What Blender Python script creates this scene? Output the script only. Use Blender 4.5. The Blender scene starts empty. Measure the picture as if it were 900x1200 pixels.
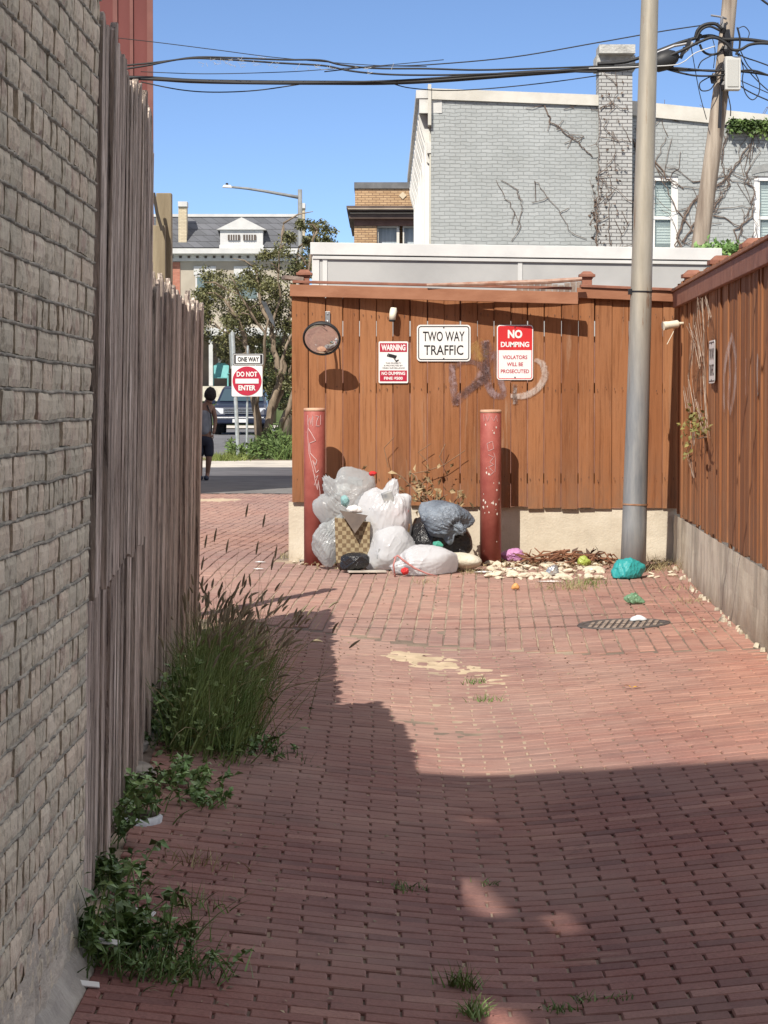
import bpy, bmesh, math, random
from mathutils import Vector, Matrix, noise, Euler
rnd = random.Random(7)
D = bpy.data
scene = bpy.context.scene
col = scene.collection
PI = math.pi
EYE = 1.8; FOC = 3200.0; PITCH = math.atan(125.0/FOC)
SUN_AZ = math.radians(22); SUN_EL = math.radians(45)

# ---------------------------------------------------------------- pixels -> place
def ray(px, py):
    a = (px-450)/FOC; b = (600-py)/FOC
    c, s = math.cos(PITCH), math.sin(PITCH)
    return Vector((a, c+b*s, -s+b*c))
def at(px, py, Y):
    d = ray(px, py); return Vector((0, 0, EYE)) + d*(Y/d.y)

HT = [(-20,1.80),(0,1.80),(6,1.75),(8.3,1.70),(14,1.57),(16.5,1.50),(20,1.39),(22.7,1.275),(24,1.28),(26,1.31),(35,1.38),(50,1.42),(60,1.38),(70,1.33),(85,1.2),(103,1.06),(130,0.75),(170,.3),(300,-.8),(900,-2.5)]
def ss(t): return t*t*(3-2*t)
def hprof(Y):
    if Y <= HT[0][0]: return HT[0][1]
    for (a, ha), (b, hb) in zip(HT, HT[1:]):
        if Y <= b:
            return ha + (hb-ha)*(Y-a)/(b-a)
    return HT[-1][1]
def hs(Y):   # smoothed
    w = 1.0 if Y < 60 else 5.0
    return (hprof(Y-w)+2*hprof(Y)+hprof(Y+w))/4
def G(X, Y):
    k = .11 if Y < 13 else max(0, .11*(1-(Y-13)/7.5))
    gx = .42
    d = min(abs(X-gx), 1.9)
    r = k*(math.sqrt(d*d+.04)-.2) - k*.22
    return EYE - hs(Y) + r + .006*noise.noise(Vector((X*.9, Y*.9, 0)))
def gp(px, py):
    d = ray(px, py); lo = 5.0
    t = lo
    while t < 400:
        p = Vector((0,0,EYE)) + d*(t/d.y)
        if p.z <= G(p.x, p.y): break
        t += .02 if t < 30 else .1
    return Vector((p.x, p.y, G(p.x, p.y)))

# ---------------------------------------------------------------- node materials
def rgb(r, g, b):
    f = lambda c: (c/255/12.92) if c/255 <= .04045 else ((c/255+.055)/1.055)**2.4
    return (f(r), f(g), f(b), 1)
def mk(name):
    m = D.materials.new(name); m.use_nodes = True
    nt = m.node_tree
    b = nt.nodes['Principled BSDF']
    return m, nt, b
def N(nt, t, **kw):
    n = nt.nodes.new(t)
    for k, v in kw.items():
        if k.startswith('i_'): n.inputs[k[2:].replace('_', ' ')].default_value = v
        else: setattr(n, k, v)
    return n
def L(nt, a, b): nt.links.new(a, b)
def ramp(nt, fac, stops):
    r = nt.nodes.new('ShaderNodeValToRGB')
    e = r.color_ramp.elements
    while len(e) > 1: e.remove(e[-1])
    e[0].position, e[0].color = stops[0][0], stops[0][1]
    for p, c in stops[1:]:
        x = e.new(p); x.color = c
    L(nt, fac, r.inputs[0]); return r.outputs[0]
def mixc(nt, fac, a, b, mode='MIX'):
    m = nt.nodes.new('ShaderNodeMix'); m.data_type = 'RGBA'; m.blend_type = mode
    for sock, v in ((m.inputs[0], fac), (m.inputs[6], a), (m.inputs[7], b)):
        if isinstance(v, (int, float, tuple)): sock.default_value = v
        else: L(nt, v, sock)
    return m.outputs[2]
def coords(nt, kind='Object', scale=(1,1,1), rot=(0,0,0)):
    mp = N(nt, 'ShaderNodeMapping'); mp.inputs['Scale'].default_value = scale; mp.inputs['Rotation'].default_value = rot
    if kind == 'Position':
        L(nt, N(nt, 'ShaderNodeNewGeometry').outputs['Position'], mp.inputs[0])
    else:
        L(nt, N(nt, 'ShaderNodeTexCoord').outputs[kind], mp.inputs[0])
    return mp.outputs[0]
def nz(nt, vec, scale, detail=4, rough=.55, dist=0):
    n = N(nt, 'ShaderNodeTexNoise'); n.inputs['Scale'].default_value = scale; n.inputs['Detail'].default_value = detail
    n.inputs['Roughness'].default_value = rough; n.inputs['Distortion'].default_value = dist
    L(nt, vec, n.inputs['Vector']); return n.outputs['Fac']
def bump(nt, b, h, strength, dist=.01, prev=None):
    n = N(nt, 'ShaderNodeBump'); n.inputs['Strength'].default_value = strength; n.inputs['Distance'].default_value = dist
    L(nt, h, n.inputs['Height'])
    if prev: L(nt, prev, n.inputs['Normal'])
    L(nt, n.outputs[0], b.inputs['Normal']); return n.outputs[0]
def island(nt): return N(nt, 'ShaderNodeNewGeometry').outputs['Random Per Island']

_m = {}
def P(name, c1, c2=None, sc=4.0, stretch=(1,1,1), rough=.7, bs=.0, bsc=20.0, bd=.01, metal=0.0, isl=0.0, kind='Position', lo=.35, hi=.65, **kw):
    """plain principled surface: two tones in a noise, a bump, optional tone per loose piece"""
    if name in _m: return _m[name]
    m, nt, b = mk(name)
    v = coords(nt, kind, stretch)
    cc = None
    if c2:
        f = nz(nt, v, sc, 6)
        cc = ramp(nt, f, [(lo, c1), (hi, c2)])
    if isl:
        base = cc if cc else c1
        r = ramp(nt, island(nt), [(0, (1-isl,)*3+(1,)), (1, (1+isl*.0+0,)*3+(1,))])
        cc = mixc(nt, 1.0, base, r, 'MULTIPLY')
    if cc: L(nt, cc, b.inputs['Base Color'])
    else: b.inputs['Base Color'].default_value = c1
    b.inputs['Roughness'].default_value = rough; b.inputs['Metallic'].default_value = metal
    if bs: bump(nt, b, nz(nt, v, bsc, 5), bs, bd)
    for k, val in kw.items(): b.inputs[k.replace('_', ' ')].default_value = val
    _m[name] = m
    return m

# ---------------------------------------------------------------- mesh builder
class MB:
    def __init__(s): s.v = []; s.f = []; s.m = []
    def add(s, vs, fs, mi=0):
        o = len(s.v); s.v += [tuple(p) for p in vs]; s.f += [tuple(i+o for i in f) for f in fs]; s.m += [mi]*len(fs); return s
    def box(s, c, d, rot=None, mi=0, taper=1.0):
        hx, hy, hz = d[0]/2, d[1]/2, d[2]/2
        vs = []
        for z in (-1, 1):
            t = taper if z > 0 else 1
            for x, y in ((-1,-1),(1,-1),(1,1),(-1,1)): vs.append(Vector((x*hx*t, y*hy*t, z*hz)))
        if rot is not None:
            R = rot if isinstance(rot, Matrix) else Euler(rot).to_matrix()
            vs = [R @ p for p in vs]
        c = Vector(c)
        return s.add([p+c for p in vs], [(3,2,1,0),(4,5,6,7),(0,1,5,4),(1,2,6,5),(2,3,7,6),(3,0,4,7)], mi)
    def b2(s, lo, hi, mi=0):
        lo, hi = Vector(lo), Vector(hi); return s.box((lo+hi)/2, hi-lo, None, mi)
    def hexa(s, b, t, mi=0):   # four bottom, four top points
        return s.add(list(b)+list(t), [(3,2,1,0),(4,5,6,7),(0,1,5,4),(1,2,6,5),(2,3,7,6),(3,0,4,7)], mi)
    def prism(s, pts, off, mi=0):   # polygon extruded by off
        n = len(pts); off = Vector(off); a = [Vector(p) for p in pts]; b = [p+off for p in a]
        return s.add(a+b, [tuple(range(n))[::-1], tuple(range(n, 2*n))]+[(i, (i+1)%n, n+(i+1)%n, n+i) for i in range(n)], mi)
    def tube(s, pts, r, n=8, caps=True, mi=0):
        pts = [Vector(p) for p in pts]
        rs = r if isinstance(r, (list, tuple)) else [r]*len(pts)
        vs = []; up = None
        for i, p in enumerate(pts):
            t = (pts[min(i+1, len(pts)-1)]-pts[max(i-1, 0)]).normalized()
            if up is None:
                up = t.cross(Vector((0,0,1)) if abs(t.z) < .9 else Vector((1,0,0))).normalized()
            up = (up - t*up.dot(t)).normalized(); w = t.cross(up)
            for k in range(n):
                a = 2*PI*k/n; vs.append(p+(up*math.cos(a)+w*math.sin(a))*rs[i])
        fs = []
        for i in range(len(pts)-1):
            for k in range(n):
                fs.append((i*n+k, i*n+(k+1)%n, (i+1)*n+(k+1)%n, (i+1)*n+k))
        if caps:
            fs.append(tuple(range(n))[::-1]); fs.append(tuple(range((len(pts)-1)*n, len(pts)*n)))
        return s.add(vs, fs, mi)
    def lathe(s, c, prof, n=24, axis=None, mi=0, caps=True):   # prof: (r, h) along axis
        ax = Vector(axis or (0,0,1)).normalized()
        u = ax.cross(Vector((0,0,1)) if abs(ax.z) < .9 else Vector((1,0,0))).normalized(); w = ax.cross(u); c = Vector(c)
        vs = []
        for r, h in prof:
            for k in range(n):
                a = 2*PI*k/n; vs.append(c+ax*h+(u*math.cos(a)+w*math.sin(a))*r)
        fs = [(i*n+k, i*n+(k+1)%n, (i+1)*n+(k+1)%n, (i+1)*n+k) for i in range(len(prof)-1) for k in range(n)]
        if caps: fs.append(tuple(range(n))[::-1]); fs.append(tuple(range((len(prof)-1)*n, len(prof)*n)))
        return s.add(vs, fs, mi)
    def leaf(s, p, d, w, L_, nrm=None, bend=.2, mi=0):   # folded pointed leaf
        p = Vector(p); d = Vector(d).normalized()
        n_ = Vector(nrm) if nrm else Vector((rnd.uniform(-1,1), rnd.uniform(-1,1), rnd.uniform(.2,1)))
        side = d.cross(n_)
        if side.length < 1e-4: side = d.cross(Vector((1,.3,.2)))
        side.normalize(); up = side.cross(d)
        a = p+d*L_*.45+side*w/2+up*w*.12; b = p+d*L_*.45-side*w/2+up*w*.12; t = p+d*L_-up*L_*bend; m = p+d*L_*.5
        return s.add([p, a, t, b, m], [(0,4,1),(1,4,2),(2,4,3),(3,4,0)], mi)
    def blade(s, pts, w, nrm, mi=0):  # tapering ribbon
        n = len(pts); vs = []; nrm = Vector(nrm)
        for i, p in enumerate(pts):
            t = (Vector(pts[min(i+1,n-1)])-Vector(pts[max(i-1,0)])).normalized(); sd = t.cross(nrm)
            if sd.length < 1e-4: sd = Vector((1,0,0))
            sd.normalize(); ww = w*(1-.93*i/(n-1))/2
            vs += [Vector(p)-sd*ww, Vector(p)+sd*ww]
        return s.add(vs, [(2*i, 2*i+1, 2*i+3, 2*i+2) for i in range(n-1)], mi)
    def build(s, name, mats, parent=None, smooth=False, bevel=0, weld=False):
        me = D.meshes.new(name)
        off = world_loc(parent) if parent else Vector((0,0,0))
        me.from_pydata([(p[0]-off.x, p[1]-off.y, p[2]-off.z) for p in s.v], [], s.f)
        mats = mats if isinstance(mats, (list, tuple)) else [mats]
        for m in mats: me.materials.append(m)
        if len(mats) > 1: me.polygons.foreach_set('material_index', s.m)
        if smooth: me.polygons.foreach_set('use_smooth', [True]*len(me.polygons))
        me.update()
        o = D.objects.new(name, me); col.objects.link(o)
        if parent: o.parent = parent
        if bevel:
            b = o.modifiers.new('bevel', 'BEVEL'); b.width = bevel; b.segments = 2; b.limit_method = 'ANGLE'; b.angle_limit = .6
        if smooth == 'auto' or bevel:
            pass
        return o
def world_loc(o):
    v = Vector(o.location)
    while o.parent: o = o.parent; v += Vector(o.location)
    return v
def tag(o, label=None, cat=None, group=None, kind=None):
    if label: o['label'] = label
    if cat: o['category'] = cat
    if group: o['group'] = group
    if kind: o['kind'] = kind
    return o
def thing(name, loc, label, cat, group=None):
    o = D.objects.new(name, None); col.objects.link(o); o.location = loc; o.empty_display_size = .2
    return tag(o, label, cat, group)
def struct(o): return tag(o, kind='structure')
def grid(fn, nu, nv):
    vs = [fn(i/(nu), j/(nv)) for j in range(nv+1) for i in range(nu+1)]
    fs = [(j*(nu+1)+i, j*(nu+1)+i+1, (j+1)*(nu+1)+i+1, (j+1)*(nu+1)+i) for j in range(nv) for i in range(nu)]
    return vs, fs
def fbm(v, o=4): return noise.fractal(Vector(v), 1.0, 2.0, o)

_font = None
def text_mesh(name, txt, mat, parent, origin, right, up, height, width=None, weight=0.0, depth=.0012, align='CENTER'):
    """lettering on the plane (right, up) at origin (centre of the line)"""
    cu = D.curves.new(name+'_curve', 'FONT'); cu.body = txt; cu.align_x = 'CENTER'; cu.align_y = 'CENTER'; cu.offset = weight; cu.extrude = .0; cu.resolution_u = 3
    o = D.objects.new(name, cu); col.objects.link(o)
    bpy.context.view_layer.update()
    me = D.meshes.new_from_object(o.evaluated_get(bpy.context.evaluated_depsgraph_get()))
    D.objects.remove(o); D.curves.remove(cu)
    xs = [v.co.x for v in me.vertices]; ys = [v.co.y for v in me.vertices]
    cx, cy = (min(xs)+max(xs))/2, (min(ys)+max(ys))/2
    sy = height/(max(ys)-min(ys)); sx = (width/(max(xs)-min(xs))) if width else sy
    right = Vector(right).normalized(); up = Vector(up).normalized(); nn = right.cross(up)
    off = Vector(origin)+nn*depth-world_loc(parent)
    for v in me.vertices:
        v.co = off + right*((v.co.x-cx)*sx) + up*((v.co.y-cy)*sy)
    me.materials.clear(); me.materials.append(mat)
    o = D.objects.new(name, me); col.objects.link(o); o.parent = parent
    return o

# ---------------------------------------------------------------- world, sun, camera
w = D.worlds.new('World'); scene.world = w; w.use_nodes = True
nt = w.node_tree; bg = nt.nodes['Background']
sky = nt.nodes.new('ShaderNodeTexSky'); sky.sky_type = 'NISHITA'; sky.sun_disc = False
sky.sun_elevation = SUN_EL; sky.sun_rotation = math.radians(180)+SUN_AZ
sky.air_density = .5; sky.dust_density = 0; sky.ozone_density = 3; sky.altitude = 2000
# unseen bright cloud added overhead and right as shade fill, clear blue towards horizon
tc = nt.nodes.new('ShaderNodeTexCoord'); sp = nt.nodes.new('ShaderNodeSeparateXYZ'); nt.links.new(tc.outputs['Generated'], sp.inputs[0])
mr = nt.nodes.new('ShaderNodeMapRange'); nt.links.new(sp.outputs[2], mr.inputs[0]); mr.inputs[1].default_value = .17; mr.inputs[2].default_value = .30
cn = nt.nodes.new('ShaderNodeTexNoise'); cn.inputs['Scale'].default_value = 2.2; cn.inputs['Detail'].default_value = 6; nt.links.new(tc.outputs['Generated'], cn.inputs['Vector'])
cf = ramp(nt, cn.outputs['Fac'], [(.38, (0,0,0,1)), (.50, (1,1,1,1))])
mu = nt.nodes.new('ShaderNodeMath'); mu.operation = 'MULTIPLY'; nt.links.new(mr.outputs[0], mu.inputs[0]); nt.links.new(cf, mu.inputs[1])
mx_ = nt.nodes.new('ShaderNodeMapRange'); nt.links.new(sp.outputs[0], mx_.inputs[0]); mx_.inputs[1].default_value = -.05; mx_.inputs[2].default_value = .35; mx_.inputs[3].default_value = .15; mx_.inputs[4].default_value = 1
mu2 = nt.nodes.new('ShaderNodeMath'); mu2.operation = 'MULTIPLY'; nt.links.new(mu.outputs[0], mu2.inputs[0]); nt.links.new(mx_.outputs[0], mu2.inputs[1]); mu = mu2
nt.links.new(mixc(nt, mu.outputs[0], sky.outputs[0], (9.4, 9.1, 9.2, 1)), bg.inputs[0]); bg.inputs[1].default_value = .10
SUNV = Vector((-math.sin(SUN_AZ)*math.cos(SUN_EL), -math.cos(SUN_AZ)*math.cos(SUN_EL), math.sin(SUN_EL)))
ld = D.lights.new('sun', 'SUN'); ld.energy = 4.15; ld.angle = math.radians(.36); ld.color = (1, .93, .83)
lo = D.objects.new('sun', ld); col.objects.link(lo); lo.rotation_euler = (-SUNV).to_track_quat('-Z', 'Y').to_euler(); lo.location = (0,0,30)
cam = D.cameras.new('camera'); co = D.objects.new('camera', cam); col.objects.link(co); scene.camera = co
cam.sensor_fit = 'VERTICAL'; cam.sensor_height = 36; cam.lens = 36*FOC/1200; cam.clip_start = .1; cam.clip_end = 4000
co.location = (0,0,EYE); co.rotation_euler = (PI/2-PITCH, 0, 0)
scene.view_settings.view_transform = 'Standard'; scene.view_settings.look = 'None'; scene.view_settings.exposure = .56; scene.view_settings.gamma = 1
scene.render.engine = 'CYCLES'
scene.cycles.use_denoising = True
scene.cycles.max_bounces = 8; scene.cycles.transparent_max_bounces = 12
# ================================================================= GROUND
def mat_paving():
    m, nt, b = mk('paving_brick')
    pos = coords(nt, 'Position')
    isl = island(nt)
    base = ramp(nt, isl, [(0, (.160,.078,.072,1)), (.25, (.215,.100,.086,1)), (.6, (.26,.120,.099,1)), (.88, (.245,.124,.108,1)), (1, (.34,.185,.15,1))])
    f2 = nz(nt, pos, 90, 5, .7)
    c = mixc(nt, 1.0, base, ramp(nt, f2, [(.3, (.66,.64,.62,1)), (.6, (1.06,1.06,1.06,1))]), 'MULTIPLY')
    # worn wheel tracks and dust
    f3 = nz(nt, coords(nt, 'Position', (1.1,.45,1)), 1.3, 5, .6)
    c = mixc(nt, ramp(nt, f3, [(.40, (0,0,0,1)), (.72, (.6,.6,.6,1))]), c, (.34,.23,.185,1))
    f4 = nz(nt, coords(nt, 'Position', (.6,2.6,1)), 3.5, 6, .7)
    c = mixc(nt, ramp(nt, f4, [(.60, (0,0,0,1)), (.80, (.4,.4,.4,1))]), c, (.46,.36,.26,1))
    # sunlit stretch brightened in the brick colour, then sand carried along the gutter
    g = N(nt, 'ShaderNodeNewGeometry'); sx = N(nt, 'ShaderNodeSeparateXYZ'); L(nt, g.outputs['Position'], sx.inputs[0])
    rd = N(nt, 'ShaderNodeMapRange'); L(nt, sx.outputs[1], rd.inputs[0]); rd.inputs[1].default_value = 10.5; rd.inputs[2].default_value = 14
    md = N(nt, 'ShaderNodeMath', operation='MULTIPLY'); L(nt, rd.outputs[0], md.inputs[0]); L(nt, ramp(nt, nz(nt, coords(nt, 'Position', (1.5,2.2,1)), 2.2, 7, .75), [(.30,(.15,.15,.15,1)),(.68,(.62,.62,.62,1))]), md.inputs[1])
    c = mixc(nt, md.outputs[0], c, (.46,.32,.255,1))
    mx = N(nt, 'ShaderNodeMath', operation='SUBTRACT'); L(nt, sx.outputs[0], mx.inputs[0]); mx.inputs[1].default_value = .42
    ab = N(nt, 'ShaderNodeMath', operation='ABSOLUTE'); L(nt, mx.outputs[0], ab.inputs[0])
    r1 = N(nt, 'ShaderNodeMapRange'); L(nt, ab.outputs[0], r1.inputs[0]); r1.inputs[1].default_value = .75; r1.inputs[2].default_value = 0; r1.inputs[3].default_value = 0; r1.inputs[4].default_value = 1
    ym = N(nt, 'ShaderNodeMath', operation='SUBTRACT'); L(nt, sx.outputs[1], ym.inputs[0]); ym.inputs[1].default_value = 15.4
    ya = N(nt, 'ShaderNodeMath', operation='ABSOLUTE'); L(nt, ym.outputs[0], ya.inputs[0])
    r2 = N(nt, 'ShaderNodeMapRange'); L(nt, ya.outputs[0], r2.inputs[0]); r2.inputs[1].default_value = 2.9; r2.inputs[2].default_value = 0; r2.inputs[3].default_value = 0; r2.inputs[4].default_value = 1
    f5 = nz(nt, coords(nt, 'Position', (1.4,4.5,1)), 5.0, 8, .8)
    pr = N(nt, 'ShaderNodeMath', operation='MULTIPLY'); L(nt, r1.outputs[0], pr.inputs[0]); L(nt, r2.outputs[0], pr.inputs[1])
    p2 = N(nt, 'ShaderNodeMath', operation='ADD'); L(nt, pr.outputs[0], p2.inputs[0]); L(nt, f5, p2.inputs[1])
    c = mixc(nt, ramp(nt, p2.outputs[0], [(1.0, (0,0,0,1)), (1.25, (.42,.42,.42,1))]), c, (.50,.37,.25,1))
    # less trodden bricks towards the right hand wall keep their red
    r3 = N(nt, 'ShaderNodeMapRange'); L(nt, sx.outputs[0], r3.inputs[0]); r3.inputs[1].default_value = 1.1; r3.inputs[2].default_value = 2.1; r3.inputs[3].default_value = 0; r3.inputs[4].default_value = .55
    mm = N(nt, 'ShaderNodeMath', operation='MULTIPLY'); L(nt, r3.outputs[0], mm.inputs[0]); L(nt, ramp(nt, f3, [(.3,(1,1,1,1)),(.7,(.3,.3,.3,1))]), mm.inputs[1])
    c = mixc(nt, mm.outputs[0], c, mixc(nt, 1.0, c, (1.18,.86,.74,1), 'MULTIPLY'))
    f7 = nz(nt, coords(nt, 'Position', (.35,.12,1)), 2.0, 3, .5); c = mixc(nt, 1.0, c, ramp(nt, f7, [(.35,(.86,.87,.92,1)),(.6,(1.06,1.02,1.0,1))]), 'MULTIPLY')
    f8 = nz(nt, coords(nt, 'Position', (1.2,1.2,1)), 3.1, 5, .7); c = mixc(nt, ramp(nt, f8, [(.62,(0,0,0,1)),(.72,(.5,.5,.5,1))]), c, (.10,.06,.055,1))
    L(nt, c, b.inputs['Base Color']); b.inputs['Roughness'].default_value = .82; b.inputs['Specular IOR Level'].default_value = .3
    b1 = bump(nt, b, f2, .45, .004)
    return m
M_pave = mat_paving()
M_sand = P('joint_sand', (.17,.13,.10,1), (.40,.31,.22,1), 1.1, lo=.42, hi=.60, rough=.95, bs=.8, bsc=140, bd=.004)
M_drift = P('drift_sand', (.42,.33,.22,1), (.56,.45,.31,1), 9, rough=.95, bs=.5, bsc=160, bd=.003)
M_dirt = P('dirt', (.13,.10,.07,1), (.30,.24,.16,1), 3, rough=.95, bs=.8, bsc=30, bd=.02)
M_conc = P('sidewalk_concrete', (.44,.41,.36,1), (.62,.58,.51,1), 1.5, rough=.9, bs=.3, bsc=60, bd=.004)
M_asph = P('asphalt', (.10,.10,.105,1), (.16,.16,.165,1), 1.2, rough=.9, bs=.4, bsc=120, bd=.004)
M_grass = P('lawn_grass', (.06,.10,.022,1), (.14,.19,.05,1), 2.5, rough=.9, bs=.8, bsc=30, bd=.05)
M_stone = P('footing_concrete', (.22,.20,.175,1), (.40,.37,.32,1), 5, rough=.92, bs=.7, bsc=50, bd=.01)

def sheet(name, mat, xs, ys, dz, fn=None):
    vs = [(x, y, (fn(x, y) if fn else G(x, y))+dz) for y in ys for x in xs]
    n = len(xs); fs = [(j*n+i, j*n+i+1, (j+1)*n+i+1, (j+1)*n+i) for j in range(len(ys)-1) for i in range(n-1)]
    mb = MB(); mb.add(vs, fs); o = mb.build(name, mat, smooth=True); return struct(o)
def lin(a, b, st):
    n = max(1, round(abs(b-a)/st)); return [a+(b-a)*i/n for i in range(n+1)]
ys = lin(-30, 4, 2)+lin(4, 30, .2)[1:]+lin(30, 60, .5)[1:]+lin(60, 180, 4)[1:]+lin(180, 900, 60)[1:]+[3000]
xs = [-2500,-600,-200,-80,-40,-20,-10,-6]+lin(-4, 4, .2)+[6,10,20,40,80,200,600,2500]
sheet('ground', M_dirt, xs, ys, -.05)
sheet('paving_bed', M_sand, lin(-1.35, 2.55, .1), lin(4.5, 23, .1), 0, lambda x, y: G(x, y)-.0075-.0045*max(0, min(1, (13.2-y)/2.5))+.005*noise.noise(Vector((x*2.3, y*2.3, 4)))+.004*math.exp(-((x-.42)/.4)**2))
sheet('paving_bed', M_sand, lin(-4.2, -.60, .2), lin(23.0, 43.5, .2), -.010)
sheet('roadway', M_asph, lin(-30, 30, 1), lin(70.6, 112, 2), -.02)
sheet('alley_apron', P('apron_concrete', (.13,.125,.12,1), (.20,.19,.18,1), 2, rough=.9, bs=.3, bsc=60, bd=.004), lin(-30, 12, .5), lin(43.5, 54.3, .5), .0)
sheet('sidewalk', M_conc, lin(-30, 30, .5), lin(54.3, 66.5, .5), .004)
sheet('verge', M_dirt, lin(-30, 30, .5), lin(66.5, 70.4, .5), .006)

def brick(mb, cx, cy, ux, uy, L_, W, r):
    # ux,uy: direction of the long side
    vx, vy = -uy, ux; ch = .0045
    dz = r.gauss(0, .0012); tx = r.gauss(0, .006); ty = r.gauss(0, .008)
    da = r.gauss(0, .006); ux, uy = ux-uy*da, uy+ux*da; vx, vy = -uy, ux
    z0 = G(cx, cy)+dz
    gx = (G(cx+.1, cy)-G(cx-.1, cy))/.2+tx*.5; gy = (G(cx, cy+.1)-G(cx, cy-.1))/.2+ty*.5
    vs = []
    for inset, h in ((0, -.05), (0, -ch), (ch, 0)):
        for a, b in ((-1,-1),(1,-1),(1,1),(-1,1)):
            p = a*(L_/2-inset); q = b*(W/2-inset)
            X = ux*p+vx*q; Y = uy*p+vy*q
            vs.append((cx+X, cy+Y, z0+gx*X+gy*Y+h))
    mb.add(vs, [(0,1,5,4),(1,2,6,5),(2,3,7,6),(3,0,4,7),(4,5,9,8),(5,6,10,9),(6,7,11,10),(7,4,8,11),(8,9,10,11)])
def bound(X): return 17.25-(X+.15)*.75 if X < 1.2 else 16.24-(X-1.2)*.3
def wallX(Y): return 2.28+(Y-16.2)*.0277      # right retaining wall line
def fenceX(Y):                               # left fence line at ground
    if Y < 8: return -.90
    return (-.93-(Y-8)*.036) if Y < 11.9 else (-1.07-(Y-11.9)*.022)
pr = random.Random(3)
mb = MB()
W, LL = .085, .207
row = 0; y = 5.2
while y < 18.2:
    x = -1.3 + (LL/2 if row % 2 else 0) + pr.gauss(0, .004)
    while x < 2.45:
        cx = x+LL/2
        wob = .010*math.sin(x*1.7+y*.6)
        lim = fenceX(y)+.06 if y > 8 else -.835
        cut = max(0, lim-(cx-LL/2))
        if y < bound(cx)-.02 and cut < LL-.04 and cx+.08 < wallX(y):
            brick(mb, cx+cut/2+pr.gauss(0,.0015), y+wob+pr.gauss(0,.0012), 1, .0, LL-cut-pr.uniform(.004,.010), W-pr.uniform(.003,.006), pr)
        x += LL
    y += W; row += 1
a = math.atan(115/3200); dx, dy = math.sin(a), math.cos(a)
for j in range(-60, 45):
    for i in range(-12, 150):
        s_ = i*LL+(j*.37 % 1)*LL*1.0; t_ = j*.0985
        cx = .4+dx*s_+dy*t_; cy = 16.5+dy*s_-dx*t_
        if cy < bound(cx)+.10 or cy > 43.4: continue
        if cy < 22.45:
            if cx > wallX(cy)-.06 or cx < -3.9: continue
        else:
            if cx > -.86 or cx < -4: continue
        if cx < fenceX(cy)-.05 and cy < 17.2: continue
        brick(mb, cx+pr.gauss(0,.0012), cy, dx, dy, LL-pr.uniform(.005,.010), .0985-pr.uniform(.006,.011), pr)
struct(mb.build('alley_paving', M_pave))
# header course where the two laying patterns meet
# sand drift in the low spot
def drift(cx, cy, rx, ry, h, seed, name='sand_drift'):
    vs = []; n = 40; m = 14
    for j in range(m+1):
        for i in range(n):
            t = j/m; an = 2*PI*i/n; rr = t*(1+.35*noise.noise(Vector((math.cos(an)*1.6, math.sin(an)*1.6, seed))))
            X = cx+math.cos(an)*rx*rr; Y = cy+math.sin(an)*ry*rr
            vs.append((X, Y, G(X, Y)-.009+h*(1-t*t)+.0065*noise.noise(Vector((X*14, Y*6, seed)))))
    fs = [(j*n+i, j*n+(i+1)%n, (j+1)*n+(i+1)%n, (j+1)*n+i) for j in range(m) for i in range(n)]
    mb = MB(); mb.add(vs, fs); o = mb.build(name, M_drift, smooth=True); tag(o, kind='stuff'); o['label'] = 'pale sand washed over the brick paving'; return o
for px, py, rx, ry, h in ((486,772,.26,.50,.0135),(520,778,.20,.42,.0115),(556,786,.20,.42,.0098),(470,770,.12,.3,.012),(590,797,.16,.5,.0088)):
    p = gp(px, py); drift(p.x, p.y, rx, ry, h, px)
p = gp(262, 586); drift(p.x-.1, p.y, .55, 1.0, .014, 3)

# ================================================================= LEFT BUILDING WALL
def mat_wall():
    m, nt, b = mk('old_painted_brick')
    pos = coords(nt, 'Position')
    f = nz(nt, coords(nt, 'Position', (1,.5,.6)), 2.2, 5, .6)
    base = ramp(nt, f, [(.3, (.50,.45,.34,1)), (.5, (.62,.54,.405,1)), (.7, (.70,.585,.44,1))])
    base = mixc(nt, .5, base, ramp(nt, island(nt), [(0, (.42,.38,.29,1)), (.5, (.61,.54,.41,1)), (.8, (.64,.50,.375,1)), (1, (.73,.65,.51,1))]))
    f2 = nz(nt, coords(nt, 'Position', (1,.4,.6)), 18, 6, .7)
    base = mixc(nt, ramp(nt, f2, [(.54, (0,0,0,1)), (.64, (.7,.7,.7,1))]), base, (.42,.29,.23,1))
    f3 = nz(nt, coords(nt, 'Position', (1,.4,.5)), 50, 5, .7)
    base = mixc(nt, 1.0, base, ramp(nt, f3, [(.32, (.5,.48,.46,1)), (.5, (1,1,1,1))]), 'MULTIPLY')
    L(nt, base, b.inputs['Base Color']); b.inputs['Roughness'].default_value = .9
    h = mixc(nt, .5, f2, f3)
    bump(nt, b, h, .9, .012)
    return m
M_wall = mat_wall()
M_mort = P('old_mortar', (.05,.045,.04,1), (.12,.11,.095,1), 14, rough=.97, bs=1.0, bsc=60, bd=.02)
M_mort2 = P('bed_mortar', (.17,.16,.13,1), (.46,.42,.34,1), 18, (1,.4,1), .97, .9, 50, .01)
WY1 = 8.02
def wX(z): return -.825-(3-z)*.0236
lb = thing('painted_brick_building', (-3, 3, G(-.9, 7)), 'old brick wall with flaking grey paint filling the left edge of the alley', 'building')
def core_quad(z, off): return [(wX(z)+off, y, z) for y in (-2, WY1-.012)]
mb = MB()
zt, zb = 3.07, -.4
mb.hexa([(-6,-2,zb), (wX(zb)-.03,-2,zb), (wX(zb)-.03,WY1+.01,zb), (-6,WY1+.01,zb)], [(-6,-2,zt), (wX(zt)-.03,-2,zt), (wX(zt)-.03,WY1+.01,zt), (-6,WY1+.01,zt)])
mb.build('wall_core', M_mort, lb)
mb = MB(); br = random.Random(5); mo = MB()
z = .0; r = 0; CH = .0765
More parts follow.
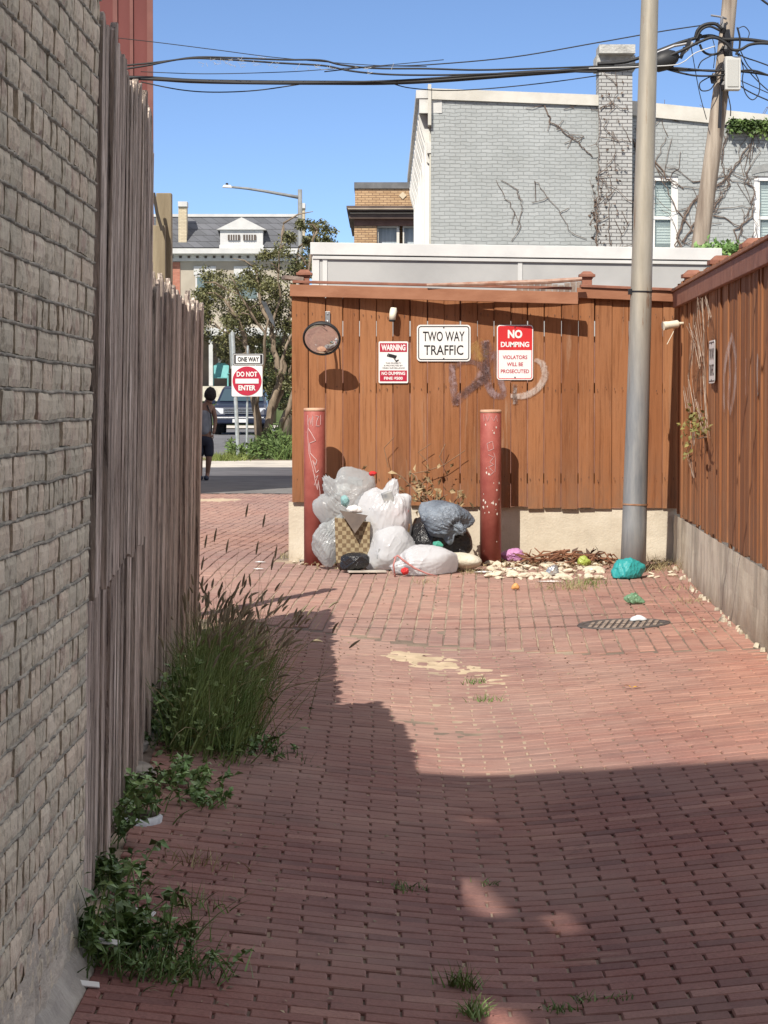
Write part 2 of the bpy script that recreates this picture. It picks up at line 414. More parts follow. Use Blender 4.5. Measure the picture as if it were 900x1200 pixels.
def wall_brick(mb, y0, y1, z0, z1, r):
    n = max(2, int((y1-y0)/.022)); m = 4
    ox = r.gauss(0, .0018); sd = r.random()*50
    sag = lambda y: .006*noise.noise(Vector((y*2.2, z0*1.3, 2)))
    vs = []
    for j in range(m+1):
        for i in range(n+1):
            u, v = i/n, j/m; y = y0+(y1-y0)*u; z = z0+(z1-z0)*v+sag(y)
            e = min(u, 1-u)*(y1-y0); f = min(v, 1-v)*(z1-z0); ed = min(e, f)
            rd = -.0045*max(0, 1-ed/.003)
            ny = .0025*noise.noise(Vector((y*9, z*9, sd)))+.0025*noise.noise(Vector((y*40, z*30, sd)))
            low = max(0, (.85-z)*1.2); low = min(1, low)
            x = wX(z)+ox*(1-low)+rd*(1-.55*low)+ny*(1+low)+.004*low
            if i in (0, n): y += .003*noise.noise(Vector((z*60, y, sd)))
            if j in (0, m): z += .003*noise.noise(Vector((y*50, z, sd)))
            vs.append((x, y, z))
    N0 = len(vs); fs = [(j*(n+1)+i, j*(n+1)+i+1, (j+1)*(n+1)+i+1, (j+1)*(n+1)+i) for j in range(m) for i in range(n)]
    # returns into the joint
    loop = [i for i in range(n+1)]+[j*(n+1)+n for j in range(1, m+1)]+[m*(n+1)+i for i in range(n-1, -1, -1)]+[j*(n+1) for j in range(m-1, 0, -1)]
    for q in loop:
        p = vs[q]; vs.append((p[0]-.03, p[1], p[2]))
    k = len(loop)
    for q in range(k): fs.append((loop[q], loop[(q+1)%k], N0+(q+1)%k, N0+q)[::-1])
    mb.add(vs, fs)
while z < 3.0:
    hdr = (r % 6 == 2); bl = .103 if hdr else .213
    y = WY1 - (0 if r % 2 else bl/2)
    first = True
    while y > (4.6 if z < 3.3 else 4.6):
        y1 = y; y0 = y-bl*(.5 if (first and r % 2 == 0) else 1)+br.gauss(0,.003)
        if first and r % 2 == 0: y1 = WY1; y0 = WY1-bl/2
        g = .010+abs(br.gauss(0,.003))
        wall_brick(mb, y0+g, y1-g, z+.005+br.gauss(0,.0012), z+CH-.005, br)
        y = y0; first = False
    # lumpy bed joint
    nb = 120; vs = []
    for i in range(nb+1):
        yy = 4.6+(WY1-4.6)*i/nb; sg = .006*noise.noise(Vector((yy*2.2, z*1.3, 2)))
        for c in range(4):
            hz = (-.008,-.003,.003,.008)[c]; o_ = (-.02,-.001,-.001,-.02)[c]
            vs.append((wX(z)+o_+.007*noise.noise(Vector((yy*26, z*9, c*.3))), yy, z+sg+hz+.003*noise.noise(Vector((yy*30, z, c)))))
    mo.add(vs, [(i*4+c, i*4+c+1, (i+1)*4+c+1, (i+1)*4+c) for i in range(nb) for c in range(3)])
    z += CH; r += 1
mb.build('wall', M_wall, lb); mo.build('mortar', M_mort2, lb, smooth=True)
# parging smeared over the lowest courses
def pz_(y): return .42+.10*noise.noise(Vector((y*3,0,5)))+.05*noise.noise(Vector((y*11,0,5)))
vs, fs = grid(lambda u, v: (wX(-.1+v*(pz_(4.6+u*3.41)+.1))+.0045*(1-.9*v**6)+.008*noise.noise(Vector((u*38, v*9, 1)))+.003*noise.noise(Vector((u*120, v*40, 1))), 4.6+u*(WY1-4.6), -.1+v*(pz_(4.6+u*3.41)+.1)), 170, 50)
mb = MB(); mb.add(vs, fs); mb.build('parging', P('grey_parging', (.32,.29,.24,1), (.54,.48,.39,1), 5, (1,.5,1), .95, .8, 45, .01), lb, smooth=True)
# end return of the wall and the long unseen run
mb = MB()
vs, fs = grid(lambda u, v: (wX(.1)+.075*(1-v)+.012*noise.noise(Vector((u*30, v*3, 1)))+.03*v*0-.0, 4.6+u*(WY1-4.6), G(-.88, 4.6+u*3.4)-.03+.10*v+.01*noise.noise(Vector((u*25, v*2, 7)))), 90, 4)
mb.add(vs, fs)
vs, fs = grid(lambda u, v: (wX(.1)+.012*noise.noise(Vector((u*30, 3, 1)))-.06*v, 4.6+u*(WY1-4.6), G(-.88, 4.6+u*3.4)+.07+.01*noise.noise(Vector((u*25, 2, 7)))+.01*v), 90, 2)
mb.add(vs, fs); mb.build('footing', M_stone, lb)

# ================================================================= LEFT FENCE
def mat_oldwood():
    m, nt, b = mk('weathered_boards')
    v1 = coords(nt, 'Position', (1,.5,.03)); v2 = coords(nt, 'Position', (1,.6,.08))
    f1 = nz(nt, v1, 48, 7, .8, .6); f2 = nz(nt, v2, 160, 4, .7)
    base = ramp(nt, island(nt), [(0, (.52,.42,.34,1)), (.35, (.64,.53,.44,1)), (.7, (.72,.61,.51,1)), (1, (.79,.71,.62,1))])
    base = mixc(nt, ramp(nt, nz(nt, coords(nt,'Position',(1,1,.4)), 4, 4), [(.4,(0,0,0,1)),(.7,(.6,.6,.6,1))]), base, (.46,.34,.28,1))
    base = mixc(nt, ramp(nt, f1, [(.34, (1,1,1,1)), (.41, (.75,.75,.75,1)), (.47, (0,0,0,1))]), base, (.045,.028,.026,1))
    base = mixc(nt, ramp(nt, f1, [(.54, (0,0,0,1)), (.66, (.65,.65,.65,1))]), base, (.78,.69,.62,1))
    base = mixc(nt, 1.0, base, ramp(nt, f2, [(.35, (.72,.7,.68,1)), (.55, (1.05,1.05,1.05,1))]), 'MULTIPLY')
    L(nt, base, b.inputs['Base Color']); b.inputs['Roughness'].default_value = .9
    bump(nt, b, ramp(nt, f1, [(.3,(0,0,0,1)), (.55,(1,1,1,1))]), 1.0, .012)
    return m
M_oldw = mat_oldwood()
M_greyw = P('grey_rail_wood', (.16,.12,.10,1), (.34,.27,.22,1), 10, (1,.1,1), .9, .6, 30)
fr = random.Random(11)
def fX(Y, z): return fenceX(Y)+.012 - 0.02*(2-z)+.045
def old_board(mb, y0, y1, zb, zt, off, th=.02, top='dog'):
    wv = [fr.gauss(0,.004) for _ in range(3)]
    def pt(y, z, o): return (fX(y, z)+off+o, y, z)
    skew = fr.gauss(0,.006)
    n = 6; vs = []
    # vertical strips: cupped front of 4 columns
    colsn = 5
    zs = [zb+(zt-zb)*k/n for k in range(n+1)]
    for k, z in enumerate(zs):
        for c in range(colsn):
            u = c/(colsn-1); y = y0+(y1-y0)*u+skew*(k/n-.5)
            zz = z
            if k == n and top == 'dog': zz -= (.03+fr.random()*.01) if c in (0, colsn-1) else fr.random()*.012
            if k == n and top == 'rough': zz -= fr.random()*.03
            if k == 0: zz += fr.uniform(-.008, .008)
            o = .006*math.sin(u*PI)*(1 if skew > 0 else -1)+.003*noise.noise(Vector((y*30, z*1.2, 0)))+wv[0]
            vs.append(pt(y, zz, o))
    M0 = len(vs)
    vs += [(p[0]-th, p[1], p[2]) for p in vs]
    fs = []
    for k in range(n):
        for c in range(colsn-1):
            a = k*colsn+c; fs.append((a, a+1, a+1+colsn, a+colsn)); fs.append((M0+a, M0+a+colsn, M0+a+1+colsn, M0+a+1))
    for k in range(n):
        for c in (0, colsn-1):
            a = k*colsn+c; q = (a, a+colsn, M0+a+colsn, M0+a); fs.append(q if c == 0 else q[::-1])
    for c in range(colsn-1):
        for k in (0, n):
            a = k*colsn+c; fs.append((a, M0+a, M0+a+1, a+1) if k == 0 else (a, a+1, M0+a+1, M0+a))
    mb.add(vs, fs)
tall = thing('tall_board_fence', (-1.0, 10, G(-1,10)), 'tall weathered board fence with a second tier of boards, next to the brick wall', 'fence')
mb = MB(); y = 8.04
while y < 11.75:
    wd = fr.choice([.088,.14,.14,.14]); gap = fr.choice([.003,.006,.012,.02])
    zt = 1.45 if y < 10.9 else 2.93+fr.gauss(0,.02)
    if abs(y-11.0) < .1: gap = .05
    old_board(mb, y, y+wd, G(-1,y)+.03+fr.gauss(0,.02), zt, fr.gauss(0,.006), top='dog')
    y += wd+gap
mb.build('lower_board', M_oldw, tall)
mb = MB(); y = 8.03
while y < 11.0:
    wd = fr.choice([.10,.14,.14]); gap = fr.choice([.002,.004,.010,.016])
    k = (y-8)/3
    old_board(mb, y, y+wd, 1.225+.05*k+fr.gauss(0,.006), 2.955+.03*k+fr.gauss(0,.018), .032+fr.gauss(0,.005), top='dog')
    y += wd+gap
mb.build('upper_board', M_oldw, tall)
mb = MB(); mb.hexa([(fX(8.03,.4)-.07,8.03,.3),(fX(8.03,.4)-.062,8.03,.3),(fX(11.7,.4)-.062,11.7,.3),(fX(11.7,.4)-.07,11.7,.3)], [(fX(8.03,2.86)-.07,8.03,2.86),(fX(8.03,2.86)-.062,8.03,2.86),(fX(11.7,2.86)-.062,11.7,2.86),(fX(11.7,2.86)-.07,11.7,2.86)]); mb.build('added_gap_panel', M_greyw, tall)  # panel added behind the boards to keep the gaps dark
mb = MB()
for z in (.6, 1.35, 2.0, 2.7):
    mb.hexa([(fX(8.05,z)-.06,8.05,z),(fX(8.05,z)-.022,8.05,z),(fX(11.7,z)-.022,11.7,z),(fX(11.7,z)-.06,11.7,z)], [(fX(8.05,z)-.06,8.05,z+.09),(fX(8.05,z)-.022,8.05,z+.09),(fX(11.7,z)-.022,11.7,z+.09),(fX(11.7,z)-.06,11.7,z+.09)])
mb.build('rail', M_greyw, tall)
for yy in (8.3, 11.6):
    mb = MB(); mb.box((fX(yy,1.5)-.12, yy, 1.5), (.1,.1,2.9)); mb.build('post', M_greyw, tall, bevel=.006)
low = thing('low_board_fence', (-1.1, 14, G(-1.1,14)), 'lower weathered picket fence with pointed pale tips, beyond the taller boards', 'fence')
mb = MB(); y = 11.82
while y < 16.95:
    wd = fr.choice([.085,.09,.14,.14]); gap = fr.choice([.002,.005,.010,.02])
    old_board(mb, y, y+wd, G(-1.1,y)+.03+fr.gauss(0,.02), 2.37+.04*(y-12)/5+fr.gauss(0,.022), fr.gauss(0,.008), top='dog')
    y += wd+gap
mb.build('board', M_oldw, low)
mb = MB()
for z in (.7, 1.9):
    mb.hexa([(fX(11.8,z)-.06,11.8,z),(fX(11.8,z)-.022,11.8,z),(fX(17,z)-.022,17,z),(fX(17,z)-.06,17,z)], [(fX(11.8,z)-.06,11.8,z+.09),(fX(11.8,z)-.022,11.8,z+.09),(fX(17,z)-.022,17,z+.09),(fX(17,z)-.06,17,z+.09)])
mb.build('rail', M_greyw, low)
for yy in (12.0, 14.4, 16.9):
    mb = MB(); mb.box((fX(yy,1.2)-.12, yy, 1.2), (.1,.1,2.3)); mb.build('post', M_greyw, low, bevel=.006)
# tan timber post behind the fence
M_tan = P('raw_timber', (.22,.175,.11,1), (.36,.30,.20,1), 9, (1,1,.12), .85, .5, 60, isl=.15)
p = at(191, 325, 17.8)
tp = thing('timber_post', (p.x, p.y, G(p.x, p.y)), 'tall unpainted timber post standing behind the low weathered fence', 'post')
z1 = at(191, 226, 17.8).z
mb = MB(); mb.b2((at(183,300,17.8).x, 17.8, G(-1.4,17.8)), (at(201,300,17.8).x, 17.9, z1)); mb.build('post', M_tan, tp, bevel=.006)
mb = MB(); mb.b2((at(176,300,17.75).x, 17.72, G(-1.4,17.8)), (at(194,300,17.75).x, 17.795, at(190,265,17.8).z)); mb.build('side_board', M_tan, tp, bevel=.004)
mb = MB(); mb.tube([at(180,226,17.65), at(184,250,17.65), at(190,270,17.66)], .012, 6); mb.build('brace', P('dark_wood', (.05,.04,.03,1)), tp)
# brick pier glimpsed at the end of the tall boards
M_rb = P('red_brick_plain', (.30,.10,.07,1), (.42,.18,.12,1), 12, rough=.9, bs=.5, isl=.3)
# ================================================================= BROWN FENCES
def mat_stain():
    m, nt, b = mk('stained_boards')
    f1 = nz(nt, coords(nt, 'Position', (1,1,.05)), 45, 5, .7, .3)
    f2 = nz(nt, coords(nt, 'Position', (1,1,.3)), 3.0, 5, .6)
    base = ramp(nt, island(nt), [(0, (.205,.080,.032,1)), (.4, (.25,.100,.040,1)), (.75, (.285,.120,.050,1)), (1, (.32,.142,.062,1))])
    base = mixc(nt, ramp(nt, f2, [(.45, (0,0,0,1)), (.75, (.45,.45,.45,1))]), base, (.34,.17,.09,1))
    base = mixc(nt, 1.0, base, ramp(nt, f1, [(.33, (.68,.62,.58,1)), (.5, (1,1,1,1)), (.75, (1.12,1.1,1.08,1))]), 'MULTIPLY')
    vo = N(nt, 'ShaderNodeTexVoronoi'); vo.inputs['Scale'].default_value = 2.6; L(nt, coords(nt, 'Position', (2.2,2.2,1)), vo.inputs['Vector'])
    base = mixc(nt, ramp(nt, vo.outputs['Distance'], [(0, (.8,.8,.8,1)), (.035, (.7,.7,.7,1)), (.06, (0,0,0,1))]), base, (.12,.045,.02,1))
    f4 = nz(nt, coords(nt, 'Position', (1,1,.5)), 9, 6, .75)
    base = mixc(nt, ramp(nt, f4, [(.68, (0,0,0,1)), (.78, (.6,.6,.6,1))]), base, (.17,.085,.05,1))
    # greyed, splashed feet of the boards
    g = N(nt, 'ShaderNodeNewGeometry'); sx = N(nt, 'ShaderNodeSeparateXYZ'); L(nt, g.outputs['Position'], sx.inputs[0])
    mr = N(nt, 'ShaderNodeMapRange'); L(nt, sx.outputs[2], mr.inputs[0]); mr.inputs[1].default_value = 1.5; mr.inputs[2].default_value = .9; mr.inputs[3].default_value = 0; mr.inputs[4].default_value = .55
    mu = N(nt, 'ShaderNodeMath', operation='MULTIPLY'); L(nt, mr.outputs[0], mu.inputs[0]); L(nt, ramp(nt, nz(nt, coords(nt,'Position',(1,1,.35)), 12, 6, .7), [(.38,(0,0,0,1)),(.6,(1,1,1,1))]), mu.inputs[1])
    base = mixc(nt, mu.outputs[0], base, (.17,.10,.065,1))
    f6 = nz(nt, coords(nt, 'Position', (1,1,.06)), 16, 5, .7, .4); base = mixc(nt, ramp(nt, f6, [(.60,(0,0,0,1)),(.70,(.5,.5,.5,1))]), base, (.34,.22,.145,1))
    L(nt, base, b.inputs['Base Color']); b.inputs['Roughness'].default_value = .75; b.inputs['Specular IOR Level'].default_value = .25
    bump(nt, b, f1, .5, .006)
    return m
M_stain = mat_stain()
M_trim = P('stained_trim', (.25,.10,.048,1), (.33,.15,.08,1), 8, (.4,1,1), .7, .4, 40, .004)
M_trimd = P('dark_stained_trim', (.20,.075,.045,1), (.28,.12,.075,1), 9, rough=.7, bs=.4, bsc=40, bd=.004)
def mat_base():
    m, nt, b = mk('stained_concrete')
    f1 = nz(nt, coords(nt, 'Position', (1,1,1)), 2.6, 6, .65); f2 = nz(nt, coords(nt, 'Position', (1,.40,.10)), 8, 6, .7, .5); f3 = nz(nt, coords(nt, 'Position'), 60, 4)
    base = ramp(nt, f1, [(.3, (.44,.385,.30,1)), (.5, (.56,.50,.395,1)), (.7, (.64,.585,.48,1))])
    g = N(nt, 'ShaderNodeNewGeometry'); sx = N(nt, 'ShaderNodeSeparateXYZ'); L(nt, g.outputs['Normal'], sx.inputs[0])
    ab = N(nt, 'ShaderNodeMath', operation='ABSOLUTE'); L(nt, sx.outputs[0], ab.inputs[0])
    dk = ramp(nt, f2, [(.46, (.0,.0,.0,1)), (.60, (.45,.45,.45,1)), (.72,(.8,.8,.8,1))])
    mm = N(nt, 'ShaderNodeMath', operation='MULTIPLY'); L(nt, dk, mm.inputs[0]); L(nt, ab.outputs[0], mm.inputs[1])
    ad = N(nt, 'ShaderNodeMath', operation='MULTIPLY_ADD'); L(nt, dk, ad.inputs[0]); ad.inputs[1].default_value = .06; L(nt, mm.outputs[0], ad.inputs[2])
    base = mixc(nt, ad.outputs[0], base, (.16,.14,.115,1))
    sz_ = N(nt, 'ShaderNodeMath', operation='MULTIPLY_ADD'); L(nt, nz(nt, coords(nt, 'Position', (1,1,.5)), 7, 6, .7), sz_.inputs[0]); sz_.inputs[1].default_value = .45; L(nt, sx.outputs[2], sz_.inputs[2])
    sx2 = N(nt, 'ShaderNodeSeparateXYZ'); L(nt, g.outputs['Position'], sx2.inputs[0]); L(nt, sx2.outputs[2], sz_.inputs[2])
    base = mixc(nt, ramp(nt, sz_.outputs[0], [(.66, (.7,.7,.7,1)), (.82, (0,0,0,1))]), base, (.27,.20,.14,1))
    L(nt, base, b.inputs['Base Color']); b.inputs['Roughness'].default_value = .93
    bump(nt, b, mixc(nt, .4, f3, f2), .5, .012)
    return m
M_base = mat_base()
FY = 22.66
cr = random.Random(21)
def brown_board(mb, x0, x1, zb, zt, y, off=0):
    # a board facing the alley with eased edges, slightly cupped
    lean = cr.gauss(0, .002); o = off+max(-.005, min(.005, cr.gauss(0, .0028))); c = .0045
    for k in range(1):
        vs = []
        for z in (zb+cr.gauss(0,.006), zt):
            e = lean if z == zt else 0
            vs += [(x0+e, y+o+.02, z), (x0+e, y+o+c, z), (x0+c+e, y+o, z), (x1-c+e, y+o, z), (x1+e, y+o+c, z), (x1+e, y+o+.02, z)]
        mb.add(vs, [(i, (i+1)%6, 6+(i+1)%6, 6+i) for i in range(6)]+[tuple(range(6))[::-1], tuple(range(6,12))])
def X_(px, Y): return (px-450)/FOC*Y
bf = thing('back_board_fence', (.8, FY, .45), 'brown stained board fence facing the camera, carrying the mirror and three signs', 'fence')
mb = MB(); px = 342.0
while px < 684:
    nx = px+19.6+cr.gauss(0,.3)
    zb = .995-.055*(px-342)/340
    brown_board(mb, X_(px, FY)+.0026, X_(nx, FY)-.0026-abs(cr.gauss(0,.0015)), zb, 2.72-.03*(px-342)/340, FY)
    px = nx
mb.build('board', M_stain, bf)
mb = MB(); x = X_(px, FY)
while x < 2.42:
    wd = .139+cr.gauss(0,.003)
    brown_board(mb, x+.001, min(x+wd-.001-abs(cr.gauss(0,.0018)), 2.445), .945, 2.74, FY, .012)
    x += wd
mb.build('board', M_stain, bf)
# nail heads with short rust runs
mb = MB(); q = 342.0
for k in range(32):
    for z in (1.19, 1.94, 2.55):
        for e_ in (.25, .75):
            if cr.random() < .12: continue
            x = X_(342+19.6*(k+e_), FY)+cr.gauss(0,.004); zz = z+cr.gauss(0,.012); y = FY-.0062; s_ = .0035; l_ = cr.uniform(.004,.03)
            mb.add([(x-s_,y,zz),(x,y,zz-s_-l_),(x+s_,y,zz),(x,y,zz+s_)], [(0,1,2,3)])
if True: tag(mb.build('nail_heads', P('rusty_nail', (.06,.03,.02,1), (.13,.06,.035,1), 30, rough=.8), bf), kind='stuff')
# rails behind, header boards in front
mb = MB()
for z in (1.15, 1.9): mb.b2((X_(343,FY), FY+.04, z), (2.44, FY+.078, z+.085))
mb.b2((X_(343,FY), FY+.04, 2.5), (2.44, FY+.07, 2.69))
mb.build('rail', M_trimd, bf)
def skew_bar(mb, a, b, d0, d1, h, th):   # board from a to b (top front edge points), lying d0..d1 proud
    a = Vector(a); b = Vector(b)
    B = [a+Vector((0,-d0,-h)), b+Vector((0,-d1,-h)), b+Vector((0,-d1+th,-h)), a+Vector((0,-d0+th,-h))]
    T = [p+Vector((0,0,h)) for p in B]
    mb.hexa(B, T)
A = at(339.5, 333, FY-.06); B = at(677, 343.5, FY-.06)
mb = MB(); skew_bar(mb, (A.x, FY, A.z), (B.x-.01, FY, B.z), .035, .25, .098, .035); mb.build('header_board', M_trim, bf, bevel=.003)
mb = MB()   # thin lath above it
skew_bar(mb, (A.x+.02, FY+.02, A.z+.035), (B.x-.05, FY+.02, B.z+.05), .02, .12, .022, .06); mb.build('lath', M_trimd, bf, bevel=.003)
mb = MB()
mb.tube([at(500,334,22.5), at(560,332.5,22.5), at(640,330,22.5), at(682,327,22.5)], [.012,.018,.02,.018], 7); mb.build('loose_strip', P('faded_strip', (.30,.15,.10,1), (.45,.33,.26,1), 14, rough=.8), bf)
A = at(676, 337, FY-.03); B = at(799, 342, FY-.03)
mb = MB(); skew_bar(mb, (A.x, FY, A.z), (B.x, FY, B.z), .045, .035, .085, .033); mb.build('header_board', M_trim, bf, bevel=.003)
mb = MB(); skew_bar(mb, (A.x+.03, FY+.02, A.z+.025), (B.x+.03, FY+.02, B.z+.025), .08, .08, .023, .16); mb.build('cap_rail', M_trimd, bf, bevel=.003)
def post_cap(px, ptop, Y, w, parent, mat=None, base=.4, cap=True):
    x = X_(px, Y); zt = at(px, ptop, Y).z; mat = mat or M_trimd
    mb = MB(); mb.b2((x-w*.36, Y-w*.36, base), (x+w*.36, Y+w*.36, zt-w*.55)); po = mb.build('post', mat, parent, bevel=.004)
    if cap:
        mb = MB(); mb.b2((x-w*.42, Y-w*.42, zt-w*.55), (x+w*.42, Y+w*.42, zt-w*.42)); mb.b2((x-w*.58, Y-w*.58, zt-w*.418), (x+w*.58, Y+w*.58, zt-w*.22)); mb.box((x, Y, zt-w*.11), (w*.98, w*.98, w*.21), taper=.55)
        mb.build('post_cap', mat, po, bevel=.003)
    return po
post_cap(357, 316, FY+.12, .115, bf); post_cap(687, 318, FY+.10, .115, bf)
mb = MB(); A = at(337, 326, FY+.1); mb.box((A.x+.04, FY+.12, A.z), (.16,.16,.03), (0,.1,.2)); mb.build('loose_cap', M_greyw, bf)
mb = MB()   # grey weathered board tops behind header
for q in range(11):
    px = 608+q*7; x = X_(px, FY+.09); mb.b2((x-.022, FY+.075, 2.6), (x+.022, FY+.092, at(px, 332-.0*q+cr.gauss(0,1), FY+.09).z))
mb.build('rear_board', M_greyw, bf)
bw = thing('back_retaining_wall', (.8, FY, .45), 'low cream concrete wall under the board fence facing the camera', 'wall')
vs, fs = grid(lambda u, v: (X_(338,FY)+u*(2.47-X_(338,FY)), FY+.035+.006*noise.noise(Vector((u*16, v*4, 3))), .30+v*(.70-.055*min(1,u*1.3)) +(.008*noise.noise(Vector((u*40, 0, 9))) if v == 1 else 0)), 120, 8)
mb = MB(); mb.add(vs, fs)
x0 = X_(338, FY); mb.b2((x0, FY+.05, .2), (2.47, FY+.25, .93)); mb.prism([(x0+.0,FY+.034,.3),(x0+.0,FY+.25,.3),(x0+.0,FY+.25,1.0),(x0+.0,FY+.034,1.0)], (.004,0,0))
mb.build('wall', M_base, bw)
# ---------------- right fence
rf = thing('right_board_fence', (2.35, 19, .45), 'brown stained board fence running along the right side towards the camera', 'fence')
def rX(Y, z=0): return wallX(Y)
mb = MB(); y = FY-.02
while y > 12.6:
    wd = .139+cr.gauss(0,.003); gap = abs(cr.gauss(0,.002))+.002
    g0 = y-wd
    zb = .90-.055*(FY-y)/6+cr.gauss(0,.012); o = cr.gauss(0,.005); tw = cr.gauss(0,.006)
    split = abs(y-18.75) < .08
    yt = y-.0
    vs = []
    for z, e in ((zb, 0), (2.80, 0)):
        for Y, X in ((y, .02), (y, .002), (y-.004, 0), (g0+gap+.004, tw), (g0+gap, tw+.003), (g0+gap, tw+.02)):
            YY = Y
            if split and z == zb: YY = Y+.05*(1 if Y > g0+wd/2 else .9)
            vs.append((rX(YY)-.03+X+o, YY, z))
    mb.add(vs, [(i, 6+i, 6+(i+1)%6, (i+1)%6) for i in range(6)]+[tuple(range(6)), tuple(range(6,12))[::-1]])
    y = g0
mb.build('board', M_stain, rf)
def rbar(mb, y0, y1, z0, z1, h, d, th):
    mb.hexa([(rX(y0)-d, y0, z0-h), (rX(y1)-d, y1, z1-h), (rX(y1)-d+th, y1, z1-h), (rX(y0)-d+th, y0, z0-h)], [(rX(y0)-d, y0, z0), (rX(y1)-d, y1, z1), (rX(y1)-d+th, y1, z1), (rX(y0)-d+th, y0, z0)])
mb = MB()
zA = at(797, 338, FY).z; zB = at(900, 286, 16.3).z+.02
for (ya, yb) in ((22.62, 20.2), (20.19, 17.75), (17.74, 15.3), (15.29, 12.7)):
    f = lambda y: zA+.0+(zB-zA)*min(1.3, (FY-y)/(FY-16.3)); rbar(mb, ya, yb, f(ya)-.035, f(yb)-.035, .13, .07, .036)
mb.build('header_board', M_trimd, rf, bevel=.004)
mb = MB()
for (ya, yb) in ((22.6, 20.2), (20.19, 17.75), (17.74, 15.3), (15.29, 12.7)): rbar(mb, ya, yb, f(ya)-.009, f(yb)-.009, .024, .085, .15)
mb.build('cap_rail', M_trim, rf, bevel=.003)
mb = MB()
for z in (1.1, 1.9, 2.5): rbar(mb, 22.6, 12.7, z, z, .085, -.005, .04)
mb.build('rail', M_trimd, rf)
for px, pt, Y in ((811, 316.5, 21.9), (844, 299.5, 19.9), (883, 279, 18.0)):
    post_cap(px, pt, Y, .15 if Y > 21 else .16, rf)
rw = thing('right_retaining_wall', (2.4, 19, .3), 'streaked concrete wall below the right hand fence, with a crumbling kerb at its foot', 'wall')
vs, fs = grid(lambda u, v: (rX(FY-u*10.2)-.045+.010*noise.noise(Vector((u*40, v*4, 3)))-.02*(1-v), FY+.03-u*10.2, .15+v*(.745-.05*u*1.7)), 160, 8)
mb = MB(); mb.add(vs, [f_[::-1] for f_ in fs])
mb.hexa([(rX(FY)-.02,FY+.2,.1),(rX(12.5)-.02,12.5,.1),(rX(12.5)+.2,12.5,.1),(rX(FY)+.2,FY+.2,.1)], [(rX(FY)-.03,FY+.2,.86),(rX(12.5)-.03,12.5,.78),(rX(12.5)+.2,12.5,.78),(rX(FY)+.2,FY+.2,.86)])
mb.build('wall', M_base, rw)
mb = MB()
for k in range(60):
    y = 22.3-k*.155+cr.gauss(0,.03); s_ = cr.uniform(.015,.055)
    if cr.random() < .35: continue
    mb.box((rX(y)-.09+cr.gauss(0,.012), y, G(rX(y)-.1,y)+.008), (s_*.7, s_*1.5, .03), (cr.gauss(0,.15), cr.gauss(0,.15), cr.gauss(0,.3)), taper=.75)
mb.build('crumbling_kerb', P('pale_rubble', (.36,.31,.23,1), (.58,.52,.41,1), 20, rough=.95, bs=.6, bsc=60), rw, bevel=.004)
# ---------------- graffiti and stains on the fences
def stroke(name, pts, wds, mat, parent, nrm=(0,-1,0), sub=8, jit=.003):
    # ribbon of spray paint lying just proud of the boards
    P_ = [Vector(p) for p in pts]; out = []; ow = []
    for i in range(len(P_)-1):
        p0 = P_[max(i-1,0)]; p1 = P_[i]; p2 = P_[i+1]; p3 = P_[min(i+2,len(P_)-1)]
        for k in range(sub):
            t = k/sub
            out.append(.5*((2*p1)+(-p0+p2)*t+(2*p0-5*p1+4*p2-p3)*t*t+(-p0+3*p1-3*p2+p3)*t*t*t)); ow.append(wds[i]+(wds[i+1]-wds[i])*t)
    out.append(P_[-1]); ow.append(wds[-1])
    nrm = Vector(nrm); vs = []; n = len(out)
    for i, p in enumerate(out):
        t = (out[min(i+1,n-1)]-out[max(i-1,0)]).normalized(); sd = t.cross(nrm).normalized()
        for c in range(5):
            a = (c/4-.5)*ow[i]*1.35; vs.append(p+sd*(a+(rnd.gauss(0, jit) if c in (0,4) else 0)))
    fs = [(i*5+c, i*5+c+1, (i+1)*5+c+1, (i+1)*5+c) for i in range(n-1) for c in range(4)]
    mb = MB(); mb.add(vs, fs); o = mb.build(name, mat, parent)
    at_ = o.data.attributes.new('cover', 'FLOAT', 'POINT'); at_.data.foreach_set('value', [(0,.8,1,.8,0)[c]*(0 if i in (0, n-1) else 1) for i in range(n) for c in range(5)]); return o
def spray(name, colr, dens=.5, sc=18, col2=None):
    m, nt, b = mk(name)
    f = nz(nt, coords(nt, 'Position', (1,1,.6)), sc, 6, .75); f2 = nz(nt, coords(nt, 'Position', (1,1,.1)), 60, 4, .7)
    ad = mixc(nt, .4, f, f2)
    a = ramp(nt, ad, [(dens-.10, (0,0,0,1)), (dens+.12, (.70,.70,.70,1))])
    av = N(nt, 'ShaderNodeAttribute'); av.attribute_name = 'cover'; am = N(nt, 'ShaderNodeMath', operation='MULTIPLY'); L(nt, a, am.inputs[0]); L(nt, ramp(nt, av.outputs['Fac'], [(.1,(0,0,0,1)),(.75,(1,1,1,1))]), am.inputs[1])
    L(nt, am.outputs[0], b.inputs['Alpha']); b.inputs['Base Color'].default_value = colr; b.inputs['Roughness'].default_value = .6
    if col2: L(nt, mixc(nt, ramp(nt, f, [(.45,(0,0,0,1)),(.6,(1,1,1,1))]), colr, col2), b.inputs['Base Color'])
    return m
S_pur = spray('purple_overspray', (.17,.09,.085,1), .44, 16, (.34,.24,.24,1)); S_dk = spray('dark_overspray', (.10,.05,.045,1), .46, 22, (.22,.13,.12,1))
S_wh = spray('white_spray', (.55,.46,.40,1), .44, 24); S_yl = spray('yellow_stain', (.45,.27,.08,1), .50, 12)
gy = FY-.010
g = lambda x, y: at(x, y, gy)
stroke('graffiti', [g(529,425), g(531,450), g(534,476)], [.05,.06,.05], S_pur, bf)
stroke('graffiti', [g(530,430), g(545,424), g(560,426), g(570,440), g(556,452), g(540,462), g(531,472)], [.05,.04,.05,.07,.06,.05,.04], S_dk, bf)
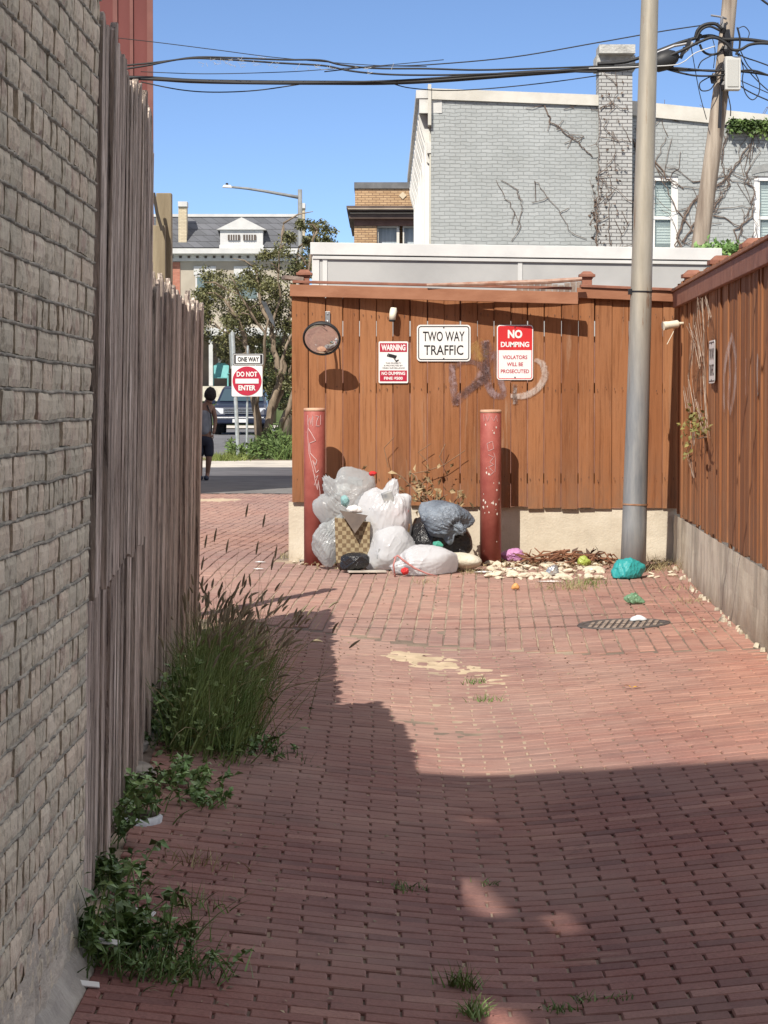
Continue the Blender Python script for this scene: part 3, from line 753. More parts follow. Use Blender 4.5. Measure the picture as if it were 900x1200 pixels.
stroke('graffiti', [g(533,474), g(548,459), g(562,444), g(572,420), g(570,398)], [.05,.055,.07,.08,.05], S_pur, bf)
stroke('graffiti', [g(568,398), g(570,425), g(572,450), g(580,463), g(590,462), g(585,440), g(579,410)], [.07,.06,.06,.05,.05,.05,.04], S_pur, bf)
stroke('graffiti', [g(556,400), g(562,412), g(560,424)], [.12,.14,.06], S_yl, bf, jit=.012)
stroke('graffiti', [g(626,421), g(636,427), g(638,442), g(628,457), g(612,464), g(598,464)], [.025,.05,.055,.05,.05,.03], S_wh, bf)
stroke('graffiti', [g(604,450), g(603,462), g(604,474)], [.03,.035,.045], spray('black_spray', (.05,.03,.03,1), .45, 30, (.4,.36,.34,1)), bf)
def rg(px, py, o=.046):   # point on the right fence face
    d = ray(px, py); t = 16.0
    for _ in range(60):
        Y = t; X = d.x/d.y*Y; e = X-(rX(Y)-o)
        t -= e/(d.x/d.y)
    return Vector((0,0,EYE))+d*(t/d.y)
S_faint = spray('faint_white_spray', (.60,.50,.46,1), .50, 14)
for pts in ([(858,392),(850,425),(848,455),(849,482)], [(857,392),(862,420),(861,455),(855,485)], [(854,400),(855,440),(853,480)]):
    stroke('graffiti', [rg(*q) for q in pts], [.05,.10,.10,.05], S_faint, rf, nrm=(-1,0,0))
stroke('graffiti', [rg(888,414), rg(887.5,435), rg(888,465)], [.05,.07,.03], S_wh, rf, nrm=(-1,0,0))
stroke('graffiti', [rg(874,418), rg(874,465)], [.03,.02], S_faint, rf, nrm=(-1,0,0))

# ================================================================= SIGNS
M_white = P('sign_white', (.74,.74,.72,1), (.70,.70,.68,1), 8, rough=.35)
M_red = P('sign_red', (.58,.03,.03,1), (.52,.025,.03,1), 6, rough=.4)
M_dred = P('sign_dark_red', (.42,.02,.05,1), (.38,.02,.045,1), 6, rough=.4)
M_black = P('sign_black', (.015,.015,.018,1), rough=.45)
M_alu = P('sheet_aluminium', (.45,.45,.46,1), (.6,.6,.6,1), 12, rough=.4, metal=.7)
def rrect(c, right, up, w_, h_, r, n=6):
    c = Vector(c); right = Vector(right).normalized(); up = Vector(up).normalized(); pts = []
    for (sx_, sy_, a0) in ((1,1,0),(-1,1,90),(-1,-1,180),(1,-1,270)):
        for k in range(n+1):
            a = math.radians(a0+90*k/n)
            pts.append(c+right*(sx_*(w_/2-r)+r*math.cos(a))+up*(sy_*(h_/2-r)+r*math.sin(a)))
    return pts
def plate(c, right, up, w_, h_, r, th, off=0):
    nn = Vector(right).normalized().cross(Vector(up).normalized()); mb = MB()
    mb.prism([p+nn*off for p in rrect(c, right, up, w_, h_, r)], -nn*th); return mb
def ring(c, right, up, w_, h_, r, t, off):
    nn = Vector(right).normalized().cross(Vector(up).normalized()); a = rrect(c, right, up, w_, h_, r); b_ = rrect(c, right, up, w_-2*t, h_-2*t, max(.001, r-t)); n = len(a)
    mb = MB(); mb.add([p+nn*off for p in a+b_], [(i, (i+1)%n, n+(i+1)%n, n+i) for i in range(n)]); return mb
RT = Vector((1,0,0)); UP = Vector((0,0,1)); SY = FY-.013
def sign_root(name, px, py, label, Y=SY, cat='sign', group=None):
    return thing(name, at(px, py, Y), label, cat, group)
def bolts(root, c, dz, right=RT, up=UP):
    for s_ in (-1, 1):
        mb = MB(); nn = Vector(right).cross(Vector(up)); mb.lathe(Vector(c)+Vector(up)*dz*s_, [(.006,0),(.006,.003),(.003,.005)], 8, nn); mb.build('bolt', M_black, root)
# two way traffic
def two_way(c, right, name_label):
    root = thing('traffic_sign', c, name_label, 'sign')
    w_, h_ = .445, .302
    plate(c, right, UP, w_, h_, .03, .003).build('plate', M_white, root)
    ring(c, right, UP, w_-.022, h_-.022, .024, .008, .001).build('border', M_black, root)
    text_mesh('lettering', 'TWO WAY', M_black, root, Vector(c)+UP*.055, right, UP, .082, .345, .012)
    text_mesh('lettering', 'TRAFFIC', M_black, root, Vector(c)-UP*.058, right, UP, .082, .325, .012)
    bolts(root, c, .128, right); return root
c = at(520, 402, SY); two_way(c, RT, 'white metal sign reading TWO WAY TRAFFIC, facing the camera between two red signs')
c = rg(834, 424, .052); rdir = Vector((wallX(20)-wallX(19), 1, 0)).normalized()*-1
two_way(c, rdir, 'narrow looking white traffic sign seen nearly edge on, fixed to the right hand fence')
# no dumping / violators
c = at(603.5, 413, SY); root = thing('no_dumping_sign', c, 'tall red and white metal sign reading NO DUMPING VIOLATORS WILL BE PROSECUTED', 'sign')
w_, h_ = .30, .455
plate(c, RT, UP, w_, h_, .025, .003).build('plate', M_white, root)
ring(c, RT, UP, w_-.016, h_-.016, .02, .006, .001).build('border', M_red, root)
tc = c+UP*.118; pts = [p for p in rrect(c, RT, UP, w_-.016, h_-.016, .02) if p.z > c.z+.02]
mb = MB(); pl = [p+Vector((0,-.0014,0)) for p in pts]; lo_ = c.z+.020
poly = [Vector((c.x+(w_-.016)/2, pl[0].y, lo_))]+pl+[Vector((c.x-(w_-.016)/2, pl[0].y, lo_))]
mb.add(poly, [tuple(range(len(poly)))]); mb.build('red_panel', M_red, root)
text_mesh('lettering', 'NO', M_white, root, c+UP*.152+Vector((0,-.002,0)), RT, UP, .07, .12, .045)
text_mesh('lettering', 'DUMPING', M_white, root, c+UP*.066+Vector((0,-.002,0)), RT, UP, .044, .235, .035)
for t, dz, wd in (('VIOLATORS', -.040, .205), ('WILL BE', -.098, .135), ('PROSECUTED', -.156, .235)):
    text_mesh('lettering', t, M_dred, root, c+UP*dz, RT, UP, .032, wd, .02)
bolts(root, c, .205)
# warning sign
c = at(461, 424.5, SY); root = thing('warning_sign', c, 'small red and white WARNING sign with a camera picture and NO DUMPING FINE $500', 'sign')
w_, h_ = .245, .345
plate(c, RT, UP, w_, h_, .012, .003).build('plate', M_white, root)
for z0, z1 in ((.085, .158), (-.158, -.068)):
    mb = MB(); y = c.y-.0012; mb.add([(c.x-w_/2+.01,y,c.z+z0),(c.x+w_/2-.01,y,c.z+z0),(c.x+w_/2-.01,y,c.z+z1),(c.x-w_/2+.01,y,c.z+z1)], [(0,1,2,3)]); mb.build('red_panel', M_dred, root)
text_mesh('lettering', 'WARNING', M_white, root, c+UP*.122+Vector((0,-.0012,0)), RT, UP, .05, .20, .04)
text_mesh('lettering', 'NO DUMPING', M_white, root, c-UP*.092+Vector((0,-.0012,0)), RT, UP, .028, .195, .035)
text_mesh('lettering', 'FINE $500', M_white, root, c-UP*.134+Vector((0,-.0012,0)), RT, UP, .028, .155, .035)
for t, dz, wd in (('THIS PROPERTY', -.008, .13), ('IS PROTECTED BY', -.028, .155), ('VIDEO SURVEILLANCE', -.048, .185)):
    text_mesh('lettering', t, M_black, root, c+UP*dz, RT, UP, .012, wd, .01)
mb = MB(); y = c.y-.0015; q = lambda x, z: (c.x+x, y, c.z+z)
mb.add([q(-.045,.045),q(.02,.03),q(.03,.055),q(-.035,.072)], [(0,1,2,3)]); mb.add([q(-.055,.05),q(-.047,.045),q(-.037,.072),q(-.045,.074)], [(0,1,2,3)])
mb.add([q(.0,.033),q(.012,.03),q(.032,.006),q(.022,.004)], [(0,1,2,3)]); mb.add([q(.02,.0),q(.045,.012),q(.042,.024),q(.018,.012)], [(0,1,2,3)])
mb.build('camera_picture', M_black, root)

# ================================================================= MIRROR, CAMERAS
c0 = at(377, 397, FY-.33); root = thing('convex_mirror', at(383, 372, SY), 'round convex mirror with a black rim on a bracket, above the left red bollard', 'mirror')
ax = Vector((-.06,-.84,-.54)).normalized(); R = .148
M_mir = P('mirror_glass', (.80,.76,.74,1), rough=.06, metal=1.0)
M_rim = P('black_rubber', (.018,.018,.018,1), rough=.5)
mb = MB(); mb.lathe(c0, [(R*math.sin(t*.1), .028*math.cos(t*.1*1.0)-.0) for t in [0.01,1,2,3,4,5,6,7,8,9,10,11,12,13,14]]+[(R*.995,.0)], 48, ax, caps=False); mb.build('mirror_face', M_mir, root, smooth=True)
mb = MB(); mb.lathe(c0, [(R*.975,.010),(R*1.0,.016),(R*1.05,.010),(R*1.06,-.008),(R*1.0,-.035),(R*.7,-.06),(R*.2,-.065)], 48, ax, caps=False); mb.build('rim', M_rim, root, smooth=True)
bk = at(384, 372, SY-.005)
mb = MB(); mb.box((bk.x, bk.y, bk.z), (.04,.008,.10)); mb.box((bk.x, bk.y-.006, bk.z+.03), (.014,.006,.014)); mb.box((bk.x, bk.y-.006, bk.z-.03), (.014,.006,.014))
mb.tube([bk+Vector((.02,-.01,-.05)), bk+Vector((.03,-.15,-.09)), c0-ax*.05+Vector((.03,0,-.02))], .007, 6); mb.tube([bk+Vector((0,-.01,-.03)), bk+Vector((0,-.06,-.05)), c0-ax*.06+Vector((0,.0,.07)), c0-ax*.055], .011, 8); mb.build('bracket', P('galvanised', (.35,.36,.37,1), (.5,.5,.5,1), 20, rough=.4, metal=.8), root, bevel=.002)
M_ivory = P('ivory_plastic', (.78,.74,.60,1), (.68,.64,.52,1), 12, rough=.5)
c0 = at(461, 369, SY); root = thing('junction_box_camera', c0, 'small ivory fitting pointing down, fixed above the WARNING sign', 'camera')
mb = MB(); mb.lathe(c0+Vector((0,0,.03)), [(.028,0),(.03,.02),(.030,.055),(.025,.065)], 20, (0,-1,0)); mb.build('mount', M_ivory, root, smooth=True)
mb = MB(); q0 = c0+Vector((0,-.06,.03)); mb.tube([q0+Vector((.002,0,.028)), q0, q0+Vector((-.006,-.01,-.03)), q0+Vector((-.01,-.012,-.075))], [.024,.031,.029,.026], 18); mb.build('housing', M_ivory, root, smooth=True)
mb = MB(); mb.lathe(q0+Vector((-.01,-.0125,-.074)), [(.0275,0),(.0275,.012),(.02,.016)], 18, (-.05,-.02,-1)); mb.build('lens', P('lens_glass', (.02,.02,.02,1), rough=.15), root)
c0 = at(801, 379, 21.95); root = thing('bullet_camera', c0, 'white bullet shaped security camera on the corner of the right fence', 'camera')
mb = MB(); mb.lathe(c0+Vector((.035,0,.0)), [(.04,0),(.04,.015),(.028,.022)], 20, (-1,0,0)); mb.tube([c0+Vector((.02,0,0)), c0+Vector((-.03,-.02,-.002)), c0+Vector((-.05,-.04,-.005))], [.014,.013,.016], 10); mb.build('mount', M_ivory, root, smooth=True)
d_ = Vector((-1,-.35,-.16)).normalized(); b0 = c0+Vector((-.045,-.035,-.004))
mb = MB(); mb.lathe(b0, [(.024,0),(.031,.008),(.031,.10),(.034,.10),(.034,.135),(.028,.135)], 20, d_); mb.build('housing', M_ivory, root, smooth=False)
mb = MB(); mb.lathe(b0+d_*.128, [(.027,0),(.026,.004)], 16, d_); mb.build('lens', P('lens_glass', None), root)
mb = MB(); mb.tube([b0+d_*.03+Vector((0,0,-.03)), b0+d_*.05+Vector((.0,0,-.07)), b0+d_*.10+Vector((0,0,-.15))], .003, 5); mb.build('cable', M_ivory, root)

# ================================================================= BOLLARDS
def mat_boll():
    m, nt, b = mk('bollard_paint')
    f = nz(nt, coords(nt, 'Position'), 7, 5, .6); f2 = nz(nt, coords(nt, 'Position', (1,1,.8)), 16, 6, .7)
    c_ = ramp(nt, f, [(.35, (.30,.070,.056,1)), (.65, (.40,.115,.09,1))])
    c_ = mixc(nt, ramp(nt, f2, [(.66,(0,0,0,1)),(.69,(1,1,1,1))]), c_, (.55,.38,.30,1))
    f3 = nz(nt, coords(nt, 'Position', (1,1,.3)), 30, 5, .7)
    c_ = mixc(nt, ramp(nt, f3, [(.62,(0,0,0,1)),(.72,(.7,.7,.7,1))]), c_, (.20,.05,.04,1))
    L(nt, c_, b.inputs['Base Color']); b.inputs['Roughness'].default_value = .55; bump(nt, b, f3, .25, .004); return m
M_boll = mat_boll(); M_tagw = P('white_marker', (.58,.42,.40,1), rough=.5)
def bollard(px, ptop, ybase, label, scr):
    Y = 22.28; x = X_(px, Y); zb = G(x, Y)-.05; zt = at(px, ptop, Y).z; R = .0865
    root = thing('bollard', (x, Y, zb), label, 'bollard', 'bollards in front of the board fence')
    mb = MB(); mb.lathe((x,Y,zb), [(R,0),(R,zt-zb-.012),(R-.004,zt-zb-.004),(R*.6,zt-zb+.004),(.004,zt-zb+.008)], 40); o = mb.build('pipe', M_boll, root, smooth=True)
    mb = MB(); mb.lathe((x,Y,zt-.02), [(R*1.015,0),(R*1.02,.012),(R*1.0,.022),(R*.9,.026),(.004,.028)], 40); mb.build('cap', P('cap_concrete', (.42,.22,.15,1), (.55,.36,.24,1), 14, rough=.8), root, smooth=True)
    # scribbles wrapped on the pipe: u = angle across, v = height
    for line, wd in scr:
        P3 = []
        for (u, v) in line:
            a = (u)*1.25; P3.append(Vector((x+math.sin(a)*(R+.0018), Y-math.cos(a)*(R+.0018), zt-v)))
        fine = []
        for i in range(len(P3)-1):
            for k in range(3): fine.append(P3[i].lerp(P3[i+1], k/3))
        fine.append(P3[-1])
        fine = [Vector((x,Y,p.z))+(Vector((p.x-x,p.y-Y,0)).normalized()*(R+.0025)) for p in fine]
        mb = MB(); mb.tube(fine, wd/3.2, 4); mb.build('scribble', M_tagw, root)
    return root
s1 = [([(-.5,.05),(-.5,.13),(-.35,.07),(-.25,.13),(-.1,.05),(-.1,.14)], .007), ([(.1,.06),(.35,.06),(.2,.10),(.15,.14),(.4,.14)], .007), ([(.5,.05),(.5,.13)], .006), ([(-.45,.16),(-.2,.20),(.1,.26),(-.35,.28),(-.3,.36),(.2,.42),(.1,.46),(-.1,.42),(.15,.52),(.35,.50)], .010),
      ([(-.45,.12),(-.5,.22),(-.4,.36),(-.1,.48),(.1,.6),(.25,.66),(.3,.58),(.45,.68),(.45,.74)], .008), ([(-.1,.5),(.1,.56),(.3,.54),(.0,.62),(.35,.62)], .006)]
bollard(368.5, 479, 0, 'red steel bollard at the left behind the white bags, scribbled white down its front', s1)
s2 = [([(-.6,.03),(-.55,.09),(-.4,.04),(-.25,.09),(-.1,.04)], .004), ([(0,.05),(.2,.09),(.4,.04),(.5,.09)], .004), ([(-.3,.27),(.1,.25),(.2,.31),(-.2,.33),(-.3,.27)], .006), ([(-.2,.36),(.2,.38),(-.1,.42),(.2,.44),(-.2,.46),(.2,.50),(-.1,.53)], .006), ([(.2,.34),(.35,.40),(.3,.5)], .005)]
b2 = bollard(575, 481, 0, 'red steel bollard right of the grey rubbish bag, with chipped paint', s2)
mb = MB(); x2 = b2.location.x
for k in range(26):
    a = rnd.uniform(-.8,.9); v = rnd.gauss(.78,.06) if k < 16 else rnd.uniform(.1,1.1); zt_ = at(575,481,22.28).z
    nrm_ = Vector((math.sin(a), -math.cos(a), 0)); sd = nrm_.cross(UP); c_ = Vector((x2,22.28,zt_-v))+nrm_*.0885; s_ = rnd.uniform(.003,.009)
    mb.add([c_+sd*s_*math.cos(t*1.05)*rnd.uniform(.6,1.1)+UP*s_*1.5*math.sin(t*1.05)*rnd.uniform(.6,1.2) for t in range(6)], [(0,1,2,3,4,5)])
tag(mb.build('paint_chips', P('chip_cream', (.62,.55,.48,1)), b2), kind='stuff')

# ================================================================= LIGHT POLE
def mat_pole():
    m, nt, b = mk('galvanised_pole')
    f1 = nz(nt, coords(nt, 'Position', (1,1,.12)), 9, 6, .7); f2 = nz(nt, coords(nt, 'Position', (1,1,.06)), 22, 6, .75, .6)
    g = N(nt, 'ShaderNodeNewGeometry'); sx = N(nt, 'ShaderNodeSeparateXYZ'); L(nt, g.outputs['Position'], sx.inputs[0])
    mr = N(nt, 'ShaderNodeMapRange'); L(nt, sx.outputs[2], mr.inputs[0]); mr.inputs[1].default_value = 1.8; mr.inputs[2].default_value = 2.7
    lo_ = ramp(nt, f1, [(.35, (.17,.19,.21,1)), (.6, (.30,.31,.31,1))]); hi_ = ramp(nt, f1, [(.35, (.33,.30,.24,1)), (.65, (.46,.42,.34,1))])
    c_ = mixc(nt, mr.outputs[0], lo_, hi_)
    c_ = mixc(nt, ramp(nt, f2, [(.60,(0,0,0,1)),(.68,(.8,.8,.8,1))]), c_, (.23,.115,.06,1))
    L(nt, c_, b.inputs['Base Color']); b.inputs['Roughness'].default_value = .55; b.inputs['Metallic'].default_value = .35; bump(nt, b, f1, .2, .006); return m
M_pole = mat_pole()
LY = 21.6
b0 = Vector((X_(742,LY), LY, G(X_(742,LY), LY)-.05)); t0 = at(761.5, 0, LY); tt = b0+(t0-b0)*(9.2/(t0.z-b0.z))
root = thing('street_lamp_pole', b0, 'tall tapered grey metal pole with rust streaks standing in the right corner', 'pole')
def along(z): return b0+(tt-b0)*((z-b0.z)/(tt.z-b0.z))
mb = MB(); mb.tube([along(z) for z in (b0.z, .85, 2.2, 5, 9)], [.103,.098,.088,.068,.045], 36); mb.build('shaft', M_pole, root, smooth=True)
z = at(741,591,LY).z; mb = MB(); mb.tube([along(z-.006), along(z+.006)], .1015, 36); mb.build('joint_band', P('rust', (.22,.11,.06,1), (.34,.2,.12,1), 20, rough=.9), root, smooth=False)
z = at(741,342,LY).z; mb = MB(); mb.tube([along(z-.006), along(z+.006)], .0885, 36); mb.box(along(z)+Vector((-.09,-.02,0)), (.03,.04,.045)); mb.build('strap', M_black, root)

# ================================================================= GARAGE WITH METAL PARAPET
M_metalw = P('white_sheet_metal', (.34,.34,.335,1), (.44,.44,.43,1), 1.5, rough=.5, bs=.15, bsc=3, bd=.02)
M_metalr = P('white_drip_edge', (.52,.52,.51,1), (.62,.62,.60,1), 3, rough=.45, bs=.2, bsc=8, bd=.01)
GY = 24.6
root = thing('garage', (1.2, GY+2, .4), 'low garage behind the board fence, its roof edge clad in dull white sheet metal', 'garage')
xl = X_(366.5, GY); xr = X_(842, GY)
zt0 = at(366,284,GY).z; zt1 = at(842,291,GY).z; zb = 2.72
def gz(x): return zt0+(zt1-zt0)*(x-xl)/(xr-xl)
mb = MB(); mb.hexa([(xl,GY,zb-.3),(xr,GY,zb-.3),(xr,GY+6,zb-.3),(xl,GY+6,zb-.3)], [(xl,GY,gz(xl)-.05),(xr,GY,gz(xr)-.05),(xr,GY+6,gz(xr)-.05),(xl,GY+6,gz(xl)-.05)]); mb.build('fascia', M_metalw, root)
mb = MB(); mb.hexa([(xl-.02,GY-.035,gz(xl)-.11),(xr+.02,GY-.035,gz(xr)-.11),(xr+.02,GY+6,gz(xr)-.11),(xl-.02,GY+6,gz(xl)-.11)], [(xl-.02,GY-.025,gz(xl)),(xr+.02,GY-.025,gz(xr)),(xr+.02,GY+6.02,gz(xr)),(xl-.02,GY+6.02,gz(xl))])
mb.box(((xl+xr)/2, GY-.012, (gz(xl)+gz(xr))/2-.135), (xr-xl, .022, .03), (0, math.atan2(gz(xl)-gz(xr), xr-xl), 0)); mb.build('drip_edge', M_metalr, root, bevel=.004)
mb = MB()
for px in (381, 609): x = X_(px, GY); q_ = MB(); q_.b2((x-.02,GY-.010,zb-.2),(x+.02,GY+.001,gz(x)-.12)); q_.build('seam', M_metalr, root)
mb.b2((xl-.005,GY-.012,zb-.2),(xl+.06,GY+.001,gz(xl)-.12)); mb.build('seam', M_metalr, root)
mb = MB(); mb.b2((xl+.05,GY+.05,-.2),(xr-.05,GY+6,zb-.29)); mb.build('wall', P('garage_brick', (.2,.09,.07,1), (.3,.15,.1,1), 6, rough=.9), root)
mb = MB(); mb.b2((xr-1.3, GY-.06, zb+.2), (xr+.0, GY-.03, zb+.43)) 

# ================================================================= GREY BRICK BUILDING
def mat_brick(name, c1, c2, mort, bw=.213, bh=.0677, ms=.010, bs_=.6, var=None, rough=.8, swap='x', dist=.0):
    m, nt, b = mk(name)
    g = N(nt, 'ShaderNodeNewGeometry'); sx = N(nt, 'ShaderNodeSeparateXYZ'); L(nt, g.outputs['Position'], sx.inputs[0])
    cb = N(nt, 'ShaderNodeCombineXYZ'); ad = N(nt, 'ShaderNodeMath', operation='ADD'); L(nt, sx.outputs[0], ad.inputs[0]); L(nt, sx.outputs[1], ad.inputs[1])
    L(nt, ad.outputs[0], cb.inputs[0]); L(nt, sx.outputs[2], cb.inputs[1])
    va = N(nt, 'ShaderNodeVectorMath', operation='ADD'); nn_ = N(nt, 'ShaderNodeTexNoise'); nn_.inputs['Scale'].default_value = 5; L(nt, cb.outputs[0], nn_.inputs['Vector'])
    sc_ = N(nt, 'ShaderNodeVectorMath', operation='SCALE'); L(nt, nn_.outputs['Color'], sc_.inputs[0]); sc_.inputs['Scale'].default_value = dist
    L(nt, cb.outputs[0], va.inputs[0]); L(nt, sc_.outputs[0], va.inputs[1])
    t = N(nt, 'ShaderNodeTexBrick'); L(nt, va.outputs[0], t.inputs['Vector']); t.inputs['Scale'].default_value = 1; t.inputs['Brick Width'].default_value = bw; t.inputs['Row Height'].default_value = bh
    t.inputs['Mortar Size'].default_value = ms/2; t.inputs['Mortar Smooth'].default_value = .3; t.inputs['Color1'].default_value = c1; t.inputs['Color2'].default_value = c2; t.inputs['Mortar'].default_value = mort
    f = nz(nt, cb.outputs[0], 1.2, 6, .65)
    c_ = mixc(nt, 1.0, t.outputs['Color'], ramp(nt, f, [(.3,(.86,.86,.85,1)),(.65,(1.04,1.04,1.04,1))]), 'MULTIPLY')
    f2 = nz(nt, cb.outputs[0], 14, 6, .75)
    if var: c_ = mixc(nt, ramp(nt, f2, [(.62,(0,0,0,1)),(.70,(.8,.8,.8,1))]), c_, var)
    L(nt, c_, b.inputs['Base Color']); b.inputs['Roughness'].default_value = rough
    inv = N(nt, 'ShaderNodeMath', operation='SUBTRACT'); inv.inputs[0].default_value = 1; L(nt, t.outputs['Fac'], inv.inputs[1])
    b1 = bump(nt, b, inv.outputs[0], bs_, .02); bump(nt, b, f2, .3, .01, b1)
    return m
M_gb = mat_brick('grey_painted_brick', (.355,.38,.38,1), (.40,.425,.425,1), (.30,.32,.32,1), ms=.013, bs_=.9, dist=.05, var=(.33,.34,.335,1))
M_gbw = mat_brick('chimney_brick', (.44,.44,.425,1), (.40,.41,.40,1), (.13,.12,.12,1), ms=.014, bs_=1, dist=.012)
M_cream = P('cream_trim', (.52,.50,.44,1), (.64,.62,.56,1), 2, rough=.7, bs=.3, bsc=12)
M_wtrim = P('white_trim_paint', (.72,.72,.70,1), (.78,.78,.76,1), 4, rough=.5)
M_glass = P('window_glass', (.10,.14,.14,1), (.16,.20,.20,1), 2, rough=.08)
M_blind = P('window_blind', (.40,.47,.45,1), (.48,.55,.53,1), 3, rough=.6)
BY = 50.8; ya = math.radians(5)
def gb(u, dpt, z): return Vector((.873+u*math.cos(ya)-dpt*math.sin(ya)*-0-0, BY+u*math.sin(ya)+dpt, z))
root = thing('grey_row_house', (.873, BY, .4), 'grey painted brick row house with bare creepers, rising behind the garage', 'building')
def up_(px, py): # u on the front plane
    d = ray(px, py); # plane: (X-.873)*sin - (Y-BY)*cos = 0
    s_, c_ = math.sin(ya), math.cos(ya); t = (-.873*s_+BY*c_)/(d.y*c_-d.x*s_); p = Vector((0,0,EYE))+d*t
    return (p.x-.873)/c_, p.z
uc0, _ = up_(701, 150); uc1, _ = up_(740, 150)
_, zl = up_(508, 112); _, zm = up_(742, 122); _, zr = up_(900, 138)
ug = 9.5
def wallblock(mb, u0, u1, d0, d1, z0, z1l, z1r):
    mb.hexa([gb(u0,d0,z0),gb(u1,d0,z0),gb(u1,d1,z0),gb(u0,d1,z0)], [gb(u0,d0,z1l),gb(u1,d0,z1r),gb(u1,d1,z1r),gb(u0,d1,z1l)])
mb = MB(); wallblock(mb, 0, uc1, 0, 20, -.3, zl, zm); mb.build('main_wall', M_gb, root)
# recessed part with real window openings
wins = []
for (x0, x1, y0, y1) in ((763.5, 799, 203, 296), (888.5, 925, 203, 296)):
    a_, zt_ = up_(x0, y0); b_, _ = up_(x1, y0); _, zb_ = up_(x0, y1); wins.append((a_, b_, zb_, zt_))
RD = .62
mb = MB(); zr2 = lambda u: zm-.03+(zr-zm)*(u-uc1)/(up_(900,138)[0]-uc1)
cuts = [uc1]+[v for w_ in wins for v in (w_[0], w_[1])]+[ug]
for i in range(0, len(cuts)-1):
    u0, u1 = cuts[i], cuts[i+1]
    if i % 2 == 0: wallblock(mb, u0, u1, RD, 1.4, -.3, zr2(u0), zr2(u1))
    else:
        w_ = wins[i//2]; wallblock(mb, u0, u1, RD, 1.4, w_[3], zr2(u0), zr2(u1)); wallblock(mb, u0, u1, RD, 1.4, -.3, w_[2], w_[2])
wallblock(mb, uc1, ug, 1.4, 20, -.3, zr2(uc1)-.02, zr2(ug)-.02)
mb.build('rear_wall', M_gb, root)
for (u0, u1, z0, z1) in wins:
    fw = .085; d0 = RD+.03
    f0 = MB()
    def fb(a, b_, c_, d_, dd0=d0, dd1=d0+.09): f0.hexa([gb(a,dd0,c_),gb(b_,dd0,c_),gb(b_,dd1,c_),gb(a,dd1,c_)],[gb(a,dd0,d_),gb(b_,dd0,d_),gb(b_,dd1,d_),gb(a,dd1,d_)])
    fb(u0+.001,u0+fw,z0,z1-.001); fb(u1-fw,u1-.001,z0,z1-.001); fb(u0+fw,u1-fw,z1-fw,z1-.001); fb(u0+fw,u1-fw,z0,z0+.06)
    zmid = z0+(z1-z0)*.47; fb(u0+fw,u1-fw,zmid-.03,zmid+.03,d0+.02); fb(u0+fw,u0+fw+.05,z0+.06,zmid-.03,d0+.03); fb(u1-fw-.05,u1-fw,z0+.06,zmid-.03,d0+.03); fb(u0+fw,u0+fw+.04,zmid+.03,z1-fw,d0+.02); fb(u1-fw-.04,u1-fw,zmid+.03,z1-fw,d0+.02)
    wo = f0.build('window', M_wtrim, root)
    g0 = MB(); g0.add([gb(u0+fw,d0+.07,z0+.06),gb(u1-fw,d0+.07,z0+.06),gb(u1-fw,d0+.07,z1-fw),gb(u0+fw,d0+.07,z1-fw)], [(0,1,2,3)])
    pm, pn, pb = mk('clear_pane'); pb.inputs['Base Color'].default_value = (.5,.62,.62,1); pb.inputs['Alpha'].default_value = .35; pb.inputs['Roughness'].default_value = .05
    g0.build('pane', pm, wo)
    s0 = MB()
    zz = z1-fw-.01
    while zz > z0+.22: s0.hexa([gb(u0+fw+.01,d0+.13,zz-.05),gb(u1-fw-.01,d0+.13,zz-.05),gb(u1-fw-.01,d0+.135,zz-.05),gb(u0+fw+.01,d0+.135,zz-.05)],[gb(u0+fw+.01,d0+.155,zz),gb(u1-fw-.01,d0+.155,zz),gb(u1-fw-.01,d0+.16,zz),gb(u0+fw+.01,d0+.16,zz)]); zz -= .053
    s0.build('blind', M_blind, wo)
    a0 = MB()   # segmental brick arch above the window
    n = 10; pl_ = []
    for k in range(n+1): t = k/n; pl_.append(gb(u0-.04+(u1-u0+.08)*t, RD-.012, z1+.02+.07*math.sin(PI*t)))
    for k in range(n, -1, -1): t = k/n; pl_.append(gb(u0-.04+(u1-u0+.08)*t, RD-.012, z1+.15+.09*math.sin(PI*t)))
    a0.prism(pl_, (0,.02,0)); a0.build('window_arch', P('grey_arch', (.25,.26,.255,1), (.32,.33,.32,1), 9, rough=.8, bs=.5, bsc=20), root)
    s1_ = MB(); s1_.hexa([gb(u0-.03,RD-.03,z0-.06),gb(u1+.03,RD-.03,z0-.06),gb(u1+.03,RD+.12,z0-.06),gb(u0-.03,RD+.12,z0-.06)],[gb(u0-.03,RD-.03,z0-.002),gb(u1+.03,RD-.03,z0-.002),gb(u1+.03,RD+.12,z0-.002),gb(u0-.03,RD+.12,z0-.002)]); s1_.build('sill', M_cream, wo)
# copings
mb = MB(); wallb = lambda u0,u1,za,zb_,h,d0,d1: mb.hexa([gb(u0,d0,za-h),gb(u1,d0,zb_-h),gb(u1,d1,zb_-h),gb(u0,d1,za-h)],[gb(u0,d0,za),gb(u1,d0,zb_),gb(u1,d1,zb_),gb(u0,d1,za)])
wallb(-.06, uc0, zl+.13, zl+(zm-zl)*uc0/uc1+.14, .20, -.06, .4); wallb(-.06, .0, zl+.20, zl+.2, .75, -.10, .5)
wallb(uc1+.01, ug, zr2(uc1)+.16, zr2(ug)+.16, .27, RD-.06, RD+.4)
mb.build('coping', M_cream, root)
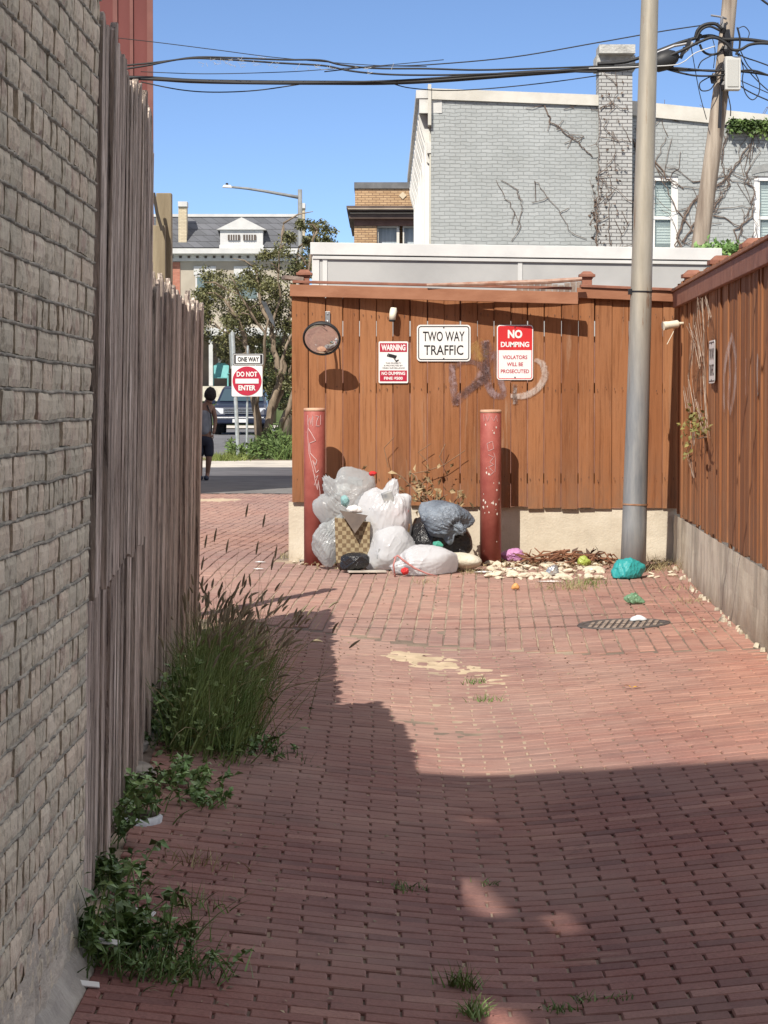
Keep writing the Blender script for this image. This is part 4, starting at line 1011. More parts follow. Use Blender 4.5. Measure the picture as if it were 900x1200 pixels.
# chimney stack
_, zc = up_(720, 56)
mb = MB(); wallb(uc0, uc1-.0, zc-.42, zc-.42, zc+1.0, -.16, .55); mb.build('chimney', M_gbw, root)
mb = MB(); wallb(uc0-.05, uc1+.05, zc-.16, zc-.16, .255, -.21, .6); mb.b2((gb(uc0-.02,0,0).x, BY-.19, zc-.159),(gb(uc1+.02,0,0).x, BY+.57, zc)); mb.build('chimney_top', P('chimney_cement', (.36,.36,.34,1), (.50,.50,.47,1), 6, rough=.9, bs=.9, bsc=12, bd=.04), root)
# vents on the roof
v_ = up_(606, 100); mb = MB(); p = gb(v_[0], 3.0, v_[1]); mb.lathe((p.x,p.y,p.z-1.2), [(.10,0),(.10,1.2),(.17,1.22),(.17,1.30),(.11,1.36),(.11,1.42)], 20); mb.build('roof_vent', M_alu, root)
u0_, z_ = up_(667, 98); u1_, _ = up_(703, 98); mb = MB(); wallb(u0_+.1, u1_+.1, z_+.02, z_+.02, .9, 2.2, 3.0)
mb.build('roof_unit', P('unit_grey', (.25,.27,.28,1), (.34,.35,.36,1), 5, rough=.5), root)
mb = MB(); wallb(u0_+.28, u0_+.55, z_+.045, z_-.05+.09, .3, 2.1, 2.18); mb.build('unit_panel', M_wtrim, root)
# left facade: pale fronts, red strips and bracketed cornice
fx = .873
mb = MB(); mb.b2((fx-.03, BY+.12, 0), (fx-.001, BY+19, zl-.4)); mb.build('front_wall', P('pale_front', (.50,.50,.44,1), (.58,.57,.5,1), 3, rough=.7), root)
M_mar = P('maroon_paint', (.20,.02,.025,1), (.28,.03,.035,1), 4, rough=.5)
mb = MB()
for k in range(6): y0 = BY+.6+k*3.0; mb.b2((fx-.10, y0, 1), (fx-.031, y0+1.3, zl-1.0-.0*k))
mb.build('bay_front', M_mar, root)
mb = MB()
for k in range(7): y0 = BY+.3+k*3.0; mb.b2((fx-.12, y0, 1), (fx-.031, y0+.28, zl-.7))
mb.build('pilaster', M_wtrim, root)
M_corn = P('cornice_paint', (.50,.50,.48,1), (.66,.66,.63,1), 3, rough=.6)
mb = MB(); mb.b2((fx-.22, BY+.0, zl-.32), (fx+.2, BY+19, zl-.05)); mb.b2((fx-.28, BY-.02, zl-.05), (fx+.2, BY+19.05, zl+.10)); mb.b2((fx-.07,BY+.1,zl-1.05),(fx,BY+19,zl-.85)); mb.build('cornice', M_corn, root)
for k in range(19):
    y0 = BY+.25+k*1.0; mb = MB()
    mb.prism([(fx-.001,y0,zl-1.25),(fx-.08,y0,zl-1.2),(fx-.11,y0,zl-.85),(fx-.20,y0,zl-.55),(fx-.24,y0,zl-.33),(fx-.001,y0,zl-.33)], (0,.22,0)); mb.build('bracket', M_wtrim if k%2 else M_corn, root)
# creepers: bare stems on the wall
M_vine = P('bare_vine', (.10,.07,.055,1), (.20,.15,.12,1), 9, rough=.9)
vr = random.Random(8)
def vine_path(pts, dpt, w0, mb, wob=.05, n=5):
    out = []
    for i in range(len(pts)-1):
        for k in range(n):
            t = k/n; u = pts[i][0]+(pts[i+1][0]-pts[i][0])*t; z = pts[i][1]+(pts[i+1][1]-pts[i][1])*t
            out.append(gb(u+vr.gauss(0,wob*.5), dpt-.02-abs(vr.gauss(0,.008)), z+vr.gauss(0,wob*.4)))
    out.append(gb(pts[-1][0], dpt-.02, pts[-1][1]))
    mb.tube(out, [max(.005, w0*(1-.7*i/len(out))) for i in range(len(out))], 5)
vine = thing('bare_creeper', gb(5, 0, .4), 'leafless dark creeper stems spread over the grey wall between the two windows', 'climbing plant')
mb = MB()
for line, w_ in (([(735,296),(742,270),(740,240),(752,215),(747,190),(735,172),(725,160)], .04), ([(742,292),(752,262),(748,232),(736,205),(728,188),(720,172),(700,160)], .03),
    ([(742,220),(757,196),(748,176),(760,150),(770,135)], .02), ([(790,290),(800,262),(812,240),(830,222),(848,215),(862,196),(880,170),(890,150)], .035), ([(800,285),(815,262),(835,245),(848,232),(852,214),(846,190),(850,160),(862,140)], .025),
    ([(862,300),(868,270),(880,250),(883,225),(876,205),(884,180),(880,150)], .025), ([(806,270),(790,240),(780,215),(770,190),(778,160)], .022), ([(835,250),(865,262),(878,285)], .02), ([(812,214),(845,210),(875,216),(890,205)], .018), ([(735,160),(760,175),(775,205),(800,222)], .03),
    ([(744,165),(752,190),(750,230),(758,262),(752,290)], .03), ([(728,150),(745,175),(760,192),(768,228)], .02), ([(830,300),(822,270),(836,240),(850,222)], .02)):
    for rep in range(2 if w_ > .024 else 1):
        pts = []
        for (x, y) in line:
            d = ray(x+vr.gauss(0,2.5), y+vr.gauss(0,2)); t = (-.873*math.sin(ya)+(BY+RD)*math.cos(ya))/(d.y*math.cos(ya)-d.x*math.sin(ya)); p = Vector((0,0,EYE))+d*t; pts.append(((p.x-.873)/math.cos(ya), p.z))
        pts = [q for q in pts if q[0] > uc1+.03]
        if len(pts) > 1: vine_path(pts, RD, w_*(.62 if rep == 0 else .38), mb)
        for q in pts[::2]:
            for _ in range(1):
                a_ = vr.uniform(0, 2*PI); l_ = vr.uniform(.2,.6); e1 = (max(uc1+.05, q[0]+math.cos(a_)*l_), q[1]+math.sin(a_)*l_); e2 = (max(uc1+.05, e1[0]+vr.gauss(0,.25)), e1[1]+vr.gauss(.1,.25)); vine_path([q, e1, e2], RD, .007, mb, .03, 3)
mb.build('stem', M_vine, vine)
vine2 = thing('bare_creeper', gb(3.5, 0, .4), 'thin dead creeper stems scattered on the grey wall and chimney', 'climbing plant')
mb = MB()
for line, w_ in (([(637,124),(645,142),(662,158),(680,168),(694,184)], .022), ([(655,150),(672,158),(685,160)], .012), ([(700,295),(699,262),(698,235),(701,205),(702,170),(703,140)], .022), ([(716,290),(712,255),(716,222),(711,200),(720,180),(716,155)], .012),
    ([(700,208),(720,222),(736,235)], .013), ([(606,222),(612,235),(612,246)], .012), ([(592,230),(603,248),(610,265)], .011), ([(628,212),(642,232),(655,250),(668,272)], .010), ([(660,118),(680,122),(700,130)], .014), ([(703,128),(720,124),(735,130)], .014), ([(706,210),(700,240),(690,265)], .01), ([(735,262),(728,275),(724,292)], .01), ([(705,150),(722,165),(737,168)],.012), ([(720,70),(722,100),(716,125)],.008)):
    pts = [up_(x+vr.gauss(0,1), y) for x, y in line]
    vine_path(pts, -.17 if line[0][0] > 699 else 0, w_*.62, mb, .04)
    for q in pts:
        a_ = vr.uniform(0, 2*PI); l_ = vr.uniform(.1,.4); vine_path([q, (q[0]+math.cos(a_)*l_, q[1]+math.sin(a_)*l_)], -.17 if line[0][0] > 699 else 0, .007, mb, .02, 3)
for k in range(90):
    q = up_(vr.gauss(700,3) if k < 50 else vr.uniform(704,736), vr.uniform(200,290) if k < 50 else vr.uniform(70,290)); p = gb(q[0], -.19 if q[0] > uc0 else -.02, q[1]); mb.leaf(p, (vr.gauss(0,1),-.3,vr.gauss(0,1)), .05, .07)
mb.build('stem', M_vine, vine2)
M_ivy = P('ivy_green', (.05,.10,.02,1), (.14,.22,.05,1), 6, rough=.6, isl=.5, Subsurface_Weight=0)
ivy = thing('ivy', gb(7.6, RD, 7), 'green ivy fringe hanging from the coping at the top right', 'plant')
mb = MB()
for k in range(900):
    x = vr.uniform(858, 925); yb = 137+(x-858)*.02+abs(vr.gauss(0,6)); u, z = up_(x, yb); mb.leaf(gb(u, RD-.08-vr.random()*.12, z), (vr.gauss(0,1),-.5,vr.gauss(-.6,.6)), .07, .10)
mb.build('leaves', M_ivy, ivy)
# ================================================================= RUBBISH
TY = 22.0
def ico(sub):
    bm = bmesh.new(); bmesh.ops.create_icosphere(bm, subdivisions=sub, radius=1); vs = [v.co.copy() for v in bm.verts]; fs = [tuple(v.index for v in f.verts) for f in bm.faces]; bm.free(); return vs, fs
ICO = {k: ico(k) for k in (1,2,3,5,6)}
def bagmesh(cx, cz, Y, lobes, seed, amp=.03, freq=5, fine=.010, sub=6, floor=True, tie=None, facets=0):
    """a stuffed plastic bag: soft lobes cut by taut facets, with gathers running to the knot; lobes are (dx, dy, dz, rx, ry, rz)"""
    vs, fs = ICO[sub]; out = []; fr_ = random.Random(int(seed*10))
    def rad(d):
        tot = 0; K = 9
        for (lx, ly, lz, rx, ry, rz) in lobes:
            dx, dy, dz = d.x/rx, d.y/ry, d.z/rz; ox, oy, oz = -lx/rx, -ly/ry, -lz/rz
            A = dx*dx+dy*dy+dz*dz; B = ox*dx+oy*dy+oz*dz; C = ox*ox+oy*oy+oz*oz-1; disc = B*B-A*C
            if disc > 0:
                t = (-B+math.sqrt(disc))/A
                if t > 0: tot += t**K
        return tot**(1/K) if tot > 0 else .05
    planes = []
    for _ in range(facets):
        n_ = Vector((fr_.gauss(0,1), fr_.gauss(-.5,1), fr_.gauss(.1,.9))).normalized(); planes.append((n_, rad(n_)*fr_.uniform(.72,.98)))
    T = Vector(tie).normalized() if tie else None
    if T: U = T.cross(Vector((.3,.9,.2))).normalized(); W_ = T.cross(U)
    def crest(n, k): return max(0, 1-abs(n)*k)**1.5
    for d in vs:
        r = rad(d)
        if planes:
            tot = r**-10
            for n_, h in planes:
                q = d.dot(n_)
                if q > .05: tot += (h/q)**-10
            r = tot**(-1/10)*1.04
        p = d*r; disp = 0
        if T:
            th = math.acos(max(-1, min(1, d.dot(T)))); ph = math.atan2(d.dot(W_), d.dot(U)); g_ = math.exp(-(th/1.0)**2)
            n1 = noise.noise(Vector((math.cos(ph)*4.2, math.sin(ph)*4.2, th*1.1+seed))); n2 = noise.noise(Vector((math.cos(ph)*9, math.sin(ph)*9, th*1.6+seed)))
            disp += amp*(1.7*abs(n1)+.9*abs(n2)-.5)*(g_*1.2+.18)
            r2 = math.exp(-(th/.22)**2); p = p+T*(.07*r*r2)-d*(r*.30*math.exp(-((th-.42)/.22)**2))
        q = Vector((p.x*freq+seed, p.y*freq, p.z*freq*.7)); wv = noise.noise_vector(q*.6)*.8
        f1 = crest(noise.noise(q*.9+wv), 5.0); f2 = crest(noise.noise(q*1.9+wv*1.6+Vector((7,3,1))), 6.5); f3 = crest(noise.noise(q*4.2+wv*2+Vector((1,9,4))), 5)
        disp += amp*(.34*f1+.13*f2-.08)+amp*.9*noise.noise(Vector((p.x*5+seed, p.y*5, p.z*5)))+fine*.30*f3
        p = p+d*disp
        w_ = Vector((cx+p.x, Y+p.y, cz+p.z))
        if floor:
            gz_ = G(w_.x, w_.y)+.004
            if w_.z < gz_+.02: w_.z = gz_+(max(0, w_.z-gz_))*.6+.004*(1+noise.noise(q*4))
        out.append(w_)
    mb = MB(); mb.add(out, fs); return mb
def plastic(name, c, rough=.32, tr=.35, bsc=16, bs=.5, c2=None, alpha=1.0, spec=.5):
    m, nt, b = mk(name)
    v = coords(nt, 'Position'); f = nz(nt, v, bsc, 6, .65, 1.5)
    vo = N(nt, 'ShaderNodeTexVoronoi'); vo.feature = 'DISTANCE_TO_EDGE'; vo.inputs['Scale'].default_value = 22
    wv = N(nt, 'ShaderNodeVectorMath', operation='ADD'); nn_ = N(nt, 'ShaderNodeTexNoise'); nn_.inputs['Scale'].default_value = 9; L(nt, v, nn_.inputs['Vector']); sc_ = N(nt, 'ShaderNodeVectorMath', operation='SCALE'); L(nt, nn_.outputs['Color'], sc_.inputs[0]); sc_.inputs['Scale'].default_value = .25
    L(nt, v, wv.inputs[0]); L(nt, sc_.outputs[0], wv.inputs[1]); L(nt, wv.outputs[0], vo.inputs['Vector'])
    h = mixc(nt, .35, f, vo.outputs['Distance'])
    if c2: L(nt, mixc(nt, ramp(nt, nz(nt, v, 4, 3), [(.45,(0,0,0,1)),(.6,(1,1,1,1))]), c, c2), b.inputs['Base Color'])
    else: b.inputs['Base Color'].default_value = c
    b.inputs['Roughness'].default_value = rough; b.inputs['Specular IOR Level'].default_value = spec; b.inputs['Alpha'].default_value = alpha
    bump(nt, b, h, bs, .02)
    if tr:
        t = N(nt, 'ShaderNodeBsdfTranslucent'); t.inputs[0].default_value = c
        mx = N(nt, 'ShaderNodeMixShader'); mx.inputs[0].default_value = tr
        out = nt.nodes['Material Output']; L(nt, b.outputs[0], mx.inputs[1]); L(nt, t.outputs[0], mx.inputs[2]); L(nt, mx.outputs[0], out.inputs[0])
    return m
PL_w = plastic('white_bag_plastic', (.78,.79,.81,1), .18, .40, alpha=.84, bsc=7, bs=.22); PL_c = plastic('clear_bag_plastic', (.62,.65,.66,1), .15, .35, alpha=.50, bsc=8, bs=.30)
PL_k = plastic('black_bag_plastic', (.018,.018,.02,1), .22, 0, 12, .8); PL_g = plastic('grey_bag_plastic', (.13,.16,.20,1), .25, .1, 26, 1.0, c2=(.22,.26,.31,1))
PL_t = plastic('teal_plastic', (.04,.38,.38,1), .4, .2, 14, .6); PL_p = plastic('pink_plastic', (.58,.28,.52,1), .4, .2, 14, .6); PL_r = plastic('red_plastic', (.62,.03,.03,1), .4, .15)
def cpt(px, py, Y): p = at(px, py, Y); return p.x, p.z
def bag(name, px, py, Y, lobes, seed, mat, label, cat='bag', **kw):
    x, z = cpt(px, py, Y); S = Y/FOC
    K_ = 1.33 if name.endswith('rubbish_bag') else 1.05
    lb_ = [(a*S*K_, b*S, -c*S*K_, d*S*K_, e*S*1.1, f*S*K_) for a, b, c, d, e, f in lobes]
    root = thing(name, (x, Y, G(x, Y)), label, cat)
    bagmesh(x, z, Y, lb_, seed, **kw).build('bag_body', mat, root, smooth=True); return root
# lobes in pixels: (right, away, down, rx, ry, rz)
PL_c2 = plastic('pale_teal_film', (.30,.52,.52,1), .3, .3)
def contents(root, items):
    for (px, py, Y, w_, h_, mt, nm, rz) in items:
        x, z = cpt(px, py, Y); mb = MB(); mb.box((x, Y+.03, z), (w_*.85, .05, h_*.85), (.1, rz, .2)); mb.build(nm, mt, root, bevel=.006)
C_g = P('packet_grey', (.20,.22,.24,1), (.42,.42,.40,1), 14); C_y = P('packet_yellow', (.62,.52,.22,1), (.60,.30,.22,1), 9); C_pk = P('packet_pink', (.62,.22,.20,1), (.66,.56,.40,1), 11); C_b = P('packet_brown', (.14,.09,.06,1), (.25,.17,.1,1), 9)
r_ = bag('white_rubbish_bag', 452, 598, 21.95, [(0,0,0,27,24,34),(-8,0,14,29,26,28),(16,-2,20,28,24,22)], 1.0, PL_w, 'full white plastic bag at the middle top of the pile, groceries showing through', amp=.024, freq=4.0, tie=(.25,-.1,1), facets=22)
contents(r_, [(468,602,21.86,.15,.12,C_pk,'food_packet',.3),(472,618,21.86,.13,.08,C_y,'food_packet',.1),(455,585,21.80,.10,.14,C_g,'food_packet',-.3),(438,605,21.82,.12,.14,C_g,'food_packet',.2)])
r_ = bag('white_rubbish_bag', 458, 640, 21.8, [(0,0,0,24,24,22),(-6,0,14,30,26,15),(18,0,10,24,24,14)], 5.3, PL_w, 'slumped white plastic bag low in the pile under the taller white bag', amp=.020, freq=4.5, facets=22)
contents(r_, [(450,650,21.66,.13,.10,C_g,'food_packet',.2),(472,650,21.74,.10,.08,C_b,'food_packet',.5)])
r_ = bag('white_rubbish_bag', 492, 661, 21.45, [(0,0,0,33,24,17),(-20,0,3,18,20,15),(24,0,4,15,18,13)], 9.1, PL_w, 'flat white bag at the very front of the pile with a red drawstring hem', amp=.016, freq=5, tie=(-1,-.3,-.1), facets=14)
mb = MB(); ln = [at(x,y,21.24) for x,y in ((461,654),(466,651),(473,657),(486,666),(500,672),(512,675))]; mb.tube(ln, [.006,.009,.010,.009,.007,.004], 6); mb.tube([at(x,y,21.24) for x,y in ((464,652),(461,662),(463,676))], .008, 6); mb.build('drawstring', plastic('pink_hem', (.55,.24,.22,1), .4, .2), r_, smooth=True)
mb = bagmesh(*[at(474,669,21.26)[i] for i in (0,2)], 21.26, [(0,0,0,.032,.02,.024)], 3, amp=.014, freq=14, sub=5); mb.build('red_wrapper', PL_r, r_, smooth=True)
r_ = bag('clear_rubbish_bag', 402, 590, 22.0, [(0,0,0,22,20,22),(12,0,-22,28,20,17),(-14,0,22,20,22,28),(-24,0,44,20,22,28),(2,0,10,18,18,20)], 13.7, PL_c, 'torn translucent bag draped down the left side of the pile against the bollard', amp=.030, freq=4.5, fine=.012, tie=(-.8,-.2,.9), facets=22)
contents(r_, [(384,618,21.96,.10,.16,C_g,'crumpled_paper',.5),(402,572,21.98,.13,.08,M_white,'crumpled_paper',-.2),(416,564,21.98,.14,.07,C_g,'crumpled_paper',.2)])
r_q = bag('clear_rubbish_film', 383, 634, 21.85, [(0,0,0,15,14,28),(12,0,-30,17,13,26),(24,0,-56,20,12,16),(-7,0,14,17,14,15)], 17.3, PL_c, 'loose clear plastic hanging down in front of the left bollard foot', cat='plastic film', amp=.030, freq=5, fine=.012, tie=(.5,0,1), facets=20)
contents(r_q, [(384,640,21.95,.08,.10,C_g,'crumpled_paper',.3)])
for (px, py, w_, h_, mt, nm) in ((404,588,.035,.05,PL_c2,'teal_packet'),(414,598,.08,.03,M_white,'paper'),(437,556,.035,.018,PL_r,'red_wrapper')):
    x, z = cpt(px, py, 21.72); bagmesh(x, z, 21.76 if nm != 'red_wrapper' else 21.95, [(0,0,0,w_,.03,h_)], px, amp=.022, freq=12, sub=5, floor=False, facets=8).build(nm, mt, r_, smooth=True)
bag('black_rubbish_bag', 516, 630, 22.0, [(0,0,0,32,28,22),(-12,0,6,24,26,20),(14,0,10,20,24,14),(-30,0,-10,12,14,14)], 21.0, PL_k, 'shiny black rubbish bag under the grey bag at the right of the pile', amp=.020, freq=5, facets=18)
r_ = bag('grey_rubbish_bag', 521, 608, 21.8, [(0,0,0,27,22,16),(16,0,13,17,18,17),(-18,0,-5,17,18,12)], 25.0, PL_g, 'slate grey plastic bag lying over the black bag', amp=.022, freq=7, fine=.010, floor=False, tie=(1,-.5,-.7), facets=14)
x, z = cpt(513, 637, 21.62); bagmesh(x, z, 21.57, [(0,0,0,.045,.02,.03)], 8, amp=.016, freq=14, sub=5, facets=6).build('green_scrap', plastic('green_scrap', (.10,.45,.33,1)), r_, smooth=True)
bag('black_plastic_film', 414, 658, 21.6, [(0,0,0,20,16,9),(-10,0,3,14,14,8)], 31.0, PL_k, 'crumpled black plastic film in front of the checked carton', cat='plastic film', amp=.026, freq=9, fine=.014, facets=10)
def mat_check():
    m, nt, b = mk('woven_check'); g = coords(nt, 'Position', (1,1,1)); t = N(nt, 'ShaderNodeTexChecker'); t.inputs['Scale'].default_value = 30
    mp = N(nt, 'ShaderNodeMapping'); L(nt, g, mp.inputs[0]); mp.inputs['Scale'].default_value = (1,0,1); mp.inputs['Location'].default_value = (0,.5,0); L(nt, mp.outputs[0], t.inputs[0])
    t.inputs[1].default_value = (.34,.27,.16,1); t.inputs[2].default_value = (.17,.115,.06,1)
    f = nz(nt, g, 60, 4); L(nt, mixc(nt, 1.0, t.outputs[0], ramp(nt, f, [(.3,(.7,.7,.7,1)),(.7,(1.1,1.1,1.1,1))]), 'MULTIPLY'), b.inputs['Base Color']); b.inputs['Roughness'].default_value = .8; bump(nt, b, f, .5, .004); return m
p = gp(410, 660); root = thing('woven_carton', p, 'brown and tan checked woven carton wedged between the white bags', 'box')
A = at(392,607,21.75); B = at(434,612,21.75); C_ = at(433,657,21.75); D_ = at(394,660,21.75)
mb = MB(); mb.hexa([D_, C_, C_+Vector((0,.25,0)), D_+Vector((0,.25,0))], [A, B, B+Vector((0,.25,0)), A+Vector((0,.25,0))]); mb.build('side', mat_check(), root, bevel=.004)
mb = MB(); mb.prism([at(398,598,21.72), at(431,604,21.72), at(416,625,21.66)], (0,.006,0)); mb.build('flap', P('dark_card', (.07,.05,.04,1), (.12,.09,.07,1), 9), root)
root = thing('foam_slab', gp(541,668), 'cream coloured battered foam slab at the right foot of the rubbish pile', 'slab')
x, z = cpt(541, 657, 21.7); bagmesh(x, z, 21.7, [(0,0,0,.15,.13,.062),(-.04,0,.012,.12,.12,.05),(.05,0,-.01,.10,.12,.05)], 40, amp=.010, freq=7, sub=5).build('slab', P('cream_foam', (.50,.46,.36,1), (.64,.60,.50,1), 9, rough=.9, bs=.7, bsc=50), root, smooth=True)
M_rub0 = P('dirty_card', (.34,.30,.25,1), (.50,.46,.40,1), 9)
for i, (x0, y0, w_, h_, rz, lab) in enumerate(((372,659,.30,.10,.05,'dark flat board edge on the bricks left of the pile'), (430,672,.30,.12,.1,'pale sheet of card on the ground under the front bags'))):
    p = gp(x0, y0); o = MB().box((0,0,.012), (w_,h_,.014)).build('card_sheet', M_stone if i == 0 else M_rub0, None, bevel=.002); o.location = (p.x, p.y, p.z+.004); o.rotation_euler.z = rz; tag(o, lab, 'card')
# dried branch standing behind the pile
M_twig = P('dry_twig', (.16,.10,.06,1), (.28,.19,.12,1), 15, rough=.9); M_dleaf = P('dry_leaf', (.30,.20,.09,1), (.48,.36,.20,1), 9, rough=.7, isl=.5)
root = thing('dead_branch', gp(500, 640), 'dry branch with curled tan leaves sticking up behind the white and grey bags', 'branch')
mb = MB(); ml = MB(); dr = random.Random(4)
for (a, b_) in (((515,605),(458,550)),((515,605),(480,552)),((512,600),(505,560)),((515,605),(538,575)),((500,590),(470,575)),((510,598),(520,580)),((495,585),(500,557)),((520,600),(545,590))):
    pa = at(a[0],a[1],22.2); pb = at(b_[0],b_[1],22.2+dr.uniform(-.15,.2)); pts = [pa.lerp(pb, t/5)+Vector((dr.gauss(0,.012),dr.gauss(0,.02),dr.gauss(0,.012))) for t in range(6)]
    mb.tube(pts, [.008,.007,.006,.005,.004,.003], 5)
    for k in range(13): q = pts[dr.randint(1,5)]+Vector((dr.gauss(0,.03),dr.gauss(0,.03),dr.gauss(0,.03))); ml.leaf(q, (dr.gauss(0,1),dr.gauss(0,.6),dr.gauss(0,1)), dr.uniform(.025,.04), dr.uniform(.05,.08), bend=dr.uniform(-.4,.4))
mb.build('twig', M_twig, root); ml.build('leaves', M_dleaf, root)
# thin dead stems against the fence
stem = thing('dead_weed', gp(545, 652), 'thin dead stem leaning on the fence boards above the grey bag', 'plant'); mb = MB()
for pts in ([(478,556),(500,552),(520,545),(545,528)], [(455,548),(450,525),(462,512)], [(430,545),(424,555)], [(520,545),(515,535),(522,520)], [(505,520),(490,530),(500,540)]): mb.tube([at(x,y,22.58) for x,y in pts], .003, 4)
ml = MB()
for x, y in ((515,543),(528,548),(502,543),(524,556),(430,547),(512,573)): ml.leaf(at(x,y,22.56), (dr.gauss(0,1),-.2,dr.gauss(0,1)), .035, .05)
mb.build('stem', M_twig, stem); ml.build('leaves', M_dleaf, stem)

# ---- right hand litter
def front(px, py, lim=22.42):
    p = gp(px, py)
    if p.y > lim: p = Vector((X_(px, lim), lim, G(X_(px, lim), lim)))
    return p
def small(name, px, py, w_, d_, h_, mat, label, cat, seed=0, amp=.012, freq=12, sub=3, rot=0):
    p = front(px, py); root_loc = Vector((p.x, p.y, p.z))
    mb = bagmesh(p.x, p.z+h_*.5, p.y, [(0,0,0,w_/2.6,d_/2.2,h_/2.2),(w_*.2,0,-h_*.15,w_/3.2,d_/2.6,h_/3),(-w_*.22,0,-h_*.2,w_/3.4,d_/2.6,h_/3.4),(w_*.03,0,h_*.25,w_/8,d_/5,h_/4)], seed+px, amp=amp*(1.6 if sub == 5 else 1), freq=freq, sub=sub, facets=12 if sub == 5 else 0, fine=.02 if sub == 5 else .01)
    e = D.objects.new('tmp', None); e.location = root_loc; o = mb.build(name, mat, None, smooth=True)
    o.data.transform(Matrix.Translation(-root_loc)); o.location = root_loc; D.objects.remove(e); return tag(o, label, cat)
small('pink_bag', 602, 660, .32, .12, .12, PL_p, 'small pink plastic bag lying beside the right bollard', 'bag', sub=5, amp=.014, freq=10)
small('teal_bag', 736, 678, .42, .18, .16, PL_t, 'bright teal plastic bag lying at the foot of the grey lamp pole', 'bag', sub=5, amp=.022, freq=9)
small('green_wrapper', 741, 708, .23, .12, .08, plastic('green_film', (.25,.45,.28,1), .2, .3, alpha=.8), 'crumpled pale green wrapper on the bricks in front of the teal bag', 'wrapper', sub=5, amp=.018, freq=12)
small('drink_can', 649, 676, .13, .09, .09, P('crushed_can', (.45,.5,.55,1), (.7,.72,.74,1), 14, rough=.3, metal=.8), 'crushed silver drink can among the pale rubble', 'can', sub=5, amp=.016, freq=13)
small('lime_wrapper', 684, 665, .14, .07, .10, plastic('lime_film', (.42,.50,.10,1), .35, .2), 'yellow green wrapper among the stones left of the lamp pole', 'wrapper', sub=5, amp=.016, freq=12)
small('white_cup_lid', 748, 729, .12, .09, .045, P('bluish_white', (.62,.68,.72,1), (.7,.74,.78,1), 9, rough=.4), 'white cup lid resting on the round drain cover', 'lid', sub=3, amp=.004, freq=8)
small('orange_peel', 604, 692, .062, .05, .055, P('orange_fruit', (.55,.26,.08,1), (.66,.36,.14,1), 14, rough=.6), 'single dull orange fruit on the bricks in front of the rubble', 'fruit', sub=3, amp=.006, freq=16)
small('white_paper', 568, 672, .20, .08, .02, M_white, 'flat white paper scrap beside the foam slab', 'paper', amp=.006)
small('white_paper', 700, 670, .16, .06, .035, M_white, 'crumpled white paper just left of the teal bag', 'paper', amp=.01)
small('white_paper', 668, 655, .20, .05, .05, P('flattened_tan', (.48,.40,.26,1), (.6,.52,.38,1), 9), 'tan flattened carton end in front of the root pile', 'carton', amp=.008)
for (px, py, w_, lab) in ((305,655,.11,'small white scrap on the bricks left of the rubbish pile'), (303,668,.10,'smaller white scrap on the bricks nearest the tall grass heads'), (645,683,.26,'dirty white foil scrap under the silver can'), (600,668,.24,'long white splinter of board at the front of the rubble')):
    small('litter_scrap', px, py, w_, .05, .016, M_white, lab, 'scrap', amp=.004)
M_gdry0 = P('straw', (.34,.27,.14,1), (.56,.48,.30,1), 6, rough=.8, isl=.4)
M_rub = P('rubble_stone', (.50,.43,.32,1), (.70,.63,.50,1), 14, rough=.95, bs=.6, bsc=50, isl=.3)
sr = random.Random(17); base_st = []
for k in range(5):
    vs, fs = ICO[2]; mb = MB(); mb.add([Vector((v.x*(1+.35*noise.noise(v*1.4+Vector((k*5,0,0)))), v.y*.8*(1+.35*noise.noise(v*1.3+Vector((0,k*5,0)))), v.z*.5*(1+.3*noise.noise(v*1.7+Vector((0,0,k*5)))))) for v in vs], fs); base_st.append(mb)
first = []
for k in range(180):
    px = sr.uniform(572, 715) if k < 166 else sr.uniform(345, 380); py = sr.uniform(656, 680) if k < 166 else sr.uniform(657, 662)
    if k > 173: px, py = sr.uniform(755, 790), sr.uniform(668,678)
    p = front(px, py, 22.5); s_ = sr.uniform(.012,.060)**1.0*(1 if k < 95 else .55)
    if k < 5: o = base_st[k].build('rubble_stone', M_rub); first.append(o)
    else: o = first[k%5].copy(); col.objects.link(o)
    o.location = (p.x, p.y, p.z+s_*.25); o.scale = (s_*1.3, s_, s_*.9); o.rotation_euler = (sr.gauss(0,.2), sr.gauss(0,.2), sr.uniform(0,6))
    tag(o, 'pale broken stone lying in the rubble at the foot of the wall', 'stone', 'stones strewn along the wall foot')
# straw and dry leaves blown along the wall foot
mb = MB(); ml = MB()
for k in range(1100):
    px = sr.uniform(345, 795) if k < 420 else sr.gauss(650, 55); Y = 22.5-abs(sr.gauss(0,.45)); X = X_(px, Y); z = G(X,Y)+.004+sr.random()*.03; a_ = sr.uniform(0,6.3); l_ = sr.uniform(.03,.12)
    if k % 2: mb.blade([(X,Y,z),(X+math.cos(a_)*l_*.5,Y+math.sin(a_)*l_*.5,z+.012),(X+math.cos(a_)*l_,Y+math.sin(a_)*l_,z)], .006, (0,0,1))
    else: ml.leaf((X,Y,z), (math.cos(a_),math.sin(a_),sr.gauss(0,.3)), sr.uniform(.015,.035), sr.uniform(.025,.06), (sr.gauss(0,.4),sr.gauss(0,.4),1))
tag(mb.build('straw', M_gdry0), kind='stuff'); tag(ml.build('fallen_leaves', P('fallen_leaf', (.16,.09,.04,1), (.42,.32,.18,1), 6, isl=.5)), kind='stuff')
